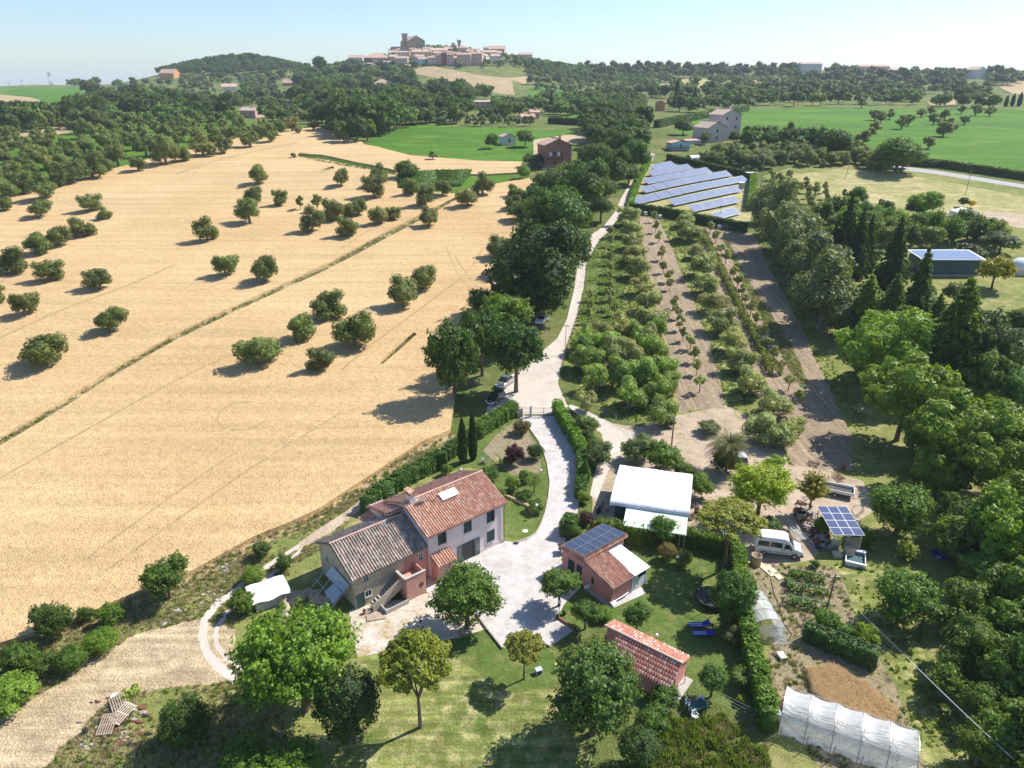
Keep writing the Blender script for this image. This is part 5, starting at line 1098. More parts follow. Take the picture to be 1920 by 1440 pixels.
corner = [tuple(G(*q)[:2]) for q in [(1110,1470),(1180,1440),(1290,1330),(1440,1400),(1560,1450),(1640,1560),(1200,1600)]]
scatter_region('corner_weeds', None, 4200, [tuft('tall_weed', LFM['weed'], 34, .5, .4, 40, .06)] + wd + dr, .6, 1.3, 'tall weeds at the bottom of the picture', dens_noise=.8, clip=corner)
# ------------------------------------------------------------------ building materials
def tile_mat(name, cols, du=.22, dv=.40, dirt=(.25, .2, .16), damt=.3, rough=.85):
    m, nt, b = newmat(name)
    uv = nd(nt, 'ShaderNodeTexCoord').outputs['UV']
    fl = nd(nt, 'ShaderNodeVectorMath', {0: wmap(nt, uv, 0, (1 / du, 1 / dv, 1))}, operation='FLOOR').outputs[0]
    wn = nd(nt, 'ShaderNodeTexWhiteNoise', {0: fl}).outputs[0]
    cr = nt.nodes.new('ShaderNodeValToRGB'); nt.links.new(wn, cr.inputs[0]); el = cr.color_ramp.elements
    cr.color_ramp.interpolation = 'CONSTANT'
    el[0].color = c4(cols[0]); el[0].position = 0; el[1].color = c4(cols[1]); el[1].position = 1 / len(cols)
    for i, c in enumerate(cols[2:]): e = el.new((i + 2) / len(cols)); e.color = c4(c)
    n = noise(nt, uv, 1.1, 5, .7)
    c = mixc(nt, nd(nt, 'ShaderNodeMapRange', {0: n, 1: .45, 2: .75, 3: 0, 4: damt}).outputs[0], cr.outputs[0], dirt)
    nt.links.new(c, b.inputs['Base Color']); b.inputs['Roughness'].default_value = rough; b.inputs['Specular IOR Level'].default_value = .2
    return m
def wall_mat(name, c, stain=(.3, .25, .2), amt=.25, rough=.9, var=.06, s=1.2):
    m, nt, b = newmat(name)
    tc = nd(nt, 'ShaderNodeTexCoord').outputs['Object']
    n = noise(nt, tc, s, 6, .7); n2 = noise(nt, wmap(nt, tc, 0, (1.5, 1.5, .35)), 1.3, 4, .6)
    base = mixc(nt, ramp(nt, n, .3, .7), [x * (1 - var) for x in c], [min(1, x * (1 + var)) for x in c])
    cc = mixc(nt, nd(nt, 'ShaderNodeMapRange', {0: n2, 1: .5, 2: .8, 3: 0, 4: amt}).outputs[0], base, stain)
    nt.links.new(cc, b.inputs['Base Color']); b.inputs['Roughness'].default_value = rough; b.inputs['Specular IOR Level'].default_value = .2
    bp = nd(nt, 'ShaderNodeBump', {'Height': noise(nt, tc, 14, 4), 'Strength': .5, 'Distance': .02}); nt.links.new(bp.outputs[0], b.inputs['Normal'])
    return m
M['tile_new'] = tile_mat('terracotta_tiles', [(.58,.325,.22),(.62,.37,.26),(.51,.285,.195),(.66,.44,.33),(.59,.34,.235),(.68,.50,.39)])
M['tile_old'] = tile_mat('old_mossy_tiles', [(.42,.34,.28),(.50,.42,.35),(.35,.28,.235),(.56,.48,.41),(.45,.32,.25),(.31,.27,.24)], dirt=(.15, .14, .12), damt=.55)
M['tile_far'] = tile_mat('far_tiles', [(.54,.35,.26),(.58,.40,.31),(.50,.31,.23),(.62,.45,.35)], .5, .5)
M['tile_pale'] = tile_mat('pale_far_tiles', [(.56,.42,.33),(.60,.46,.37),(.50,.37,.29)], .5, .5)
M['tile_red'] = plain('red_tile', (.48, .20, .15), .8, var=.2, scale=2.5); M['tile_pink'] = plain('pale_tile', (.60, .40, .33), .8, var=.12, scale=2.5); M['tile_brown'] = plain('brown_tile', (.36, .15, .11), .8, var=.2, scale=2.5)
M['wall_pale'] = wall_mat('pale_plaster', (.72, .63, .62), amt=.12)
M['wall_old'] = wall_mat('old_rendered_stone', (.50, .42, .33), (.34, .24, .19), .6, var=.22, s=2.2)
M['wall_pink'] = wall_mat('old_pink_plaster', (.56, .30, .25), (.36, .22, .19), .45, var=.12)
M['wall_rose'] = wall_mat('rose_plaster', (.60, .28, .25), (.45, .25, .22), .15)
M['green_paint'] = plain('dark_green_paint', (.03, .09, .085), .5, var=.15)
M['teal'] = plain('teal_sheet_metal', (.03, .10, .095), .5, var=.12, scale=.6)
M['barn_teal'] = plain('blue_green_sheet_metal', (.028, .085, .105), .45, var=.08, scale=.3)
M['white_paint'] = plain('white_paint', (.80, .80, .79), .45, var=.03)
M['white_sheet'] = wall_mat('white_roof_sheet', (.76, .77, .79), (.52, .51, .48), .35, .5, .05)
M['dark'] = plain('dark_opening', (.03, .03, .035), .6)
M['metal'] = plain('galvanised_metal', (.42, .43, .44), .4, .6, var=.1)
M['rust'] = plain('rusty_metal', (.22, .09, .05), .8, .2, var=.35, scale=4)
M['brown_metal'] = plain('brown_gutter', (.16, .07, .06), .45, .3)
M['wood'] = plain('weathered_wood', (.36, .28, .21), .85, var=.25, scale=4)
M['wood_pale'] = plain('pale_wood', (.60, .50, .38), .8, var=.12, scale=3)
M['concrete'] = plain('concrete', (.45, .42, .38), .9, var=.15, scale=2, bump=.01)
M['brick'] = plain('brick_orange', (.42, .19, .12), .9, var=.2, scale=5)
M['pvc'] = plain('green_polycarbonate', (.52, .60, .50), .35, var=.06, scale=1)
M['blue'] = plain('blue_fabric', (.02, .03, .30), .7, var=.15); M['blue_stripe'] = plain('blue_stripe', (.45, .5, .62), .7)
M['rubber'] = plain('black_rubber', (.02, .02, .022), .8); M['black'] = plain('black_metal', (.03, .03, .03), .5, .3)
M['globe'] = plain('white_globe', (.9, .9, .88), .25, var=.01)
M['mesh_green'] = plain('green_shade_net', (.03, .10, .08), .9, var=.1)
M['skin'] = plain('skin', (.45, .26, .18), .6, var=.05); M['hair'] = plain('dark_hair', (.02, .015, .012), .8); M['shirt'] = plain('pale_shirt', (.55, .6, .72), .85); M['trousers'] = plain('dark_trousers', (.03, .035, .06), .9)
def glossy(name, c, rough=.15, metal=0, coat=0):
    m, nt, b = newmat(name); b.inputs['Base Color'].default_value = c4(c); b.inputs['Roughness'].default_value = rough; b.inputs['Metallic'].default_value = metal; b.inputs['Coat Weight'].default_value = coat
    return m
M['glass'] = glossy('dark_glass', (.03, .04, .045), .08)
M['van_white'] = glossy('van_paint', (.80, .80, .80), .25, 0, .5); M['car_black'] = glossy('black_paint', (.015, .02, .03), .12, .2, 1); M['car_silver'] = glossy('silver_paint', (.45, .46, .48), .2, .7, 1); M['car_white'] = glossy('pearl_paint', (.75, .77, .80), .2, .1, 1)
def pv_mat(name, c, du, dv, line=(.5, .52, .55), lw=.02):
    m, nt, b = newmat(name)
    uv = nd(nt, 'ShaderNodeTexCoord').outputs['UV']; sx = nd(nt, 'ShaderNodeSeparateXYZ', {0: uv})
    def grid(sock, d, w_):
        f = nd(nt, 'ShaderNodeMath', {0: sock, 1: d}, operation='DIVIDE').outputs[0]
        f = nd(nt, 'ShaderNodeMath', {0: f}, operation='FRACT').outputs[0]
        return nd(nt, 'ShaderNodeMath', {0: f, 1: w_ / d}, operation='LESS_THAN').outputs[0]
    g = nd(nt, 'ShaderNodeMath', {0: grid(sx.outputs[0], du, lw), 1: grid(sx.outputs[1], dv, lw)}, operation='MAXIMUM').outputs[0]
    n = noise(nt, uv, .8, 3)
    cc = mixc(nt, ramp(nt, n, .3, .7), c, [x * 1.25 for x in c])
    nt.links.new(mixc(nt, g, cc, line), b.inputs['Base Color']); b.inputs['Roughness'].default_value = .22; b.inputs['Coat Weight'].default_value = .6; b.inputs['Coat Roughness'].default_value = .08
    return m
M['pv_field'] = pv_mat('field_solar_cells', (.16, .19, .27), 1.66, 1.0, (.35, .38, .44), .05)
M['pv_dark'] = pv_mat('dark_solar_cells', (.035, .045, .075), .16, .16, (.09, .1, .14), .006)
M['pv_barn'] = pv_mat('barn_solar_cells', (.14, .18, .28), .5, .5, (.3, .34, .42), .03)
M['pv_blue'] = pv_mat('blue_solar_cells', (.055, .07, .15), .16, .16, (.16, .18, .26), .008)
def plastic_mat(name, dens=.5):
    m, nt, b = newmat(name); out = nt.nodes['Material Output']
    tc = nd(nt, 'ShaderNodeTexCoord').outputs['Object']
    b.inputs['Base Color'].default_value = (.82, .83, .84, 1); b.inputs['Roughness'].default_value = .3
    tr = nd(nt, 'ShaderNodeBsdfTransparent', {0: (.95, .97, 1, 1)}); tl = nd(nt, 'ShaderNodeBsdfTranslucent', {0: (.9, .9, .9, 1)})
    m1 = nd(nt, 'ShaderNodeMixShader', {0: .4, 1: b.outputs[0], 2: tl.outputs[0]})
    f = nd(nt, 'ShaderNodeMapRange', {0: noise(nt, wmap(nt, tc, .4, (1, 3, 1)), .9, 4, .6), 1: .35, 2: .7, 3: max(0, dens - .22), 4: min(1, dens + .25)}).outputs[0]
    m2 = nd(nt, 'ShaderNodeMixShader', {0: f, 1: tr.outputs[0], 2: m1.outputs[0]})
    nt.links.new(m2.outputs[0], out.inputs[0])
    bp = nd(nt, 'ShaderNodeBump', {'Height': noise(nt, wmap(nt, tc, .3, (1, 4, 1)), 1.6, 3), 'Strength': .8, 'Distance': .12}); nt.links.new(bp.outputs[0], b.inputs['Normal']); 
    return m
M['film'] = plastic_mat('greenhouse_film', .68); M['film_thin'] = plastic_mat('clear_film', .42)
# ------------------------------------------------------------------ building helpers
def roof_panel(mb, O, a, L, s, D, period=.30, course=.42, amp=.075, seg=4, coarse=False):
    O, a, s = Vector(O), Vector(a).normalized(), Vector(s).normalized(); n = a.cross(s)
    if n.z < 0: n = -n
    nu = max(1, int(round(L / period))) * seg if not coarse else 1; per = L / max(1, round(L / period))
    rows = []
    nv = max(1, int(round(D / course))); cs = D / nv
    vv = []
    if coarse: vv = [(0, 0), (D, 0)]
    else:
        for k in range(nv): vv += [(k * cs, .03), ((k + 1) * cs - .002, .0)]
    vs = []; uv = []
    for v, dz in vv:
        for i in range(nu + 1):
            u = L * i / nu; z = amp * math.sin(2 * math.pi * u / per) if not coarse else 0
            vs.append(O + a * u + s * v + n * (z + dz)); uv.append((u, v))
    fs = [(j * (nu + 1) + i, j * (nu + 1) + i + 1, (j + 1) * (nu + 1) + i + 1, (j + 1) * (nu + 1) + i) for j in range(len(vv) - 1) for i in range(nu)]
    mb.add(vs, fs, uv)
    # underside slab
    t = n * -.12
    q = [O, O + a * L, O + a * L + s * D, O + s * D]; d = n * (-amp - .02)
    mb.add([p + d for p in q] + [p + d + t for p in q], [(0, 1, 2, 3), (7, 6, 5, 4), (0, 4, 5, 1), (1, 5, 6, 2), (2, 6, 7, 3), (3, 7, 4, 0)], [(0, 0), (L, 0), (L, D), (0, D)] * 2)
    return mb
def window(parent, side, W, D, u, z, w_, h_, kind='window', mat=None, name='window', sh='green_paint', shut=False, proud=.0):
    """side f (y=0 facing -y), r (x=W), l (x=0), b (y=D)"""
    T_ = {'f': Matrix.Translation((u, -proud, z)), 'b': Matrix.Translation((u, D + proud, z)) @ Matrix.Rotation(math.pi, 4, 'Z'),
          'r': Matrix.Translation((W + proud, u, z)) @ Matrix.Rotation(math.pi / 2, 4, 'Z'), 'l': Matrix.Translation((-proud, u, z)) @ Matrix.Rotation(-math.pi / 2, 4, 'Z')}[side]
    hw = w_ / 2
    if shut:
        mb = MB().box(-hw - .03, hw + .03, -.05, .05, -.03, h_ + .03, T_); o = mb.build(name, M['dark'], parent)
        for sx in (-1, 1):
            mb = MB(); x0, x1 = (-hw, -.01) if sx < 0 else (.01, hw)
            if shut == 'open': x0, x1 = (-hw * 2, -hw - .02) if sx < 0 else (hw + .02, hw * 2)
            if shut == 'ajar' and sx > 0:
                R_ = T_ @ Matrix.Translation((hw, -.06, 0)) @ Matrix.Rotation(R(50), 4, 'Z'); x0, x1 = -hw, 0
            else: R_ = T_ @ Matrix.Translation((0, -.06, 0))
            mb.box(x0, x0 + .06, -.035, 0, 0, h_, R_).box(x1 - .06, x1, -.035, 0, 0, h_, R_).box(x0 + .06, x1 - .06, -.03, 0, 0, .07, R_).box(x0 + .06, x1 - .06, -.03, 0, h_ - .07, h_, R_)
            k = int(h_ / .12)
            for i in range(1, k): mb.box(x0 + .06, x1 - .06, -.025, -.005, i * h_ / k - .03, i * h_ / k + .025, R_)
            mb.build('shutter', M[sh], o)
    else:
        o = MB().box(-hw, hw, -.012, .05, 0, h_, T_).build(name, M[mat or 'glass'], parent)
        if kind == 'window' and w_ > .35:
            mb = MB(); mb.box(-hw - .05, -hw, -.03, .05, -.05, h_ + .05, T_).box(hw, hw + .05, -.03, .05, -.05, h_ + .05, T_).box(-hw, hw, -.03, .05, h_, h_ + .05, T_).box(-.02, .02, -.025, -.013, 0, h_, T_)
            mb.build('frame', M['white_paint'], o)
    if kind == 'window': MB().box(-hw - .1, hw + .1, -.12, .03, -.1, -.04, T_).build('sill', M['concrete'], o)
    return o
def walls(name, W, D, h, mat, parent, gable=None, gh=0, ridge=None, base=-1.0, x0=0, y0=0):
    """box walls; gable 'x' = ridge runs along x (gables on the left/right ends)"""
    mb = MB()
    if gable == 'x':
        r = ridge if ridge is not None else D / 2
        mb.prism([(y0, base), (y0 + D, base), (y0 + D, h), (y0 + r, h + gh), (y0, h)], 'x', x0, x0 + W)
    elif gable == 'y':
        r = ridge if ridge is not None else W / 2
        mb.prism([(x0, base), (x0 + W, base), (x0 + W, h), (x0 + r, h + gh), (x0, h)], 'y', y0, y0 + D)
    else: mb.box(x0, x0 + W, y0, y0 + D, base, h)
    return mb.build(name, M[mat] if isinstance(mat, str) else mat, parent)
def gable_roof(parent, W, D, h, gh, axis, mat, over=.35, ridge=None, name='roof', coarse=False, ridgecap=True, x0=0, y0=0, **k):
    mt = M[mat] if isinstance(mat, str) else mat; out = []
    if axis == 'x':
        r = ridge if ridge is not None else D / 2
        sl = gh / r; sl2 = gh / (D - r)
        mb = roof_panel(MB(), (x0 - over, y0 - over, h - sl * over + .14), (1, 0, 0), W + 2 * over, (0, 1, sl), math.hypot(r + over, (r + over) * sl), coarse=coarse, **k)
        o = mb.build(name, mt, parent)
        mb = roof_panel(MB(), (x0 - over, y0 + D + over, h - sl2 * over + .14), (1, 0, 0), W + 2 * over, (0, -1, sl2), math.hypot(D - r + over, (D - r + over) * sl2), coarse=coarse, **k); mb.build(name, mt, parent)
        if ridgecap: MB().tube((x0 - over, y0 + r, h + gh + .17), (x0 + W + over, y0 + r, h + gh + .17), .09 if not coarse else .2, n=8).build('ridge_cap', M['tile_pink'] if not coarse else mt, o)
    else:
        r = ridge if ridge is not None else W / 2
        sl = gh / r; sl2 = gh / (W - r)
        mb = roof_panel(MB(), (x0 - over, y0 - over, h - sl * over + .14), (0, 1, 0), D + 2 * over, (1, 0, sl), math.hypot(r + over, (r + over) * sl), coarse=coarse, **k)
        o = mb.build(name, mt, parent)
        mb = roof_panel(MB(), (x0 + W + over, y0 - over, h - sl2 * over + .14), (0, 1, 0), D + 2 * over, (-1, 0, sl2), math.hypot(W - r + over, (W - r + over) * sl2), coarse=coarse, **k); mb.build(name, mt, parent)
        if ridgecap: MB().tube((x0 + r, y0 - over, h + gh + .17), (x0 + r, y0 + D + over, h + gh + .17), .09 if not coarse else .2, n=8).build('ridge_cap', M['tile_pink'] if not coarse else mt, o)
    return o
def hip_roof(parent, W, D, h, gh, mat, over=.5, name='roof'):
    r = min(W, D) / 2
    if W >= D: a, b = (r, D / 2), (W - r, D / 2)
    else: a, b = (W / 2, r), (W / 2, D - r)
    q = [(-over, -over, h), (W + over, -over, h), (W + over, D + over, h), (-over, D + over, h), (*a, h + gh), (*b, h + gh)]
    mb = MB(); uv = [(p[0], p[1]) for p in q]
    if W >= D: mb.add(q, [(0, 1, 5, 4), (1, 2, 5), (2, 3, 4, 5), (3, 0, 4), (3, 2, 1, 0)], uv)
    else: mb.add(q, [(0, 1, 4), (1, 2, 5, 4), (2, 3, 5), (3, 0, 4, 5), (3, 2, 1, 0)], uv)
    return mb.build(name, M[mat], parent)
# ------------------------------------------------------------------ the pink farmhouse
RZ = R(39.5)
fh = empty('farmhouse', (-8.62, 60.95, 0), RZ, 'two-storey pale pink farmhouse with terracotta roof and green shutters', 'house')
walls('wall', 9.9, 8.2, 5.35, 'wall_pale', fh, 'x', 1.75, 4.2)
gable_roof(fh, 9.9, 8.2, 5.35, 1.75, 'x', 'tile_new', .38, 4.2)
for u, z, sh in ((1.7, 3.55, 'ajar'), (5.0, 3.55, 'shut'), (8.1, 3.55, 'ajar')): window(fh, 'f', 9.9, 8.2, u, z, .95, 1.3, shut=sh)
window(fh, 'f', 9.9, 8.2, 8.1, .95, .95, 1.35, shut='shut')
window(fh, 'f', 9.9, 8.2, 5.0, .02, 1.5, 2.15, kind='door', name='door', shut='open')
window(fh, 'r', 9.9, 8.2, 2.4, 3.5, .9, 1.3, shut='shut'); window(fh, 'r', 9.9, 8.2, 6, 3.5, .9, 1.3, shut='shut')
MB().box(-.02, 9.92, -.03, 0, 0, .55).build('plinth', M['wall_pale'], fh)
MB().tube((0 - .38, -.46, 5.26), (10.28, -.46, 5.26), .07, n=8).build('gutter', M['brown_metal'], fh)
MB().tube((9.93, -.1, 0), (9.93, -.1, 5.2), .05).tube((9.93, -.1, 5.2), (10.1, -.42, 5.3), .05).build('downpipe', M['brown_metal'], fh)
ch = MB().box(.35, 1.0, 3.7, 4.5, 5.8, 8.0).build('chimney', M['wall_pale'], fh)
MB().box(.28, 1.07, 3.63, 4.57, 8.0, 8.1).box(.35, .45, 3.7, 4.5, 8.1, 8.45).box(.9, 1.0, 3.7, 4.5, 8.1, 8.45).build('chimney_top', M['brick'], ch)
roof_panel(MB(), (.2, 3.5, 8.45), (0, 1, 0), 1.2, (1, 0, .35), .55, seg=3).build('chimney_cap', M['tile_new'], ch)
dish = MB().lathe([(.02, 0), (.2, .03), (.38, .11), (.45, .17)], 20); do = dish.build('satellite_dish', M['white_paint'], fh, True, loc=(1.45, 3.2, 7.25), rot=(R(60), 0, R(150)))
MB().tube((1.3, 3.5, 6.7), (1.4, 3.3, 7.25), .025).build('bracket', M['metal'], do)
sl = 1.75 / 4.2; an = math.atan(sl)
def on_roof(x, y, up=.2): return (x, y, 5.35 + sl * y + up)
sp_ = MB().box(-1.05, 1.05, -.5, .5, 0, .12).build('solar_collector', M['white_sheet'], fh, loc=on_roof(4.7, 3.0, .28), rot=(an, 0, 0))
MB().box(-.98, .98, -.42, .42, .121, .13).build('collector_glass', M['metal'], sp_)
MB().path([on_roof(3.6, 3.3, .25), on_roof(2.7, 3.0, .24), on_roof(1.7, 3.4, .24)], .02, 4).build('pipe', M['black'], fh)
for x, y in ((5.2, 6.0), (3.4, 6.4), (7.0, 5.5)): MB().tube((x, y, 6.0), (x, y, 6.9), .05).build('vent_pipe', M['metal'], fh)
MB().tube((-.6, 5.8, 4), (-.6, 5.8, 8.6), .02).tube((-.9, 5.8, 8.2), (-.3, 5.8, 8.2), .012).tube((-.9, 5.8, 7.9), (-.3, 5.8, 7.9), .012).build('aerial', M['metal'], fh)
# rear wing
walls('rear_wing', 2.7, 4.2, 3.9, 'wall_pale', fh, None, x0=-2.7, y0=5.0)
roof_panel(MB(), (-3.0, 4.7, 3.85), (0, 1, 0), 4.8, (1, 0, .28), 1.6).build('wing_roof', M['tile_new'], fh)
walls('rear_wing', 1.6, 4.6, 4.9, 'wall_pale', fh, None, x0=-1.6, y0=4.8)
roof_panel(MB(), (-1.9, 9.7, 4.75), (1, 0, 0), 2.2, (0, -1, .3), 5.2).build('wing_roof', M['tile_new'], fh)
# porch
po = walls('porch', 2.0, 1.3, 2.1, 'wall_pink', fh, None, x0=.2, y0=-1.3, base=0)
roof_panel(MB(), (.05, -1.6, 2.12), (1, 0, 0), 2.4, (0, 1, .42), 1.75).build('porch_roof', M['tile_new'], po)
window(po, 'f', 1, 1, 1.3, 0, .8, 1.9, kind='door', mat='wood', name='door', proud=1.3)
# ------------------------------------------------------------------ the old barn
ob = empty('old_barn', (-8.62, 60.95, 0), RZ, 'old stone barn with weathered tile roof joined to the farmhouse', 'barn')
walls('wall', 8.35, 7.6, 3.85, 'wall_old', ob, 'x', 1.8, 4.0, x0=-8.4, y0=.4)
gable_roof(ob, 8.0, 7.6, 3.85, 1.8, 'x', 'tile_old', .35, 4.0, x0=-8.4, y0=.4, amp=.085, period=.30)
walls('pink_wall', 2.5, .1, 3.75, 'wall_pink', ob, None, x0=-2.6, y0=.28)
window(ob, 'f', 1, 1, -7.1, 2.9, .55, .6, proud=-.4, name='window'); window(ob, 'f', 1, 1, -7.0, 1.0, .6, .65, proud=-.4, name='window'); window(ob, 'f', 1, 1, -7.9, 0, .9, 1.7, kind='door', name='door', proud=-.4, mat='green_paint')
window(ob, 'f', 1, 1, -.9, 2.6, .5, .7, proud=-.25, name='window'); window(ob, 'l', 1, 1, 3.4, 2.0, .5, .6, proud=8.4, name='window'); window(ob, 'l', 1, 1, 6.2, 2.6, .5, .6, proud=8.4, name='window')
# stair landing
tw = MB(); tw.box(-3.9, -1.6, -1.75, -1.6, 0, 2.7).box(-3.9, -3.75, -1.6, .35, 0, 2.55).box(-1.75, -1.6, -1.6, .25, 0, 2.6).box(-3.75, -1.75, -1.6, .25, 1.7, 1.85)
to = tw.build('stair_landing', M['wall_pink'], ob); bevel(to, .03, 1)
MB().box(-3.95, -1.55, -1.8, -1.55, 2.7, 2.76).box(-3.95, -3.7, -1.55, .3, 2.55, 2.61).build('coping', M['concrete'], to)
MB().tube((-2.15, -1.77, 1.25), (-2.15, -1.74, 1.25), .27, n=16).build('round_opening', M['dark'], to)
MB().tube((-2.15, -1.79, 1.25), (-2.15, -1.772, 1.25), .12, n=10).build('red_disc', M['rust'], to)
stp = []
for i in range(9):
    x = -3.9 - i * .36; z = 1.7 - i * .19
    MB().box(x - .36, x, -.85, .4, max(-.1, z - .5), z - .19).build('step', M['concrete'], ob)
MB().prism([(-3.9, 1.3), (-3.9, 2.5), (-7.3, .75), (-7.3, -.1), (-6.6, -.1)], 'y', -1.0, -.87).build('stair_parapet', M['wall_old'], ob)
MB().box(-6.4, -3.9, -2.1, -2.0, 0, .5).box(-6.5, -6.4, -2.1, -1.0, 0, .5).build('low_wall', M['concrete'], ob)
for x in (-5.6, -1.2): MB().tube((x, .1, 3.6), (x - .9, -.35, 3.2), .02).build('bracket', M['rust'], ob)
# shed frame and spoil bank left of the barn
sf = empty('lean_to_frame', (-8.62, 60.95, 0), RZ, 'broken metal lean-to with sagging sheets left of the barn', 'lean-to')
for y in (1.2, 2.6, 4.0, 5.4): MB().tube((-8.5, y, 2.6), (-11.2, y - .4, .9), .04).build('rafter', M['metal'], sf)
for x, z in ((-9.2, 2.2), (-10.2, 1.55), (-11.1, .95)): MB().tube((x, .9, z), (x, 5.6, z), .03).build('purlin', M['metal'], sf)
MB().add([(-8.6, 1.0, 2.65), (-8.6, 4.6, 2.9), (-9.4, 4.8, 2.1), (-9.3, 1.1, 2.2)], [(0, 1, 2, 3)]).add([(-9.4, 1.2, 2.1), (-9.3, 3.0, 2.2), (-10.4, 3.1, 1.5), (-10.5, 1.0, 1.4)], [(0, 1, 2, 3)]).build('plastic_sheet', M['metal'], sf)
for (x, y) in ((-11.2, .8), (-11.2, 5)): MB().tube((x, y, 0), (x, y, 1), .05).build('post', M['metal'], sf)
bk = MB()
for i in range(26):
    a = i / 25 * 3.1; r = 2.0 + random.uniform(-.3, .3)
    bk.lathe([(.01, .0), (.5, .1), (.42, .45), (.2, .75), (.01, .85)], 8, (-12.4 + r * math.cos(a), 3 + r * 1.5 * math.sin(a) * .9, 0), random.uniform(.8, 1.6), random.uniform(.8, 1.6))
tag(bk.build('earth_bank', M['sand'], None, True, loc=(-8.62, 60.95, 0), rot=(0, 0, RZ)), 'bank of dug earth and rubble beside the old barn', 'earth bank')
# white tarpaulin shed
p = G(506, 1124)
ts = empty('tarpaulin_shed', p, R(32), 'low shed under a white tarpaulin behind the bright maple', 'shed')
walls('wall', 3.2, 2.6, 1.1, 'concrete', ts, None, x0=-1.6, y0=-1.3)
mb = MB(); n_ = 9
mb.add([(-1.9 + 3.8 * i / (n_ - 1), -1.55 + 3.1 * j / (n_ - 1), 1.2 + .12 * math.sin(i * 1.3) * math.cos(j * .9) + .1 * (j / 8)) for j in range(n_) for i in range(n_)], [(j * n_ + i, j * n_ + i + 1, (j + 1) * n_ + i + 1, (j + 1) * n_ + i) for j in range(n_ - 1) for i in range(n_ - 1)])
mb.build('tarpaulin', M['white_sheet'], ts, True)
# ------------------------------------------------------------------ small rose guest house with panels
def roofline(o, px, py, h): pass
gh_ = empty('guest_house', (5.35, 62.15, 0), R(39.5 - 90), 'small rose-coloured house with solar panels and white canopy', 'house')
# local x runs towards the camera right, y away
mb = MB(); mb.prism([(0, -.5), (3.05, -.5), (3.05, 3.35), (0, 2.95)], 'y', 0, 6.1); mb.build('wall', M['wall_rose'], gh_)
mb = MB(); mb.prism([(3.055, -.5), (7.1, -.5), (7.1, 2.15), (3.055, 3.1)], 'y', 0, 2.9); mb.build('wall', M['wall_rose'], gh_)
roof_panel(MB(), (-.3, -.25, 3.02), (0, 1, 0), 6.6, (1, 0, .131), 3.75, coarse=False).build('roof', M['tile_new'], gh_)
roof_panel(MB(), (7.35, -.2, 2.2), (0, 1, 0), 3.3, (-1, 0, .235), 4.35).build('roof', M['tile_new'], gh_)
MB().box(-.1, 0, -.1, 6.2, 2.85, 2.95).box(-.02, 3.1, -.12, 0, 2.85, 2.9).build('cornice', M['wall_rose'], gh_)
an2 = math.atan(.131)
for i in range(6):
    for j in range(2):
        px_ = .0 + j * 1.62; py_ = .12 + i * 1.02
        m_ = MB(); m_.box(0, 1.56, 0, .97, 0, .035)
        for q, f in enumerate(m_.f): m_.uv[q] = [(m_.v[k][0], m_.v[k][1]) for k in f]
        mo = m_.build('solar_panel', M['pv_dark'], gh_, loc=(px_, py_, 3.2 + px_ * .131), rot=(0, -an2, 0))
        MB().box(-.02, 1.58, -.02, 0, -.01, .04).box(-.02, 1.58, .97, .99, -.01, .04).box(-.02, 0, 0, .97, -.01, .04).box(1.56, 1.58, 0, .97, -.01, .04).build('frame', M['metal'], mo)
cn = MB(); cn.prism([(3.1, 2.68), (7.5, 2.2), (7.5, 2.28), (3.1, 2.76)], 'y', 2.95, 5.3); cn.build('canopy', M['white_sheet'], gh_)
MB().box(7.1, 7.18, 5.1, 5.18, 0, 2.2).build('post', M['white_paint'], gh_); MB().box(7.1, 7.18, 3.0, 3.08, 0, 2.2).build('post', M['white_paint'], gh_)
MB().box(7.12, 7.16, 3.1, 3.9, .05, 2.15).build('door', M['pvc'], gh_); MB().box(7.12, 7.16, 4.0, 5.08, .05, 1.3).build('panel', M['white_paint'], gh_); MB().box(7.12, 7.16, 4.0, 5.08, 1.34, 2.1).build('window', M['glass'], gh_)
MB().box(3.2, 7.0, 5.12, 5.16, .05, 2.1).build('panel', M['pvc'], gh_)
window(gh_, 'f', 7, 6, 1.35, 0, .95, 2.1, kind='door', name='door', mat='glass'); window(gh_, 'f', 7, 6, 2.55, .0, .75, 2.1, kind='door', name='door', mat='glass'); window(gh_, 'f', 7, 6, 4.5, 1.0, .35, .7)
MB().tube((7.15, -.06, 0), (7.15, -.06, 2.2), .04).build('downpipe', M['brown_metal'], gh_); MB().tube((7.42, -.2, 2.2), (7.42, 3.1, 2.2), .06).build('gutter', M['brown_metal'], gh_)
MB().box(.4, .55, -.06, 0, 2.2, 2.35).build('wall_lamp', M['globe'], gh_)
# ------------------------------------------------------------------ long shed with individually laid tiles
ls = empty('tiled_shed', (9.45, 51.9, 0), R(-37.3), 'long low pink shed roofed in mottled red and white tiles', 'shed')
mb = MB(); mb.prism([(-1.5, -.3), (-.15, -.3), (-.15, 2.1), (-1.5, 2.55)], 'x', 0.1, 7.3); mb.build('wall', M['wall_rose'], ls)
mb = MB(); mb.prism([(-3.7, -.3), (-1.503, -.3), (-1.503, 2.5), (-3.7, 1.85)], 'x', 1.4, 7.3); mb.build('wall', M['wall_rose'], ls)
MB().box(7.3, 8.1, -3.9, -.2, -.2, .12).build('step', M['concrete'], ls)
MB().box(7.305, 7.33, -3.2, -2.3, .1, 1.6).build('doorway', M['dark'], ls)
mb = MB(); nn_ = 5
for i in range(nn_ + 1):
    a = math.pi * i / nn_
    mb.v += [(-.105 * math.cos(a), 0, .07 * math.sin(a) + .02), (-.09 * math.cos(a), .44, .06 * math.sin(a))]
for i in range(nn_): mb.f.append((2 * i, 2 * i + 2, 2 * i + 3, 2 * i + 1)); mb.m.append(0)
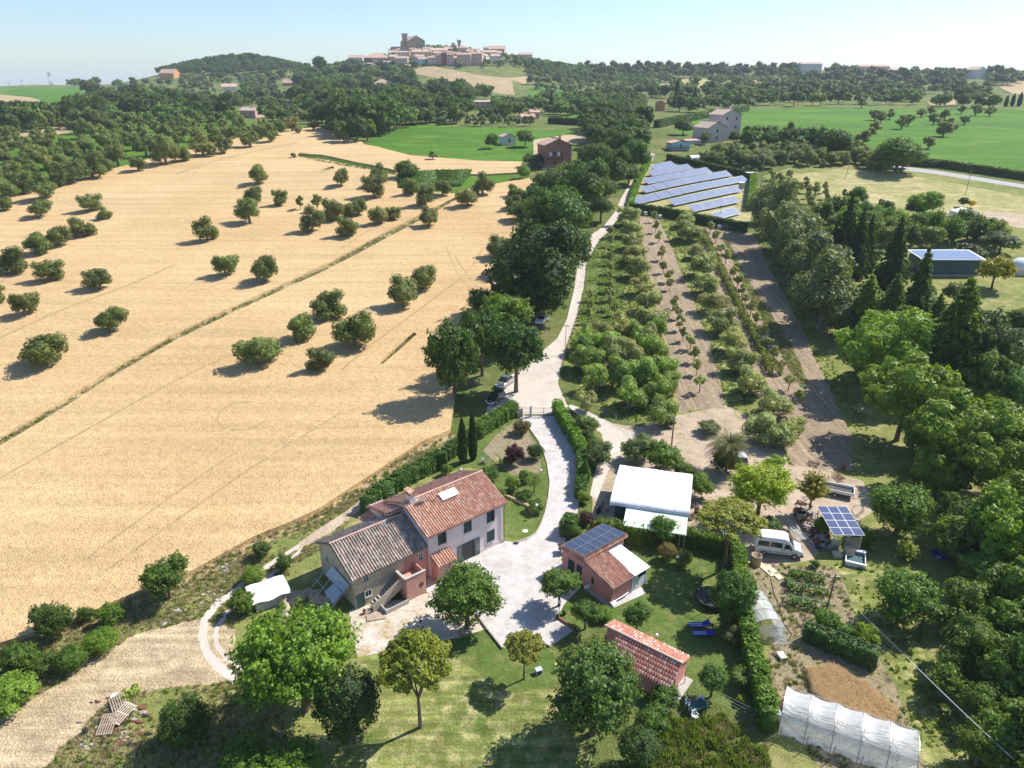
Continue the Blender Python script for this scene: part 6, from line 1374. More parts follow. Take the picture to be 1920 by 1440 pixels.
mb.f.append((0, 2, 4, 6, 8, 10)); mb.m.append(0)
TM = [mb.mesh('tile', M[k], True) for k in ('tile_red', 'tile_red', 'tile_pink', 'tile_brown', 'tile_red')]
def lay(y0, z0, y1, z1, x0, x1, rows):
    L = math.hypot(y1 - y0, z1 - z0); an_ = math.atan2(z1 - z0, y1 - y0)
    nc = int((x1 - x0) / .25)
    MB().add([(x0, y0, z0 - .03), (x1, y0, z0 - .03), (x1, y1, z1 - .03), (x0, y1, z1 - .03), (x0, y0, z0 - .11), (x1, y0, z0 - .11), (x1, y1, z1 - .11), (x0, y1, z1 - .11)], [(0, 1, 2, 3), (7, 6, 5, 4), (0, 4, 5, 1), (1, 5, 6, 2), (2, 6, 7, 3), (3, 7, 4, 0)]).build('roof_deck', M['tile_red'], ls)
    for i in range(nc):
        for j in range(rows):
            f = j / rows
            me_ = random.choice(TM); flip = y1 < y0
            link('tile', me_, ls, (x0 + .13 + i * .25, y0 + (y1 - y0) * f, z0 + (z1 - z0) * f + .012 * (j % 2)), (an_ if not flip else math.pi - an_, 0, 0) if not flip else (math.atan2(z1 - z0, abs(y1 - y0)), 0, math.pi), (1, L / rows / .40, 1))
lay(.15, 2.15, -1.55, 2.72, -.1, 7.5, 5)
lay(-4.0, 1.82, -1.6, 2.62, 1.25, 7.5, 6)
MB().tube((-.1, -1.58, 2.72), (7.5, -1.58, 2.72), .11, n=10).build('ridge', M['tile_pink'], ls)
# ------------------------------------------------------------------ white-roofed teal shed with lean-to
sh_ = empty('teal_shed', (11.7, 71.0, 0), R(-15.5), 'dark teal shed with a big white roof and pale green lean-to', 'shed')
walls('wall', 8.0, 7.8, 2.6, 'teal', sh_, None, x0=.3, y0=.4)
mb = MB(); n_ = 13
g_ = lambda i, j: (-.25 + 9.1 * i / 12, -.1 + 9.0 * j / 12, 2.95 + .35 * (1 - abs(j / 6 - 1)) + .035 * math.sin(i * 1.1 + j * .7) - (.1 if j in (0,) else 0))
mb.add([g_(i, j) for j in range(13) for i in range(13)] + [(x, y - (.05 if j_ == 0 else 0), z - .35) for j_, (x, y, z) in enumerate([g_(i, 0) for i in range(13)])], [(j * 13 + i, j * 13 + i + 1, (j + 1) * 13 + i + 1, (j + 1) * 13 + i) for j in range(12) for i in range(12)] + [(i, 169 + i, 170 + i, i + 1) for i in range(12)])
ro = mb.build('roof', M['white_sheet'], sh_, True)
for k_ in range(1, 6): MB().path([(-.2 + 9.0 * k_ / 6, y__, 2.98 + .35 * (1 - abs(y__ / 4.45 - 1))) for y__ in (0, 4.4, 8.8)], .03, 4).build('roof_seam', M['white_paint'], ro)
MB().path([(6.6, 3.2, 3.34), (7.4, 2.2, 3.3), (8.0, 1.4, 3.26)], .02, 4).build('rope', M['black'], ro)
roof_panel(MB(), (1.7, -3.3, 2.1), (1, 0, 0), 7.0, (0, 1, .13), 3.6, period=.18, amp=.02, seg=4, course=4).build('lean_to_roof', M['pvc'], sh_)
for x in (1.8, 4.2, 8.5): MB().box(x, x + .1, -3.2, -3.1, 0, 2.05).build('post', M['metal'], sh_)
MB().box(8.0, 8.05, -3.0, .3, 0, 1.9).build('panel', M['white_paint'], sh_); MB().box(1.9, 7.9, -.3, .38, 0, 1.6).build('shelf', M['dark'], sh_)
MB().box(2.2, 3.2, -2.6, -2.0, 0, .75).build('bench', M['metal'], sh_)
# ------------------------------------------------------------------ green barn with solar roof
p0, p1 = G(1724, 517), G(1834, 517)
W_ = (p1 - p0).length; s_ = PPM(p0); az = math.atan2(p1[1] - p0[1], p1[0] - p0[0])
tb = empty('green_barn', p0, az, 'blue-green metal barn with a solar panel roof', 'barn')
hb = 29 / s_ / .93; Db = 6.5
walls('wall', W_, Db, hb - .05, 'barn_teal', tb, None, base=-.6)
for i in range(13): MB().box(W_ * (i + .5) / 13 - .03, W_ * (i + .5) / 13 + .03, -.03, 0, 0, hb - .1).build('rib', M['barn_teal'], tb)
MB().box(-.05, W_ + .05, -.06, 0, -.6, .25).build('footing', M['concrete'], tb)
MB().box(-.4, W_ + .7, -.5, Db + .6, 0, .12).build('roof', M['white_paint'], tb, loc=(0, 0, hb - .05), rot=(R(6), 0, 0))
an3 = R(6)
for i in range(8):
    for j in range(5):
        w1 = (W_ + .4) / 8; d1 = (Db + .4) / 5
        m_ = MB().box(.09, w1 - .09, .02, d1 - .02, 0, .04)
        for q, f in enumerate(m_.f): m_.uv[q] = [(m_.v[k][0], m_.v[k][1]) for k in f]
        y_ = -.35 + j * d1
        m_.build('solar_panel', M['pv_barn'], tb, loc=(-.15 + i * w1, y_ * math.cos(an3), hb + .08 + y_ * math.sin(an3)), rot=(an3, 0, 0))
# ------------------------------------------------------------------ general house for the middle distance and beyond
def house(px, py, wpx, hpx, label, ang=20, dr=.8, wall='wall_pale', roof='tile_far', gh=.3, axis='x', wins=(), hip=False, cat='house', name='house', group=None, floors=None, nw=0, ch=True, sides=0):
    p = G(px, py)
    if py < 104 and p[1] > 1185: p = Vector(((px - 960) / F * 1185 * _cp * 1.0 / 1.0, 1185, 0)); p.z = H + 1185 * (ray(px, py)[2] / ray(px, py)[1])
    s = PPM(p); W = wpx / s; h = hpx / s; D = W * dr
    e = empty(name, p, R(ang), label, cat, group)
    wm_ = M[wall] if isinstance(wall, str) else wall
    c = empty
    g = min(W, D) * gh
    T0 = Matrix.Translation((-W / 2, 0, 0))
    def fix(o):
        o.location.x -= W / 2; return o
    if hip: fix(walls('wall', W, D, h, wm_, e, base=-3)); fix(hip_roof(e, W, D, h, g, roof))
    else:
        fix(walls('wall', W, D, h, wm_, e, axis, g, base=-3))
        gable_roof(e, W, D, h, g, axis, roof, .4, coarse=True)
        for o in list(e.children):
            if o.name.startswith('roof') and abs(o.location.x) < 1e-6: fix(o)
    fl = floors or max(1, int(round(h / 3)))
    if nw:
        for f in range(fl):
            for i in range(nw):
                o = MB().box(-.45, .45, -.03, .05, 0, 1.4).build('window', M['glass'], e, loc=(-W / 2 + W * (i + .5) / nw, 0, h * (f + .35) / fl)) if not hasattr(house, 'wm') else link('window', house.wm, e, (-W / 2 + W * (i + .5) / nw, 0, h * (f + .35) / fl))
                if not hasattr(house, 'wm'): house.wm = o.data
        for f in range(fl):
            for i in range(sides):
                link('window', house.wm, e, (W / 2, D * (i + .5) / sides, h * (f + .35) / fl), (0, 0, math.pi / 2))
    if ch: MB().box(-.35, .35, -.3, .3, 0, g + 1.2).build('chimney', wm_, e, loc=(W * .18, D * .45, h))
    return e, W, D, h, g, s
def wcol(n, c, a=.15):
    M[n] = wall_mat(n, c, amt=a); return n
wcol('w_brown', (.34, .17, .12)); wcol('w_white', (.68, .64, .60)); wcol('w_blue', (.55, .66, .72)); wcol('w_ochre', (.60, .46, .28)); wcol('w_beige', (.58, .48, .38)); wcol('w_pink', (.62, .40, .33)); wcol('w_red', (.36, .09, .09)); wcol('w_stone', (.36, .27, .19)); wcol('w_orange', (.58, .28, .12)); wcol('w_farm', (.56, .49, .45))
# brown house over the belt
e, W, D, h, g, s = house(1046, 314, 52, 40, 'tall brown house with terrace at the top of the tree belt', 14, .95, 'w_brown', 'tile_far', .22, 'y', nw=0)
for u, z, w_, hh, mt in ((-.28, .52, 1.1, 1.3, 'white_paint'), (-.14, .52, .9, 1.4, 'dark'), (.02, .52, 1.0, 1.4, 'white_paint'), (.14, .52, .8, 1.4, 'brown_metal'), (-.12, .04, 1.5, 2.1, 'rust'), (.12, .04, .8, 2.0, 'dark'), (0, .97, .5, 1.0, 'dark')):
    MB().box(-w_ / 2, w_ / 2, -.05, .02, 0, hh).build('window' if z > .1 else 'door', M[mt], e, loc=(W * u, 0, h * z))
for i in range(4): link('window', house.wm if hasattr(house, 'wm') else MB().box(-.45, .45, -.03, .05, 0, 1.4).mesh('window', M['dark']), e, (W / 2, D * (i + .5) / 4, h * .5), (0, 0, math.pi / 2))
MB().box(-W * .45, W * .2, -1.2, -.02, h * .38, h * .4).build('awning', M['black'], e)
MB().box(-W * .62, W * .55, -2.4, 0, -4, -.02).build('terrace', M['concrete'], e)
rl = MB(); rl.box(-W * .62, W * .55, -2.35, -2.3, .9, .96)
for i in range(15): rl.box(-W * .62 + i * W * 1.17 / 14 - .02, -W * .62 + i * W * 1.17 / 14 + .02, -2.35, -2.3, 0, .9)
rl.build('railing', M['white_paint'], e)
# white farmhouse, upper right
e, W, D, h, g, s = house(1368, 262, 44, 44, 'tall block of the pale farmhouse above the solar field', 24, .9, 'w_farm', 'tile_pale', .24, 'y', nw=2, sides=3, floors=3)
house(1343, 266, 44, 25, 'lower wing of the pale farmhouse above the solar field', 24, 1.0, 'w_farm', 'tile_pale', .24, 'y', nw=1, sides=3, floors=2, ch=False)
e, W, D, h, g, s = house(1276, 282, 36, 13, 'light blue shed with a turquoise awning', 10, .8, 'w_blue', 'tile_far', .14, 'y', nw=1, floors=1, ch=False)
MB().box(-W * .75, W * .55, -2.5, -.03, h * .55, h * .6).build('awning', M['mesh_green'], e)
house(1300, 270, 30, 6, 'low flat outbuilding behind the light blue shed', 10, .8, 'w_white', 'tile_pale', .06, nw=0, ch=False)
house(955, 272, 25, 15, 'small white gabled shed in the bright green field', 18, 1.0, 'w_white', 'tile_pale', .2, 'y', nw=1, floors=1, ch=False, name='field_shed', cat='shed')
house(991, 228, 26, 8, 'pink villa with a low tiled roof behind the field', 15, .8, 'w_pink', 'tile_far', .25, nw=3, floors=1)
house(1003, 223, 18, 12, 'upper part of the pink villa behind the field', 15, .8, 'w_pink', 'tile_far', .25, nw=2, floors=1)
house(465, 221, 34, 13, 'pale house with pinkish roof at the left wood edge', -18, .8, 'w_pink', 'tile_pale', .22, 'x', nw=2, floors=1)
house(431, 170, 26, 7, 'small white house high on the left slope', 20, .8, 'w_white', 'tile_far', .25, 'x', nw=2, floors=1)
house(313, 148, 30, 10, 'pink-roofed house beside the dark cypress clump', -10, .8, 'w_orange', 'tile_far', .3, 'x', nw=3, floors=1)
house(543, 161, 26, 5, 'terracotta roof showing left of the central wood', 0, .8, 'w_brown', 'tile_far', .35, 'x')
house(716, 163, 32, 5, 'terracotta roof inside the central wood', 5, .8, 'w_pink', 'tile_far', .35, hip=True)
house(905, 205, 30, 13, 'pale two-storey house right of the central wood', 4, .7, 'w_beige', 'tile_pale', .12, 'x', nw=3, floors=2)
house(1186, 210, 11, 10, 'small cream house above the road belt', 20, 1.0, 'w_beige', 'tile_pale', .25, 'y', ch=False)
house(1237, 208, 18, 15, 'narrow orange house left of the tall cypress', -12, .9, 'w_orange', 'tile_far', .22, 'y', nw=0)
house(1410, 163, 20, 7, 'small red-brown house on the far slope', 8, .8, 'w_brown', 'tile_far', .3, nw=0)
house(1520, 136, 40, 15, 'white building with rows of windows on the right ridge', 3, .45, 'w_white', 'tile_pale', .12, nw=7, floors=2, ch=False)
house(1640, 128, 60, 18, 'large reddish building on the right skyline', 6, .4, 'w_pink', 'tile_far', .12, nw=5, floors=3, ch=False)
house(1685, 128, 42, 12, 'second reddish building on the right skyline', 6, .5, 'w_pink', 'tile_far', .14, nw=4, floors=2, ch=False)
house(1838, 149, 26, 17, 'white house on the crest near the right frame edge', 30, .9, 'w_white', 'tile_pale', .2, 'y', nw=1, floors=2, ch=False)
house(1858, 195, 22, 6, 'low grey house by the far right cypresses', 0, .8, 'w_beige', 'tile_pale', .3)
house(1770, 193, 16, 5, 'small roof below the far right wood', 0, .8, 'w_brown', 'tile_pale', .3)
house(1090, 107, 14, 10, 'ochre house at the left end of the skyline houses', 5, .8, 'w_ochre', 'tile_far', .3, hip=True)
for i, (x_, w_, hh) in enumerate([(1140, 26, 3), (1172, 26, 3.5), (1205, 26, 3), (1240, 26, 3.5), (1275, 24, 4)]): house(x_, 116 + i * 1.2, w_, hh, f'{ORD[i]} low roof from the left on the skyline ridge', 0, .5, 'w_beige', 'tile_far', .2, ch=False, group='low roofs on the skyline ridge')
house(1605, 221 - 60, 14, 4, 'tiny pale farm building on the far slope', 0, .8, 'w_white', 'tile_pale', .3, ch=False)
house(1450, 166, 22, 3, 'long white shed on the far slope', 0, .5, 'w_white', 'tile_pale', .1, ch=False)
TOWN = [(68,195,240,304,'w_white','tile_far',0,5,3,'white block with orange roof at the left end of the town',.22),(205,438,240,296,'w_pink','tile_far',1,8,2,'long brick-pink hipped palace on the left of the town',.3),(380,470,280,334,'w_beige','tile_pale',0,2,2,'greenish house in front of the palace',.2),
 (488,600,248,332,'w_beige','tile_far',0,4,3,'tall beige house below the church',.25),(560,652,312,352,'w_beige','tile_far',0,3,2,'low beige house in front of the tall one',.25),(205,288,300,324,'w_beige','tile_pale',1,0,1,'pale roof among trees at the left foot of the town',.35),
 (445,620,168,200,'w_beige','tile_far',0,0,1,'long pink roof left of the church',.25),(485,600,190,235,'w_white','tile_far',0,4,2,'white house under the long pink roof',.15),(630,812,186,232,'w_ochre','tile_far',0,6,1,'long ochre wall below the church',.15),(800,960,172,215,'w_beige','tile_pale',0,5,1,'beige roofs right of the church',.2),
 (690,788,248,284,'w_blue','tile_pale',0,3,1,'grey-blue house in the lower town',.2),(776,862,238,292,'w_pink','tile_far',0,3,2,'narrow pinkish house in the lower town',.25),(862,908,215,284,'w_pink','tile_far',0,2,3,'pale pink house beside the crimson one',.2),(905,958,196,284,'w_red','tile_far',0,3,3,'crimson house in the centre of the town',.15),
 (952,1012,212,292,'w_pink','tile_far',0,2,3,'rose house right of the crimson one',.2),(1040,1140,150,196,'w_beige','tile_far',1,3,2,'hip roofed hall at the foot of the round tower',.3),(1040,1168,214,296,'w_pink','tile_far',0,4,3,'left half of the large pink-red block',.18),(1150,1268,206,296,'w_pink','tile_far',0,5,3,'right half of the large pink-red block',.2),
 (1268,1400,190,244,'w_beige','tile_pale',0,6,2,'long beige house right of the pink block',.2),(1318,1470,160,200,'w_pink','tile_far',0,4,1,'pink roofs above the long beige house',.25),(1400,1482,184,216,'w_ochre','tile_far',0,2,1,'small ochre house at the right of the town',.25),
 (1605,1720,212,268,'w_white','tile_far',0,5,3,'long white and pink house right of the tall firs',.2),(1710,1785,194,266,'w_ochre','tile_far',0,3,3,'ochre house between two white ones',.2),(1786,1844,200,256,'w_white','tile_far',0,3,3,'last white house at the right of the town',.2),(650,700,225,262,'w_beige','tile_far',0,2,1,'small house with red roof under the ochre wall',.3),(1280,1330,150,178,'w_white','tile_pale',0,1,1,'white gable behind the round tower trees',.3)]
for (a, b, et, bs, wl, rf, hp, nw, fl, lb, gg) in TOWN:
    house(640 + (a + b) / 9.6, 60 + bs / 4.8, (b - a) / 4.8, (bs - et) / 4.8 + .6, lb, random.uniform(-8, 10), .7, wl, rf, gg * .9, 'x', hip=bool(hp), nw=nw, floors=fl, ch=False, group='houses of the hill town', name='town_house')
for row_, (yb, x0_, x1_, n_h, hh_) in enumerate([(101, 735, 905, 11, 7), (107, 720, 960, 13, 8), (117, 745, 935, 9, 9)]):
    for i in range(n_h):
        x_ = x0_ + (x1_ - x0_) * (i + random.uniform(-.3, .3)) / (n_h - 1)
        house(x_, yb + random.uniform(-1.5, 1.5), random.uniform(10, 18), hh_ * random.uniform(.8, 1.2), f'{ORD[i]} small house from the left, {["upper", "middle", "lower"][row_]} packed row of the town', random.choice([-20, 8, 70, 15]), .8, random.choice(['w_beige', 'w_ochre', 'w_beige', 'w_white', 'w_pink']), random.choice(['tile_far', 'tile_pale']), .28, 'x', nw=3, floors=2, sides=2, ch=False, group='small houses of the hill town', name='town_house')
e, W, D, h, g, s = house(782, 95, 33, 17, 'big brown brick church on top of the hill town', 28, 1.3, 'w_stone', 'tile_pale', .25, 'y', nw=2, floors=1, sides=2, cat='church', name='church', ch=False)
MB().box(-W * .62, -W * .40, D * .3, D * .5, 0, h * 1.65).box(-W * .66, -W * .36, D * .27, D * .53, h * 1.65, h * 1.72).build('bell_tower', M['w_stone'], e)
e, W, D, h, g, s = house(851, 99, 11, 13, 'square stone tower with a dome beside the round tower', 5, 1, 'w_stone', 'tile_pale', .1, hip=True, cat='tower', name='bell_tower', ch=False)
MB().lathe([(W * .36, 0), (W * .36, 1.5), (W * .25, 3), (.1, 4.2)], 12, (0, D / 2, h)).build('dome', M['w_stone'], e)
p = G(863, 95); 
if p[1] > 1185: p = Vector(((863 - 960) / F * 1185 * _cp, 1185, 80))
q0, q1 = H + 1185 * ray(863, 96)[2] / ray(863, 96)[1], H + 1185 * ray(863, 74)[2] / ray(863, 74)[1]
tw_ = MB().lathe([(2.6, -6), (2.5, 0), (2.2, (q1 - q0) * .68), (3.2, (q1 - q0) * .8), (3.2, (q1 - q0) * .95), (2.6, (q1 - q0) * .95), (.2, (q1 - q0))], 16).build('round_tower', M['w_stone'], None, loc=((863 - 960) / F * 1185 * _cp, 1185, q0))
tag(tw_, 'round crenellated tower rising over the town roofs', 'tower')
# ------------------------------------------------------------------ solar field tables
def crop5(x, y): return (1160 + x / 6.857, 260 + y / 6.857)
ROWS = [((500, 370), (640, 340), 2), ((465, 445), (860, 375), 4), ((415, 545), (1100, 420), 6), ((378, 655), (1355, 462), 8), ((262, 802), (1565, 530), 10), ((750, 815), (1475, 662), 6), ((1000, 895), (1450, 800), 4), ((1305, 990), (1450, 950), 2)]
tabs = {}
for ri, (a, b, n) in enumerate(ROWS):
    A, B = G(*crop5(*a), .9), G(*crop5(*b), .9)
    d = (B - A); stp_ = math.hypot(d[0], d[1]) / (n - 1); az = math.atan2(d[1], d[0]); slope = math.atan2(d[2], math.hypot(d[0], d[1]))
    for i in range(n):
        c_ = A.lerp(B, i / (n - 1)); c_.z = float(hgt(c_[0], c_[1]))
        L_ = stp_ - .12
        e = empty('solar_table', c_, az, f'{ORD[i]} solar table from the left in the {ORD[ri]} row counted from the far side', 'solar panel', 'solar tables of the fenced field')
        key = round(L_, 1)
        if key not in tabs:
            m_ = MB().box(-L_ / 2, L_ / 2, -1.65, 1.65, 0, .06)
            for q, f in enumerate(m_.f): m_.uv[q] = [(m_.v[k][0], m_.v[k][1]) for k in f]
            fr_ = MB().box(-L_ / 2, L_ / 2, -1.69, -1.65, -.02, .08).box(-L_ / 2, L_ / 2, 1.65, 1.69, -.02, .08).box(-L_ / 2 - .03, -L_ / 2, -1.69, 1.69, -.02, .08).box(L_ / 2, L_ / 2 + .03, -1.69, 1.69, -.02, .08)
            lg = MB()
            for x in (-L_ * .35, L_ * .35): lg.tube((x, -.9, -.6), (x, -.9, .55), .05).tube((x, 1.0, -.6), (x, 1.0, 1.55), .05)
            tabs[key] = (m_.mesh('panel', M['pv_field']), fr_.mesh('frame', M['metal']), lg.mesh('leg', M['metal']))
        a_, b_, g2 = tabs[key]
        link('panel', a_, e, (0, 0, 1.15), (R(27), -slope, 0)); link('frame', b_, e, (0, 0, 1.15), (R(27), -slope, 0)); link('leg', g2, e)
def put(x, y, rz=0, name='thing', label='', cat='', group=None, h=0):
    p = G(x, y); p.z += h
    return empty(name, p, R(rz), label, cat, group)
ct = put(1390, 353, 60, 'transformer_cabinet', 'grey transformer cabinet at the end of the solar rows', 'cabinet')
MB().box(-1.2, 1.2, -.7, .7, 0, 1.9).build('body', M['metal'], ct); MB().box(-1.4, 1.4, -.9, .9, 1.9, 2.02).build('roof', M['white_paint'], ct)
ct = put(1407, 336, 10, 'gate_cabin', 'white flat-roofed cabin in the far corner of the solar field', 'cabin')
MB().box(-1.6, 1.6, -1, 1, 0, 2.3).build('body', M['dark'], ct); MB().box(-1.9, 1.9, -1.3, 1.3, 2.3, 2.45).build('roof', M['white_paint'], ct)
for i, (x, y) in enumerate([(1199, 402), (1210, 404), (1228, 408), (1237, 410), (1337, 426), (1348, 429), (1287, 412)]):
    t = put(x, y, -12, 'water_container', f'{ORD[i]} white cubic water container from the left along the near solar hedge', 'container', 'white containers along the solar hedge')
    bevel(MB().box(-.55, .55, -.5, .5, .12, 1.15).build('tank', M['white_sheet'], t), .08, 2)
    mb = MB()
    for z in (.3, .6, .9): mb.box(-.58, .58, -.53, -.5, z, z + .03).box(-.58, -.55, -.53, .53, z, z + .03).box(.55, .58, -.53, .53, z, z + .03)
    for k in range(5): mb.box(-.58 + k * .28, -.55 + k * .28, -.54, -.51, 0, 1.18)
    mb.box(-.58, .58, -.53, .53, 0, .1).build('cage', M['metal'], t)
t = put(1363, 431, -12, 'metal_rack', 'open metal rack beside the containers at the solar hedge', 'rack')
mb = MB()
for x in (-1.4, 0, 1.4):
    for y in (-.5, .5): mb.tube((x, y, 0), (x, y, 1.3), .04)
for z in (.3, .8, 1.3): mb.tube((-1.4, -.5, z), (1.4, -.5, z), .03).tube((-1.4, .5, z), (1.4, .5, z), .03)
mb.build('frame', M['metal'], t)
# ------------------------------------------------------------------ vehicles
def wheel_set(e, xs, y, r=.33, w_=.22):
    for x in xs:
        for sy in (-1, 1):
            o = MB().lathe([(.02, -w_ / 2), (r * .8, -w_ / 2), (r, -w_ / 2 + .04), (r, w_ / 2 - .04), (r * .8, w_ / 2), (.02, w_ / 2)], 20).build('wheel', M['rubber'], e, True, loc=(x, sy * y, r), rot=(math.pi / 2, 0, 0))
            MB().lathe([(.02, 0), (r * .62, .0), (r * .62, .03), (.02, .05)], 14, (0, 0, w_ / 2 - .02)).lathe([(.02, 0), (r * .62, .0), (r * .62, -.03), (.02, -.05)], 14, (0, 0, -w_ / 2 + .02)).build('rim', M['metal'], o)
def car(e, paint, L=4.2, W=1.74, hatch=False, Ht=1.45):
    k = L / 4.2
    low = [(-2.1, .35), (-2.12, .62), (-2.05, .88), (-1.2, .95), (.75, .92), (1.55, .84), (2.0, .70), (2.1, .5), (2.08, .3), (1.6, .22), (-1.8, .22)]
    vs = []; n = len(low)
    mb = MB()
    ys = [(-W / 2 + .07, .90), (-W / 2, 1.0), (W / 2, 1.0), (W / 2 - .07, .90)]
    secs = []
    for y, f in ((-W / 2 + .02, .0), (-W / 2, .05), (-W / 2 + .12, .12)): pass
    mb.prism([(x * k, z) for x, z in low], 'y', -W / 2, W / 2)
    b = mb.build('body', paint, e, True); bevel(b, .11, 3)
    if hatch: cab = [(-1.95, .86), (-1.75, Ht), (.15, Ht), (1.0, .86)]
    else: cab = [(-1.55, .9), (-.95, Ht), (.25, Ht), (1.05, .88)]
    def tp(x, z, y): return (x * k, y * (W / 2 - .05 - max(0, z - .86) * .30), z)
    (x0, z0), (x1, z1), (x2, z2), (x3, z3) = cab
    mb = MB().add([tp(*c_, s) for s in (-1, 1) for c_ in cab], [(0, 1, 2, 3), (7, 6, 5, 4), (0, 4, 5, 1), (1, 5, 6, 2), (2, 6, 7, 3), (3, 7, 4, 0)])
    bevel(mb.build('cabin', M['glass'], e), .05, 2)
    mb = MB().add([tp(x1 + .02, z1 + .012, -1.0), tp(x2 - .02, z2 + .012, -1.0), tp(x2 - .02, z2 + .012, 1.0), tp(x1 + .02, z1 + .012, 1.0), tp(x1 - .02, z1 - .03, -1.02), tp(x2 + .03, z2 - .03, -1.02), tp(x2 + .03, z2 - .03, 1.02), tp(x1 - .02, z1 - .03, 1.02)], [(0, 1, 2, 3), (0, 4, 5, 1), (1, 5, 6, 2), (2, 6, 7, 3), (3, 7, 4, 0)])
    mb.build('roof', paint, e)
    pl = MB()
    for s in (-1, 1):
        pl.tube(tp(x0, z0, s * 1.01), tp(x1, z1, s * 1.01), .035).tube(tp(x3, z3, s * 1.01), tp(x2, z2, s * 1.01), .035).tube(tp((x1 + x2) / 2 - .1, z1, s * 1.01), tp((x1 + x2) / 2 - .15, .86, s * 1.01), .03)
    pl.build('pillar', paint, e)
    wheel_set(e, (-1.3 * k, 1.3 * k), W / 2 - .12)
    for s in (-1, 1):
        MB().box(1.93 * k, 2.09 * k, s * .62 - .18, s * .62 + .18, .55, .70).build('headlight', M['white_paint'], e)
        MB().box(-2.13 * k, -2.03 * k, s * .66 - .13, s * .66 + .13, .62, .8).build('tail_light', M['tile_red'], e)
        MB().box(.55 * k, .72 * k, s * (W / 2 + .02), s * (W / 2 + .18), .86, .98).build('mirror', paint, e)
    MB().box(2.07 * k, 2.12 * k, -.5, .5, .3, .45).build('number_plate', M['white_paint'], e)
e = put(947, 721, 243, 'parked_car', 'silver car with dark windows parked beneath the oaks', 'car', 'cars under the oaks'); car(e, M['car_silver'], 4.2)
e = put(929, 752, 243, 'parked_car', 'black hatchback parked in front of the silver car', 'car', 'cars under the oaks'); car(e, M['car_black'], 4.0, hatch=True)
e = put(1366, 1003, 262, 'parked_car', 'light silver car half hidden below the umbrella pine', 'car'); car(e, M['car_white'], 4.1, hatch=True)
e = put(1387, 866, 80, 'parked_car', 'white hatchback seen behind the palm', 'car'); car(e, M['car_white'], 3.7, hatch=True, Ht=1.55)
e = put(1016, 604, 250, 'parked_car', 'white car behind the biggest oak beside the gravel road', 'car'); car(e, M['car_white'], 4.2, hatch=True)
e = put(1218, 299, 250, 'parked_car', 'white car at the top of the gravel road', 'car'); car(e, M['car_white'], 4.2, hatch=True)
# the white minibus
q0, q1 = G(1428, 1041), G(1488, 1049)
az = math.atan2(q1[1] - q0[1], q1[0] - q0[0])
cx_ = (q0 + q1) / 2; nn = Vector((-math.sin(az), math.cos(az), 0))
van = empty('minibus', cx_ + nn * .95, az, 'white high-roofed minibus parked in the sandy yard', 'van')
Hv = 2.35
prof = [(-2.45, .38), (-2.5, 1.2), (-2.38, Hv - .08), (-2.2, Hv), (.55, Hv), (.95, Hv - .22), (1.62, 1.30), (2.35, 1.02), (2.52, .75), (2.5, .38)]
W2 = 1.95 / 2
def vt(x, z, s): return (x, s * (W2 - max(0, z - 1.1) * .10 - max(0, x - 1.4) * .10), z)
n = len(prof); zs = []
mb = MB(); sub = prof
L_ = [vt(x, z, -1) for x, z in prof]; R_ = [vt(x, z, 1) for x, z in prof]
mb.add(L_ + R_, [tuple(range(n)), tuple(reversed(range(n, 2 * n)))] + [(i, n + i, n + (i + 1) % n, (i + 1) % n) for i in range(n)])
bevel(mb.build('body', M['van_white'], van, False), .09, 3)
for s in (-1, 1):
    def pane(x0, x1, z0, z1, nm='side_window', sk=0):
        y0, y1 = [s * (abs(vt(0, z_, 1)[1]) + .012) for z_ in (z0, z1)]
        MB().add([(x0, y0, z0), (x1, y0, z0), (x1 - sk, y1, z1), (x0 + sk * .2, y1, z1), (x0, y0 - s * .03, z0), (x1, y0 - s * .03, z0), (x1 - sk, y1 - s * .03, z1), (x0 + sk * .2, y1 - s * .03, z1)], [(0, 1, 2, 3), (7, 6, 5, 4), (0, 4, 5, 1), (1, 5, 6, 2), (2, 6, 7, 3), (3, 7, 4, 0)]).build(nm, M['glass'], van)
    pane(-2.2, -1.05, 1.25, 1.85); pane(-.9, .3, 1.25, 1.85); pane(.5, 1.35, 1.2, 1.75, sk=.35)
    for x in (-.97, .4): MB().box(x - .008, x + .008, s * W2, s * (W2 + .008), .45, 1.95).build('door_gap', M['dark'], van)
    for x in (.25, .52): MB().box(x - .07, x + .07, s * W2, s * (W2 + .03), 1.05, 1.1).build('handle', M['dark'], van)
    MB().box(-2.0, 1.6, s * W2, s * (W2 + .02), .62, .7).build('side_strip', M['metal'], van)
    MB().box(1.15, 1.3, s * (W2), s * (W2 + .22), 1.2, 1.45).build('mirror', M['black'], van)
    MB().box(2.38, 2.54, s * .68 - .18, s * .68 + .14, .72, .92).build('headlight', M['metal'], van)
MB().add([vt(1.02, Hv - .28, -.86), vt(1.02, Hv - .28, .86), vt(1.60, 1.34, .9), vt(1.60, 1.34, -.9)], [(0, 1, 2, 3)]).build('windscreen', M['glass'], van, loc=(.03, 0, .03))
MB().box(2.3, 2.6, -.9, .9, .3, .55).build('bumper', M['black'], van)
wheel_set(van, (-1.5, 1.7), .88, .34, .24)
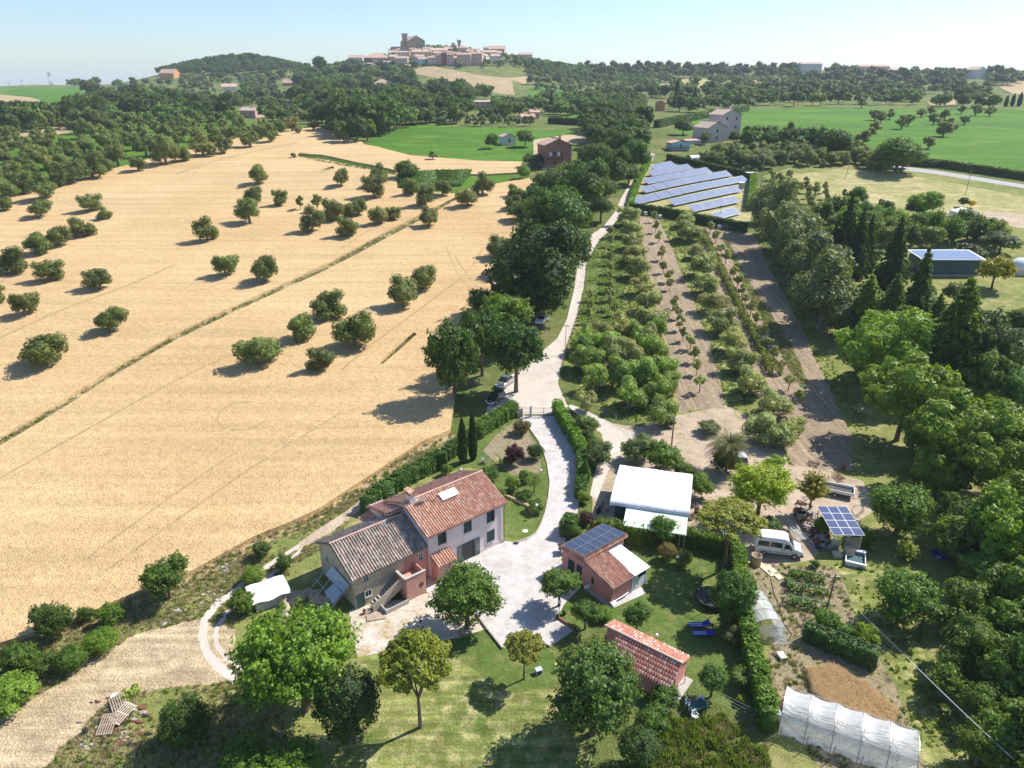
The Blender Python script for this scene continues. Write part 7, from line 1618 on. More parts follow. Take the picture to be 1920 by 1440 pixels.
# trailer
e = put(1568, 925, -25, 'farm_trailer', 'small flat trailer with dark bed and pale frame behind the panel canopy', 'trailer')
MB().box(-1.9, 1.9, -.9, .9, .55, .62).build('bed', M['dark'], e)
mb = MB().box(-1.95, 1.95, -.98, -.9, .55, .95).box(-1.95, 1.95, .9, .98, .55, .95).box(-1.98, -1.9, -.9, .9, .55, .95).box(1.9, 1.98, -.9, .9, .55, .95); mb.build('side_board', M['white_paint'], e)
MB().tube((1.95, 0, .5), (3.1, 0, .4), .05).build('drawbar', M['metal'], e); wheel_set(e, (-.2,), 1.05, .3, .2)
# ------------------------------------------------------------------ solar canopy
cz = 2.5
TL, TR_, BR, BL = [G(x, y, cz) for x, y in ((1540, 954), (1595, 955), (1622, 1003), (1563, 1002))]
ux = (BR - BL); ly = (TL - BL); Wc = math.hypot(ux[0], ux[1]); Lc = math.hypot(ly[0], ly[1]); azc = math.atan2(ux[1], ux[0])
e = empty('panel_canopy', (BL[0], BL[1], 0), azc, 'shelter roofed with twelve blue solar panels over a pile of crates', 'shelter')
for i in range(3):
    for j in range(4):
        w1, d1 = Wc / 3, Lc / 4
        m_ = MB().box(.03, w1 - .03, .03, d1 - .03, 0, .04)
        for q, f in enumerate(m_.f): m_.uv[q] = [(m_.v[k][0], m_.v[k][1]) for k in f]
        o = m_.build('solar_panel', M['pv_blue'], e, loc=(i * w1, j * d1, cz - .1 + j * .1), rot=(math.atan2(.1, d1), 0, 0))
        MB().box(0, w1, 0, .03, -.01, .05).box(0, w1, d1 - .03, d1, -.01, .05).box(0, .03, .03, d1 - .03, -.01, .05).box(w1 - .03, w1, .03, d1 - .03, -.01, .05).build('frame', M['white_paint'], o)
for x in (.2, Wc - .2):
    for y in (.2, Lc - .2): MB().tube((x, y, 0), (x, y, cz - .15), .06).build('post', M['metal'], e)
MB().box(Wc * .45, Wc - .1, .2, .3, 0, 2.0).build('board_wall', M['wood'], e); MB().box(0.1, Wc * .3, .3, .36, 0, 1.6).build('sheet', M['metal'], e)
for k, (x, y, z, sx) in enumerate([(1.9, -.3, 0, .9), (1.9, -.3, .55, .8), (.6, -.5, 0, .8)]):
    b_ = MB().box(-sx / 2, sx / 2, -.4, .4, 0, .5).build('crate', M['wood_pale'], e, loc=(x, y, z)); 
# skip (metal tub)
e = put(1603, 1050, -24, 'metal_tub', 'white-rimmed metal tub with blue-grey bottom lying on the grass', 'tub')
MB().box(-.95, .95, -1.35, 1.35, 0, .12).build('floor', M['metal'], e)
MB().box(-.85, .85, -1.1, .9, .12, .16).build('panel', M['barn_teal'], e, loc=(0, 0, .02))
MB().box(-1, -.92, -1.4, 1.4, 0, .5).box(.92, 1, -1.4, 1.4, 0, .5).box(-.92, .92, -1.4, -1.32, 0, .5).box(-.92, .92, 1.32, 1.4, 0, .5).box(-1.06, 1.06, .95, 1.45, .5, .56).box(-1.06, 1.06, -1.46, -1.2, .5, .56).build('rim', M['white_paint'], e)
# scrap and stone heap, crates of things
rs = random.Random(5); mb = MB(); 
for i in range(230):
    t = rs.random(); px_ = 1500 + 45 * t + rs.uniform(-14, 14); py_ = 965 + 62 * t + rs.uniform(-16, 16) - 10
    p = G(px_, py_); r = rs.uniform(.12, .38)
    mb.cm = rs.choice([0, 0, 1, 2, 3])
    a = rs.uniform(0, 3.14); M_ = Matrix.Translation((p[0], p[1], r * .4 + rs.uniform(0, .35))) @ Matrix.Rotation(a, 4, 'Z') @ Matrix.Rotation(rs.uniform(-.6, .6), 4, 'X')
    sx, sy, sz = r * rs.uniform(.6, 1.5), r * rs.uniform(.5, 1.1), r * rs.uniform(.25, .8)
    vs = [M_ @ Vector((x * sx * rs.uniform(.6, 1.1), y * sy * rs.uniform(.6, 1.1), z * sz * rs.uniform(.7, 1.1))) for z in (-1, 1) for y in (-1, 1) for x in (-1, 1)]
    mb.add(vs, [(0, 2, 3, 1), (4, 5, 7, 6), (0, 1, 5, 4), (2, 6, 7, 3), (0, 4, 6, 2), (1, 3, 7, 5)])
o = mb.build('rubble_heap', [M['concrete'], M['dark'], M['rust'], M['sand']]); o['kind'] = 'stuff'; tag(o, 'heap of stones and dark scrap between the minibus and the canopy')
def pole_frame(x, y, rz, n, L, label, mat, w_=1.0):
    e = put(x, y, rz, 'scrap_frame', label, 'scrap'); mb = MB()
    for k in range(n): mb.tube((k * w_ / n, 0, .3 + .1 * (k % 3)), (k * w_ / n + .2, L, .2 + .15 * (k % 2)), .035, n=5)
    mb.tube((-.1, .3, .3), (w_ + .1, .3, .35), .035, n=5).tube((0, L * .7, .3), (w_ + .1, L * .7, .3), .035, n=5)
    mb.build('bars', M[mat], e); return e
pole_frame(1498, 1018, 12, 6, 2.8, 'white metal frame lying on the scrap heap by the minibus', 'white_paint', 1.3)
pole_frame(1612, 990, -118 + 180, 8, 3.2, 'bundle of long pale bars right of the panel canopy', 'metal', 1.1)
pole_frame(1640, 1010, 40, 7, 2.2, 'blue-grey slatted rack beside the long pale bars', 'barn_teal', 1.2)
pole_frame(1575, 905, 20, 8, 1.8, 'rusty farm implement lying on the bare soil', 'rust', 1.0)
pole_frame(1535, 878, 60, 6, 1.5, 'dark harrow at the edge of the shade', 'black', 1.0)
e = put(1606, 967, 0, 'wire_roll', 'coil of wire mesh standing right behind the canopy', 'wire roll'); mb = MB()
for k in range(5): mb.v; 
for k in range(4):
    pts = [(math.cos(a) * (.75 - .05 * k), .08 * k, .78 + math.sin(a) * (.75 - .05 * k)) for a in [2 * math.pi * i / 20 for i in range(21)]]; mb.path(pts, .025, 4)
mb.build('coil', M['metal'], e)
e = put(1520, 905, 0, 'white_sacks', 'white sacks in the shade of the domed tree', 'sacks'); 
for x, y in ((0, 0), (.5, .2), (.2, .6)): MB().lathe([(.02, 0), (.3, .05), (.36, .3), (.25, .6), (.05, .68)], 10, (x, y, 0)).build('sack', M['white_sheet'], e, True)
# big open cylinder
e = put(1416, 1059, 0, 'concrete_ring', 'open brown well ring standing upright beside the minibus', 'well ring')
MB().lathe([(.50, 0), (.55, 0), (.55, 1.15), (.57, 1.3), (.48, 1.3), (.47, .15), (.02, .15)], 28).build('ring', M['sand'], e, True)
MB().tube((-.3, .1, .15), (-.15, -.2, 1.45), .02).build('stick', M['white_paint'], e)
for i, (x, y, a) in enumerate([(1436, 1068, 22), (1452, 1074, 16)]): tag(MB().box(-.35, .35, -1.2, 1.2, 0, .06).build('plank', M['wood_pale'], None, loc=G(x, y) + Vector((0, 0, .03)), rot=(0, 0, R(a))), f'{["left", "right"][i]} one of two pale boards lying below the well ring', 'board', 'boards below the well ring')
e = put(1540, 1028, 0, 'concrete_slab', 'grey slabs lying in front of the canopy', 'slab'); MB().box(-.9, .3, -.5, .4, 0, .12).build('slab', M['concrete'], e); MB().box(.4, 1.3, -.2, .6, 0, .1).build('slab', M['metal'], e)
# ------------------------------------------------------------------ tunnels
def tunnel(e, Lx, W, hw, ht, bays, film, sag=.1, zk=0):
    prof = []
    K = 14
    for k in range(K + 1):
        t = math.pi * k / K
        prof.append((-math.cos(t), math.sin(t)))
    def pt(u, k, r=1.0):
        c_, s_ = prof[k]
        y = c_ * W / 2 * (abs(c_) ** -.25 if abs(c_) > .05 else 1) if False else c_ * W / 2
        return (u, W / 2 + y * r, max(0, hw * min(1, s_ * 4)) + (ht - hw) * s_ ** .9 * r + zk)
    mb = MB(); nu = bays * 6 + 1
    for i in range(nu):
        u = Lx * i / (nu - 1); f = (i % 6) / 6; sg = 1 - sag * math.sin(math.pi * f) * .9
        for k in range(K + 1): mb.v.append(pt(u, k, sg))
    for i in range(nu - 1):
        for k in range(K): mb.f.append((i * (K + 1) + k, i * (K + 1) + k + 1, (i + 1) * (K + 1) + k + 1, (i + 1) * (K + 1) + k)); mb.m.append(0)
    mb.build('film', M[film], e, True)
    for i in range(bays + 1):
        u = Lx * i / bays; MB().path([pt(u, k, 1.005) for k in range(K + 1)], .03, 5).build('hoop', M['metal'], e)
    for k in (0, 3, K - 3, K): MB().tube(pt(0, k), pt(Lx, k), .025, n=5).build('rail', M['metal'], e)
A = G(1458, 1377); B = G(1478, 1302, 1.5)
e = empty('greenhouse_tunnel', A, R(-27), 'long translucent plastic greenhouse at the lower right', 'greenhouse')
tunnel(e, 9.6, 3.8, 1.2, 2.4, 5, 'film', .12)
for i in range(6): MB().tube((i * 1.9 + .2, -.5, 0), (i * 1.95 + .2, -.5, 1.5), .035, n=5).build('post', M['wood'], e)
MB().box(0, .04, .3, 1.3, 0, 1.9).build('door', M['film_thin'], e); MB().box(0, 9.6, .5, 3.3, 0, .25).build('plant_bed', M['garden_soil'], e)
e = put(1438, 1200, 4, 'small_polytunnel', 'small arched polytunnel at the top of the long hedge', 'greenhouse')
for o_ in (e,):
    sub_ = empty('arch', (1.6, .2, 0), R(90), parent=e)
    tunnel(sub_, 4.2, 3.2, 1.0, 2.3, 3, 'film', .06)
MB().add([(-1.5, .18, .2), (1.5, .18, .2), (1.5, .12, 1.9), (-.2, .16, 1.7), (-1.5, .14, 1.3)], [(0, 1, 2, 3, 4)]).add([(.3, .1, 1.4), (1.6, .1, 1.4), (1.6, -.9, 0), (.5, -.9, 0)], [(0, 1, 2, 3)]).build('hanging_film', M['film_thin'], e)
MB().box(-1.6, 1.6, 0, .05, 1.35, 1.4).build('crossbar', M['metal'], e)
tag(MB().box(-.3, .3, -.4, .4, 0, .35).build('white_box', M['white_paint'], None, loc=G(1465, 1233), rot=(0, 0, .2)), 'white box on the path beside the polytunnel', 'box')
tag(MB().box(-.25, .25, -.6, .6, 0, .9).build('white_tank', M['white_paint'], None, loc=G(1453, 1345), rot=(0, 0, .1)), 'upright white tank at the greenhouse door', 'tank')
# small greenhouse of the far garden and the tents on the right
e = put(1296, 306, 22, 'garden_greenhouse', 'small white greenhouse with open end behind the solar field', 'greenhouse'); tunnel(e, 7.5, 4.2, 1.6, 2.8, 3, 'white_sheet', .03)
e = put(1806, 408, 0, 'garden_tent', 'white plastic shelter on the far right meadow', 'tent'); MB().prism([(-3.4, 0), (3.4, 0), (3.4, 1.9), (0, 2.9), (-3.4, 1.9)], 'y', -2, 2).build('cover', M['white_sheet'], e); MB().box(-1.5, 1.5, -2.03, -2, 0, 1.6).build('doorway', M['metal'], e)
MB().add([(-3.4, -1.8, 1.8), (-3.4, 1.8, 1.8), (-5.4, 1.6, 0), (-5.4, -1.6, 0)], [(0, 1, 2, 3)]).build('flap', M['film_thin'], e)
e = put(1908, 515, 0, 'dome_shed', 'round-topped beige shed cut by the right frame edge', 'shed'); MB().lathe([(3.2, 0), (3.2, 1.8), (2.9, 2.4), (1.8, 3.3), (.1, 3.7)], 20, (2.4, 2, 0)).build('dome', M['white_sheet'], e, True); MB().box(-1, 6, -1.2, -1.1, 0, 1.5).build('front', M['w_beige'], e)
# ------------------------------------------------------------------ gate, fences, kerbs
gp = [G(x, 781) for x in (967, 980, 995, 1019, 1042)]
ga = math.atan2(gp[4][1] - gp[0][1], gp[4][0] - gp[0][0])
e = empty('gate_wall', gp[0], ga, 'short plastered wall with railing left of the farm gate', 'wall')
w0 = (gp[1] - gp[0]).length
MB().box(0, w0, -.15, .15, 0, 1.35).build('wall', M['wall_old'], e); rl = MB()
for k in range(8): rl.box(-.6 + k * .22, -.56 + k * .22, -.02, .02, 1.35 if k > 2 else .2, 1.75)
rl.build('railing', M['brown_metal'], e); MB().box(.2, .5, -.17, -.15, .6, 1.0).build('letter_box', M['white_paint'], e)
def gate_leaf(p, q, label):
    L = (q - p).length; az = math.atan2(q[1] - p[1], q[0] - p[0])
    e = empty('gate_leaf', p, az, label, 'gate', 'leaves of the farm gate')
    mb = MB().box(0, L, -.02, .02, .1, .16).box(0, L, -.02, .02, 1.45, 1.5).box(0, L, -.02, .02, .7, .73).box(0, .05, -.025, .025, .1, 1.55).box(L - .05, L, -.025, .025, .1, 1.55); mb.build('frame', M['metal'], e)
    k = int(L / .14)
    for i in range(1, k): link('bar', gate_leaf.m, e, (i * L / k, 0, .16))
    return e
gate_leaf.m = MB().tube((0, 0, 0), (0, 0, 1.3), .011, n=5).mesh('bar', M['metal'])
gate_leaf(gp[1], gp[2], 'narrow pedestrian leaf of the farm gate'); gate_leaf(gp[2], gp[3], 'left drive leaf of the farm gate'); gate_leaf(gp[3], gp[4], 'right drive leaf of the farm gate')
for i, g_ in enumerate((gp[2], gp[4])): tag(MB().box(-.14, .14, -.14, .14, 0, 1.75).box(-.18, .18, -.18, .18, 1.75, 1.82).build('gate_post', M['concrete'], None, loc=g_, rot=(0, 0, ga)), ['slim post between the pedestrian and drive gate', 'stone post at the right end of the gate'][i], 'gate post')
def fence(pts, h, label, step=2.5, mat='metal', sheet=None, name='fence', lean=0, wires=4):
    P = [G(*q) for q in pts]; e = empty(name, P[0], 0, label, 'fence'); o0 = P[0]
    pm = MB().tube((0, 0, -.2), (0, 0, h), .035, .03, 6).mesh('post', M[mat])
    if sheet:
        mb = MB()
        for a, b in zip(P, P[1:]):
            a, b = a - o0, b - o0; mb.add([a, b, b + Vector((0, 0, h - .05)), a + Vector((0, 0, h - .05)), a + Vector((.03, 0, 0)), b + Vector((.03, 0, 0)), b + Vector((.03, 0, h - .05)), a + Vector((.03, 0, h - .05))], [(0, 1, 2, 3), (7, 6, 5, 4), (3, 2, 6, 7)])
        mb.build('screen', M[sheet], e)
    else:
        mb = MB()
        for a, b in zip(P, P[1:]):
            for k in range(wires): z = h * (k + .8) / wires; mb.tube(a - o0 + Vector((0, 0, z)), b - o0 + Vector((0, 0, z)), .008, n=3)
        mb.build('wire', M['metal'], e)
    for a, b in zip(P, P[1:]):
        L = (b - a).length; n_ = max(1, int(L / step))
        for i in range(n_): link('post', pm, e, (a.lerp(b, i / n_)) - o0)
    return e
fence([(1046, 786), (1056, 806), (1070, 832), (1086, 868)], 1.5, 'dark green screened fence beside the drive', 2.0, 'green_paint', 'mesh_green')
fence([(1086, 868), (1089, 905), (1086, 950)], 1.2, 'low green fence lower down the drive', 2.0, 'green_paint', 'mesh_green')
fence([(1052, 695), (1062, 660), (1072, 630), (1086, 590), (1096, 545), (1104, 490), (1128, 452), (1156, 424), (1172, 400)], 1.6, 'wire fence between gravel road and orchard', 3.0)
fence([(1075, 752), (1108, 768), (1130, 778), (1180, 805), (1215, 822)], 1.3, 'wire fence on stone edging below the fruit trees', 2.4, 'concrete')
fence([(1283, 1282), (1330, 1312), (1400, 1348), (1432, 1362)], 1.4, 'wire fence behind the terrace with stacked chairs', 2.2, 'green_paint')
fence([(1262, 1292), (1250, 1330), (1228, 1390)], 1.6, 'leaning fence below the end of the tiled shed', 1.6, 'wood')
for a, b, lb in [((1478, 1080), (1545, 1093), 'upper'), ((1474, 1105), (1552, 1118), 'second'), ((1474, 1130), (1556, 1146), 'lower')]:
    hedge([a, b], .7, .8, (.08, .17, .03), f'{lb} row of vegetables in the kitchen garden', .14, 70, group='vegetable rows', name='vegetable_row', cat='vegetables', core=False)
    fence([a, b], 1.3, f'{lb} string of stakes in the kitchen garden', 1.3, 'wood', wires=1, name='plant_stakes')
fence([(1502, 1190), (1570, 1214), (1645, 1244)], 2.0, 'wired stakes carrying the bean row', 1.4, 'wood', wires=2, name='plant_stakes')
def kerb(pts, label, w_=.12, h=.12, mat='kerb'):
    P = [G(*q) for q in pts]; o0 = P[0]; e = empty('kerb', o0, 0, label, 'kerb')
    for a, b in zip(P, P[1:]):
        n_ = max(1, round((b - a).length / 1.0)); az = math.atan2(b[1] - a[1], b[0] - a[0]); L = (b - a).length / n_
        for i in range(n_): MB().box(.005, L - .01, -w_ / 2, w_ / 2, -.1, h).build('kerb_stone', M[mat], e, loc=a.lerp(b, i / n_) - o0, rot=(0, 0, az))
kerb([(990, 799), (1011, 830), (1020, 850), (1026, 870), (1031, 905), (1028, 935), (1022, 962), (1014, 984), (1005, 1000), (988, 1011), (968, 1017)], 'dark kerb round the garden oval')
kerb([(894, 1152), (912, 1178), (943, 1217)], 'kerb between the yard and the front lawn', .2, .22); kerb([(985, 1190), (1032, 1213)], 'kerb at the bottom of the yard', .2, .22); kerb([(1043, 1156), (1078, 1181)], 'wooden edge under the small round tree', .2, .2, 'rust')
kerb([(945, 930), (965, 938), (990, 950), (1000, 965)], 'curved stone edging on the gable lawn', .3, .3, 'sand')
for i, (x, y) in enumerate([(985, 996)]): tag(MB().lathe([(.3, 0), (.32, .05), (.02, .06)], 16).build('manhole_disc', M['white_paint'], None, loc=G(x, y)), 'white round cover on the gable lawn', 'cover')
tag(MB().box(-.3, .3, -.2, .2, .004, .03).build('drain_grate', M['black'], None, loc=G(967, 1019)), 'dark drain grate at the garden tip', 'grate')
# ------------------------------------------------------------------ lamps
def lamp(x, y, h, label, head=None):
    if head: p = G(head[0], head[1], h)
    else: p = G(x, y)
    e = empty('garden_lamp', p, 0, label, 'lamp', 'globe lamps of the garden')
    MB().tube((0, 0, 0), (0, 0, h - .15), .035, n=8).lathe([(.1, 0), (.1, .06), (.04, .1)], 10).build('post', M['black'], e)
    MB().lathe([(.01, h - .19), (.12, h - .14), (.17, h), (.12, h + .14), (.01, h + .18)], 16).build('globe', M['globe'], e, True)
lamp(0, 0, 1.9, 'globe lamp at the yard corner by the round shade tree', (1049, 1128)); lamp(0, 0, 1.6, 'globe lamp beside the long tiled shed', (1231, 1191)); lamp(0, 0, 1.8, 'globe lamp in the red-tipped bush', (1271, 1044))
lamp(0, 0, 1.7, 'globe lamp in the lower part of the garden oval', (1006, 947)); lamp(0, 0, 1.7, 'globe lamp on the drive side of the garden oval', (1014, 882)); lamp(0, 0, 1.7, 'globe lamp behind the farmhouse ridge', (864, 880))
# ------------------------------------------------------------------ poles and wires
def pole(x, y, h, label, r=.11, mat='wood', lean=0):
    e = empty('utility_pole', G(x, y), 0, label, 'pole')
    MB().tube((0, 0, -.3), (lean, 0, h), r, r * .7, 8).build('pole', M[mat], e); MB().box(-.5 + lean, .5 + lean, -.05, .05, h - .35, h - .25).build('crossarm', M['metal'], e); return e
pole(1259, 836, 4.6, 'wooden utility pole behind the grey bush', .12, 'bark'); pole(1060, 662, 5.6, 'thin pole beside the gravel road fence', .07); pole(1426, 353, 11, 'tall pole right of the solar field', .14, 'concrete'); pole(1548, 1148, 4.6, 'dark pole in the kitchen garden', .09, 'bark', .2)
pole(1810, 366, 8, 'wooden pole on the far right meadow', .1, 'bark'); pole(1265, 228, 13, 'thin pole in the right green field', .14, 'concrete'); pole(1125, 414, 7.5, 'pole at the bend of the gravel road', .1, 'concrete'); pole(1110, 438, 6, 'second pole at the bend of the gravel road', .09, 'bark'); pole(1350, 409, 4, 'post inside the lower hedge of the solar field', .08, 'bark'); pole(1583, 337, 7, 'slanting pole on the hay meadow', .1, 'wood', 1.2); pole(892, 214, 14, 'pole by the two-storey house at the wood', .16, 'bark')
def wire(a, b, sag, label, r=.022, mat='metal'):
    pts = [Vector(a).lerp(Vector(b), i / 24) - Vector((0, 0, sag * 4 * (i / 24) * (1 - i / 24))) for i in range(25)]
    o0 = pts[0]; o = MB().path([p - o0 for p in pts], r, 5).build('cable', M[mat], None, loc=o0); tag(o, label, 'cable')
t1 = G(1259, 836) + Vector((0, 0, 4.5)); t0 = G(1060, 662) + Vector((0, 0, 5.4))
wire(t0, t1, .5, 'cable over the fruit trees to the utility pole'); t2 = G(1700, 1232, 4.0); t2.z = 4.0; d_ = t2 - t1; wire(t1, t1 + d_ * 1.0, .6, 'cable from the utility pole across the yard', .02)
t3 = G(1985, 1500, 3.6); t3.z = 3.6; wire(t2, t3, .15, 'pale cable running out of the lower right corner', .03, 'white_sheet')
tt = G(1426, 353) + Vector((0, 0, 10.8)); wire(tt, G(1392, 250) + Vector((0, 0, 8)), 1.5, 'cable from the tall pole to the farmhouse', .04)
# pylons on the left skyline
def pylon(x, y, hp, label):
    p = G(x, y); 
    if p[1] > 1500: p = Vector(((x - 960) / F * 1500 * _cp, 1500, H + 1500 * ray(x, y)[2] / ray(x, y)[1]))
    h = hp / PPM(p); e = empty('pylon', p, 0, label, 'pylon', 'pylons on the left skyline'); mb = MB(); r = h * .012
    for sx in (-1, 1):
        for sy in (-1, 1): mb.tube((sx * h * .11, sy * h * .11, 0), (sx * h * .02, sy * h * .02, h), r, r, 4)
    for k in range(6):
        z0, z1 = h * k / 6, h * (k + 1) / 6; w0, w1 = h * (.11 - .015 * k), h * (.11 - .015 * (k + 1))
        for s in (-1, 1): mb.tube((-w0, s * w0, z0), (w1, s * w1, z1), r * .7, n=3).tube((w0, s * w0, z0), (-w1, s * w1, z1), r * .7, n=3)
    mb.build('lattice', M['metal'], e)
    for z, w_ in ((.66, .2), (.78, .24), (.9, .17)): MB().box(-h * w_, h * w_, -r, r, h * z, h * z + r * 2).build('arm', M['metal'], e)
pylon(97, 162, 25, 'tall lattice pylon on the left skyline'); pylon(43, 163, 13, 'fainter pylon near the left frame edge'); pylon(19, 164, 10, 'smallest faint pylon at the left frame edge')
# ------------------------------------------------------------------ garden furniture
def chair(x, y, rz, mat, label, group=None):
    e = put(x, y, rz, 'garden_chair', label, 'chair', group)
    MB().box(-.22, .22, -.22, .22, .40, .44).build('seat', M[mat], e); MB().box(-.22, .22, .2, .24, .44, .9).build('backrest', M[mat], e)
    for sx in (-1, 1):
        for sy in (-1, 1): MB().tube((sx * .2, sy * .2, 0), (sx * .18, sy * .18, .4), .02, n=5).build('leg', M[mat], e)
        MB().box(sx * .24 - .02, sx * .24 + .02, -.2, .22, .6, .64).build('armrest', M[mat], e)
chair(1100, 1108, 200, 'white_paint', 'round-backed white chair at the guest house wall')
for i, (x, y, a) in enumerate([(1290, 1326, 60), (1296, 1336, 60), (1302, 1350, 30), (1320, 1328, 250), (1312, 1316, 200)]): chair(x, y, a, 'white_paint', f'{ORD[i]} white chair round the shaded dining table', 'white chairs round the shaded dining table')
e = put(1306, 1334, 25, 'dining_table', 'dark teal table with white chairs in the lower shade', 'table'); MB().box(-.75, .75, -.45, .45, .7, .74).build('top', M['teal'], e)
for sx in (-1, 1):
    for sy in (-1, 1): MB().tube((sx * .65, sy * .38, 0), (sx * .65, sy * .38, .7), .03).build('leg', M['black'], e)
def lounger(x, y, rz, mat, stripe, label, up=.5):
    e = put(x, y, rz, 'sun_lounger', label, 'sun lounger')
    MB().box(-.95, .35, -.33, .33, .28, .34).build('bed', M[mat], e)
    MB().box(0, .75, -.33, .33, 0, .06).build('backrest', M[mat], e, loc=(.35, 0, .29), rot=(0, -up, 0))
    for k in (-.12, .12): MB().box(-.94, .34, k - .05, k + .05, .341, .35).build('stripe', M[stripe], e)
    for x_ in (-.8, .3):
        for s in (-1, 1): MB().tube((x_, s * .3, 0), (x_, s * .3, .28), .02, n=5).build('leg', M['metal'], e)
lounger(1310, 1176, 0, 'blue', 'blue_stripe', 'upper of two blue sun loungers in the lawn shade'); lounger(1317, 1192, 0, 'blue', 'blue_stripe', 'lower of two blue sun loungers in the lawn shade', .15)
lounger(1160, 1122, 38, 'white_paint', 'tile_pink', 'white folding bed on the guest house terrace', .1); lounger(1176, 1110, 38, 'white_paint', 'tile_pink', 'second white folding bed nearer the glazed porch', .2)
e = put(1150, 1136, 30, 'side_table', 'low white table at the guest house corner', 'table'); MB().box(-.3, .3, -.3, .3, .4, .44).build('top', M['white_paint'], e); MB().tube((0, 0, 0), (0, 0, .4), .04).build('leg', M['white_paint'], e)
e = put(1334, 1128, 0, 'trampoline', 'dark trampoline with safety net half under the linden', 'trampoline')
MB().lathe([(.02, .62), (1.45, .62), (1.6, .66), (1.62, .6), (.02, .6)], 24).build('mat', M['black'], e)
for k in range(6):
    a = k * math.pi / 3; MB().tube((1.6 * math.cos(a), 1.6 * math.sin(a), 0), (1.65 * math.cos(a), 1.65 * math.sin(a), 2.3), .035).build('post', M['black'], e)
MB().path([(1.65 * math.cos(a), 1.65 * math.sin(a), 2.25) for a in [2 * math.pi * i / 24 for i in range(25)]], .02, 4).build('net_ring', M['black'], e)
e = put(1010, 1262, 20, 'toy_table', 'small blue plastic table under the edge of the big tree', 'table'); MB().box(-.3, .3, -.25, .25, .45, .5).build('top', M['blue_stripe'], e)
for sx in (-1, 1): MB().box(sx * .25 - .03, sx * .25 + .03, -.2, .2, 0, .45).build('leg', M['blue_stripe'], e)
e = put(1764, 1040, 0, 'blue_sheet', 'crumpled deep blue sheet in the shade on the right', 'sheet')
mb = MB(); n_ = 9; mb.add([(x * .2 - .9, y * .2 - .9, .35 * random.random() * (1 - abs(x - 4) / 5)) for y in range(n_) for x in range(n_)], [(j * n_ + i, j * n_ + i + 1, (j + 1) * n_ + i + 1, (j + 1) * n_ + i) for j in range(8) for i in range(8)]); mb.build('cloth', M['blue'], e)
e = put(1857, 1120, -30, 'rope_swing', 'blue swing seat hanging from long ropes in the dark wood', 'swing'); MB().box(-.35, .35, -.15, .15, .5, .56).build('seat', M['blue_stripe'], e)
for sx in (-1, 1): MB().tube((sx * .3, 0, .55), (sx * .3 - 1.6, 2.4, 5.5), .015, n=4).build('rope', M['wood_pale'], e)
# pallets
def pallet(x, y, rz, label, mat='wood', up=.25, n=7, L=1.9):
    e = put(x, y, rz, 'pallet', label, 'pallet', 'pallets on the burnt patch', up); e.rotation_euler.x = R(8)
    for k in range(n): link('slat', pallet.m[mat], e, (-.55 + k * 1.1 / (n - 1), 0, .1), (0, 0, 0), (1, L / 1.2, 1))
    for y_ in (-L / 2 + .08, 0, L / 2 - .08): MB().box(-.6, .6, y_ - .05, y_ + .05, 0, .1).build('bearer', M[mat], e)
pallet.m = {k: MB().box(-.045, .045, -.6, .6, 0, .03).mesh('slat', M[k]) for k in ('wood', 'wood_pale')}
pallet(203, 1363, 8, 'grey weathered pallet, lower left of the three', 'wood', .25); pallet(232, 1344, -22, 'pale pallet with open slats, right of the three', 'wood_pale', .35, 6); pallet(224, 1324, 38, 'uppermost pallet lying askew', 'wood', .2)
tag(MB().lathe([(.02, .0), (.35, .02), (.38, .3), (.34, .32), (.3, .08), (.02, .06)], 14).build('plastic_basin', M['white_paint'], None, True, loc=G(217, 1310)), 'white plastic basin above the pallets', 'basin')
tag(MB().lathe([(.02, 0), (.2, 0), (.22, .35), (.02, .35)], 12).build('black_bucket', M['rubber'], None, True, loc=G(161, 1374)), 'black bucket left of the pallets', 'bucket')
ag = hedge([(225, 1318), (245, 1300), (262, 1292)], 1.0, .35, (.28, .36, .08), 'heap of cut yellow-green leaves above the pallets', .22, 60, name='leaf_heap', cat='leaf heap', core=False)
# debris stones on the verge
rs = random.Random(9); mb = MB()
for i in range(120):
    c_ = rs.choice([(395, 1120, 22, 12), (310, 1168, 10, 5), (338, 1145, 8, 4), (420, 965 + 100, 10, 6), (165, 1390, 22, 14), (540, 1058, 6, 4)])
    p = G(c_[0] + rs.gauss(0, c_[2] * .6), c_[1] + rs.gauss(0, c_[3] * .6)); r = rs.uniform(.05, .2)
    mb.lathe([(.01, 0), (r, .02), (r * .8, r * .5), (.01, r * .6)], 6, (p[0], p[1], p[2]), rs.uniform(.7, 1.6), rs.uniform(.6, 1.1))
o = mb.build('white_rubble', M['concrete']); o['kind'] = 'stuff'; tag(o, 'scattered pale rubble on the verge by the farm track')
tag(MB().box(-.9, .9, -.5, .5, .02, .1).build('board', M['wood'], None, loc=G(705, 1157), rot=(0, 0, R(15))), 'grey board lying on the patio below the barn', 'board'); tag(MB().box(-.5, .5, -.2, .2, .02, .1).build('board', M['wood'], None, loc=G(731, 1146), rot=(0, 0, R(35))), 'small board near the low wall', 'board')
for i, (x, y, c_) in enumerate([(1046, 1160, 'rust'), (684, 1150, 'tile_red'), (1058, 1152, 'black')]):
    e = put(x, y, 0, 'flower_pot', ['terracotta pot at the yard corner kerb', 'red flowers in a pot at the barn wall', 'black pot beside the corner lamp'][i], 'flower pot'); MB().lathe([(.02, 0), (.16, 0), (.2, .3), (.17, .3), (.02, .28)], 12).build('pot', M[c_], e, True)
    o = link('plant', CR['broad_far'][0], e, (0, 0, .42), (0, 0, 0), (.2, .2, .2)); o.color = (.1, .18, .03, 1)
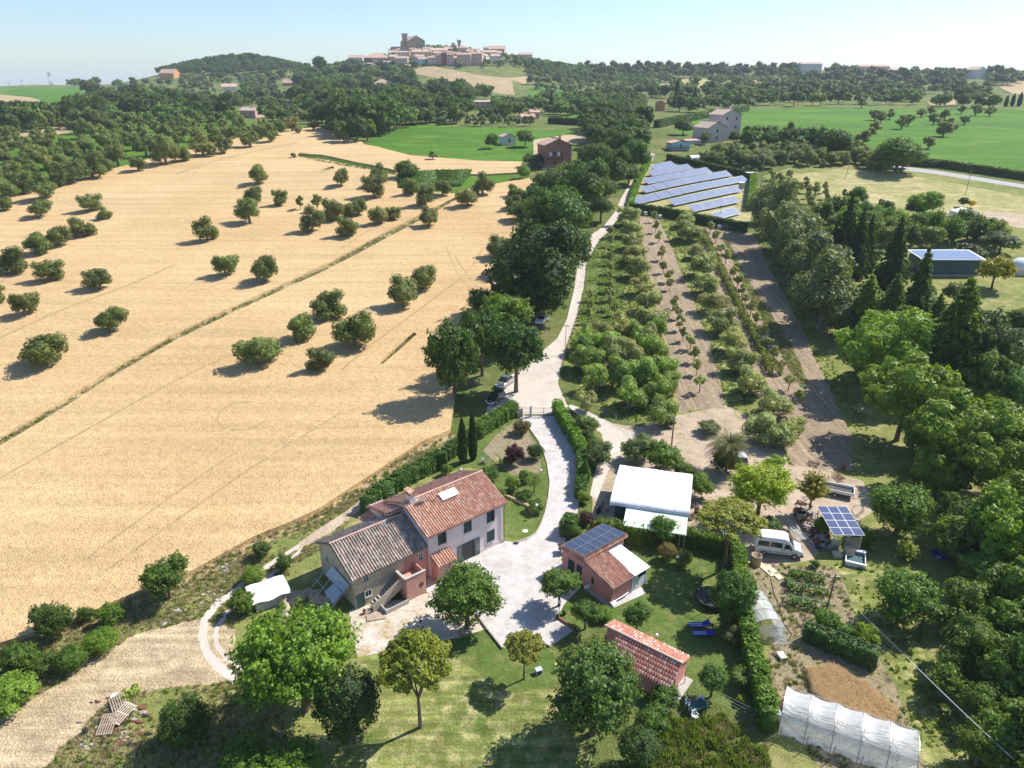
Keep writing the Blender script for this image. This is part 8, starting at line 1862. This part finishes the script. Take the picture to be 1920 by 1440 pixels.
# ------------------------------------------------------------------ person
def person(x, y, rz):
    e = put(x, y, rz, 'person', 'person in a pale shirt and dark trousers walking past the lawn pine', 'person')
    def skin(name, vs, es, rad, mat, root=0):
        me = bpy.data.meshes.new(name); me.from_pydata(vs, es, []); me.materials.append(M[mat]); o = link(name, me, e)
        m = o.modifiers.new('skin', 'SKIN'); 
        for i, r_ in enumerate(rad): me.skin_vertices[0].data[i].radius = (r_, r_)
        for i in range(len(rad)): me.skin_vertices[0].data[i].use_root = (i == root)
        o.modifiers.new('sub', 'SUBSURF').levels = 1; o.modifiers['sub'].render_levels = 2; return o
    vs = [(0, 0, .95), (0, 0, 1.15), (0, 0, 1.38), (0, 0, 1.48), (0, -.02, 1.56), (0, -.03, 1.68), (.1, 0, .9), (.12, -.12, .5), (.12, -.1, .08), (.12, -.25, .04), (-.1, 0, .9), (-.12, .14, .5), (-.12, .3, .1), (-.12, .18, .04), (.19, 0, 1.38), (.26, .06, 1.1), (.25, -.08, .86), (.25, -.12, .78), (-.19, 0, 1.38), (-.26, -.06, 1.1), (-.25, -.16, .88), (-.25, -.2, .8)]
    es = [(0, 1), (1, 2), (2, 3), (3, 4), (4, 5), (0, 6), (6, 7), (7, 8), (8, 9), (0, 10), (10, 11), (11, 12), (12, 13), (2, 14), (14, 15), (15, 16), (16, 17), (2, 18), (18, 19), (19, 20), (20, 21)]
    rad = [.15, .13, .15, .06, .075, .09, .09, .065, .045, .04, .09, .065, .045, .04, .06, .045, .035, .03, .06, .045, .035, .03]
    try:
        def mk(name, idx, grow, mat):
            mp = {j: k for k, j in enumerate(idx)}
            me = bpy.data.meshes.new(name)
            me.from_pydata([vs[j] for j in idx], [(mp[a], mp[b]) for a, b in es if a in mp and b in mp], []); me.materials.append(M[mat]); o = link(name, me, e)
            bm = bmesh.new(); bm.from_mesh(me); ly_ = bm.verts.layers.skin.verify()
            for k, v in enumerate(bm.verts): v[ly_].radius = (rad[idx[k]] * grow, rad[idx[k]] * grow); v[ly_].use_root = (k == 0)
            bm.to_mesh(me); bm.free()
            o.modifiers.new('skin', 'SKIN'); m = o.modifiers.new('sub', 'SUBSURF'); m.levels = 1; m.render_levels = 2
        mk('body', list(range(22)), 1, 'skin'); mk('shirt', [0, 1, 2, 14, 15, 18, 19], 1.14, 'shirt'); mk('trousers', [0, 6, 7, 8, 10, 11, 12], 1.18, 'trousers')
        MB().lathe([(.01, 1.81), (.09, 1.77), (.115, 1.68), (.11, 1.6), (.02, 1.58)], 12, (0, .02, 0)).build('hair', M['hair'], e, True)
    except Exception as ex: print('person', ex)
person(790, 1190, 150)

# ------------------------------------------------------------------ yard clutter
rs = random.Random(21)
for i, (x, y, kind, lb) in enumerate([(1128, 948, 'drum', 'dark drum at the left wall of the teal shed'), (1134, 958, 'crate', 'crate at the left wall of the teal shed'), (1122, 962, 'drum', 'second drum near the small purple bush'), (1302, 950, 'crate', 'pale crate right of the white-roofed shed'), (1306, 962, 'drum', 'blue drum right of the white-roofed shed'), (1298, 972, 'crate', 'low crate at the lean-to corner'),
      (1335, 990, 'crate', 'crate in the shade left of the umbrella pine'), (1470, 1000, 'drum', 'drum in the shade behind the minibus'), (1478, 992, 'crate', 'crate in the shade behind the minibus'), (1530, 1000, 'drum', 'rusty drum on the scrap heap'), (1545, 1012, 'crate', 'crate at the left post of the canopy'), (1400, 880, 'drum', 'drum beside the white hatchback'), (1580, 880, 'drum', 'dark drum by the harrow'), (1402, 1075, 'crate', 'box on the bare ground at the hedge end')]):
    e = put(x, y, rs.uniform(0, 90), kind if kind == 'crate' else 'oil_drum', lb, kind)
    mt = rs.choice(['rust', 'concrete', 'barn_teal', 'wood', 'dark'])
    if kind == 'drum': MB().lathe([(.02, 0), (.28, 0), (.29, .28), (.3, .3), (.29, .32), (.29, .6), (.3, .62), (.28, .85), (.25, .83), (.02, .83)], 14).build('body', M[mt], e, True)
    else:
        s_ = rs.uniform(.3, .5); mb = MB()
        for z in (0, .16, .32): mb.box(-s_, s_, -s_ * .7, -s_ * .66, z, z + .12).box(-s_, s_, s_ * .66, s_ * .7, z, z + .12).box(-s_, -s_ + .03, -s_ * .66, s_ * .66, z, z + .12).box(s_ - .03, s_, -s_ * .66, s_ * .66, z, z + .12)
        mb.box(-s_, s_, -s_ * .66, s_ * .66, -.02, 0).build('box', M[rs.choice(['wood', 'wood_pale', 'metal'])], e)
def hose(pts, label, mat='green_paint', r=.03):
    P = [G(x, y) + Vector((0, 0, .04)) for x, y in pts]; o = MB().path([p - P[0] for p in P], r, 5).build('hose', M[mat], None, loc=P[0]); tag(o, label, 'hose')
hose([(1445, 1085), (1450, 1110), (1462, 1140), (1470, 1170), (1484, 1190), (1480, 1200)], 'dark hose along the garden path beside the polytunnel', 'black')
hose([(1560, 1010), (1585, 985), (1610, 1000), (1640, 1030)], 'pale hose curling behind the canopy', 'white_paint')

rs = random.Random(4); mb = MB()
for i in range(150):
    p = G(rs.gauss(214, 26), rs.gauss(1352, 22)); r = rs.uniform(.06, .24); mb.cm = rs.choice([0, 0, 1, 2, 3])
    mb.lathe([(.01, 0), (r, .02), (r * .8, r * .5), (.01, r * .7)], 6, (p[0], p[1], p[2]), rs.uniform(.6, 2.2), rs.uniform(.5, 1.1))
o = mb.build('burnt_rubble', [M['rust'], M['dark'], M['wood'], M['concrete']]); o['kind'] = 'stuff'; tag(o, 'rusty brown debris and ash under the pallets')
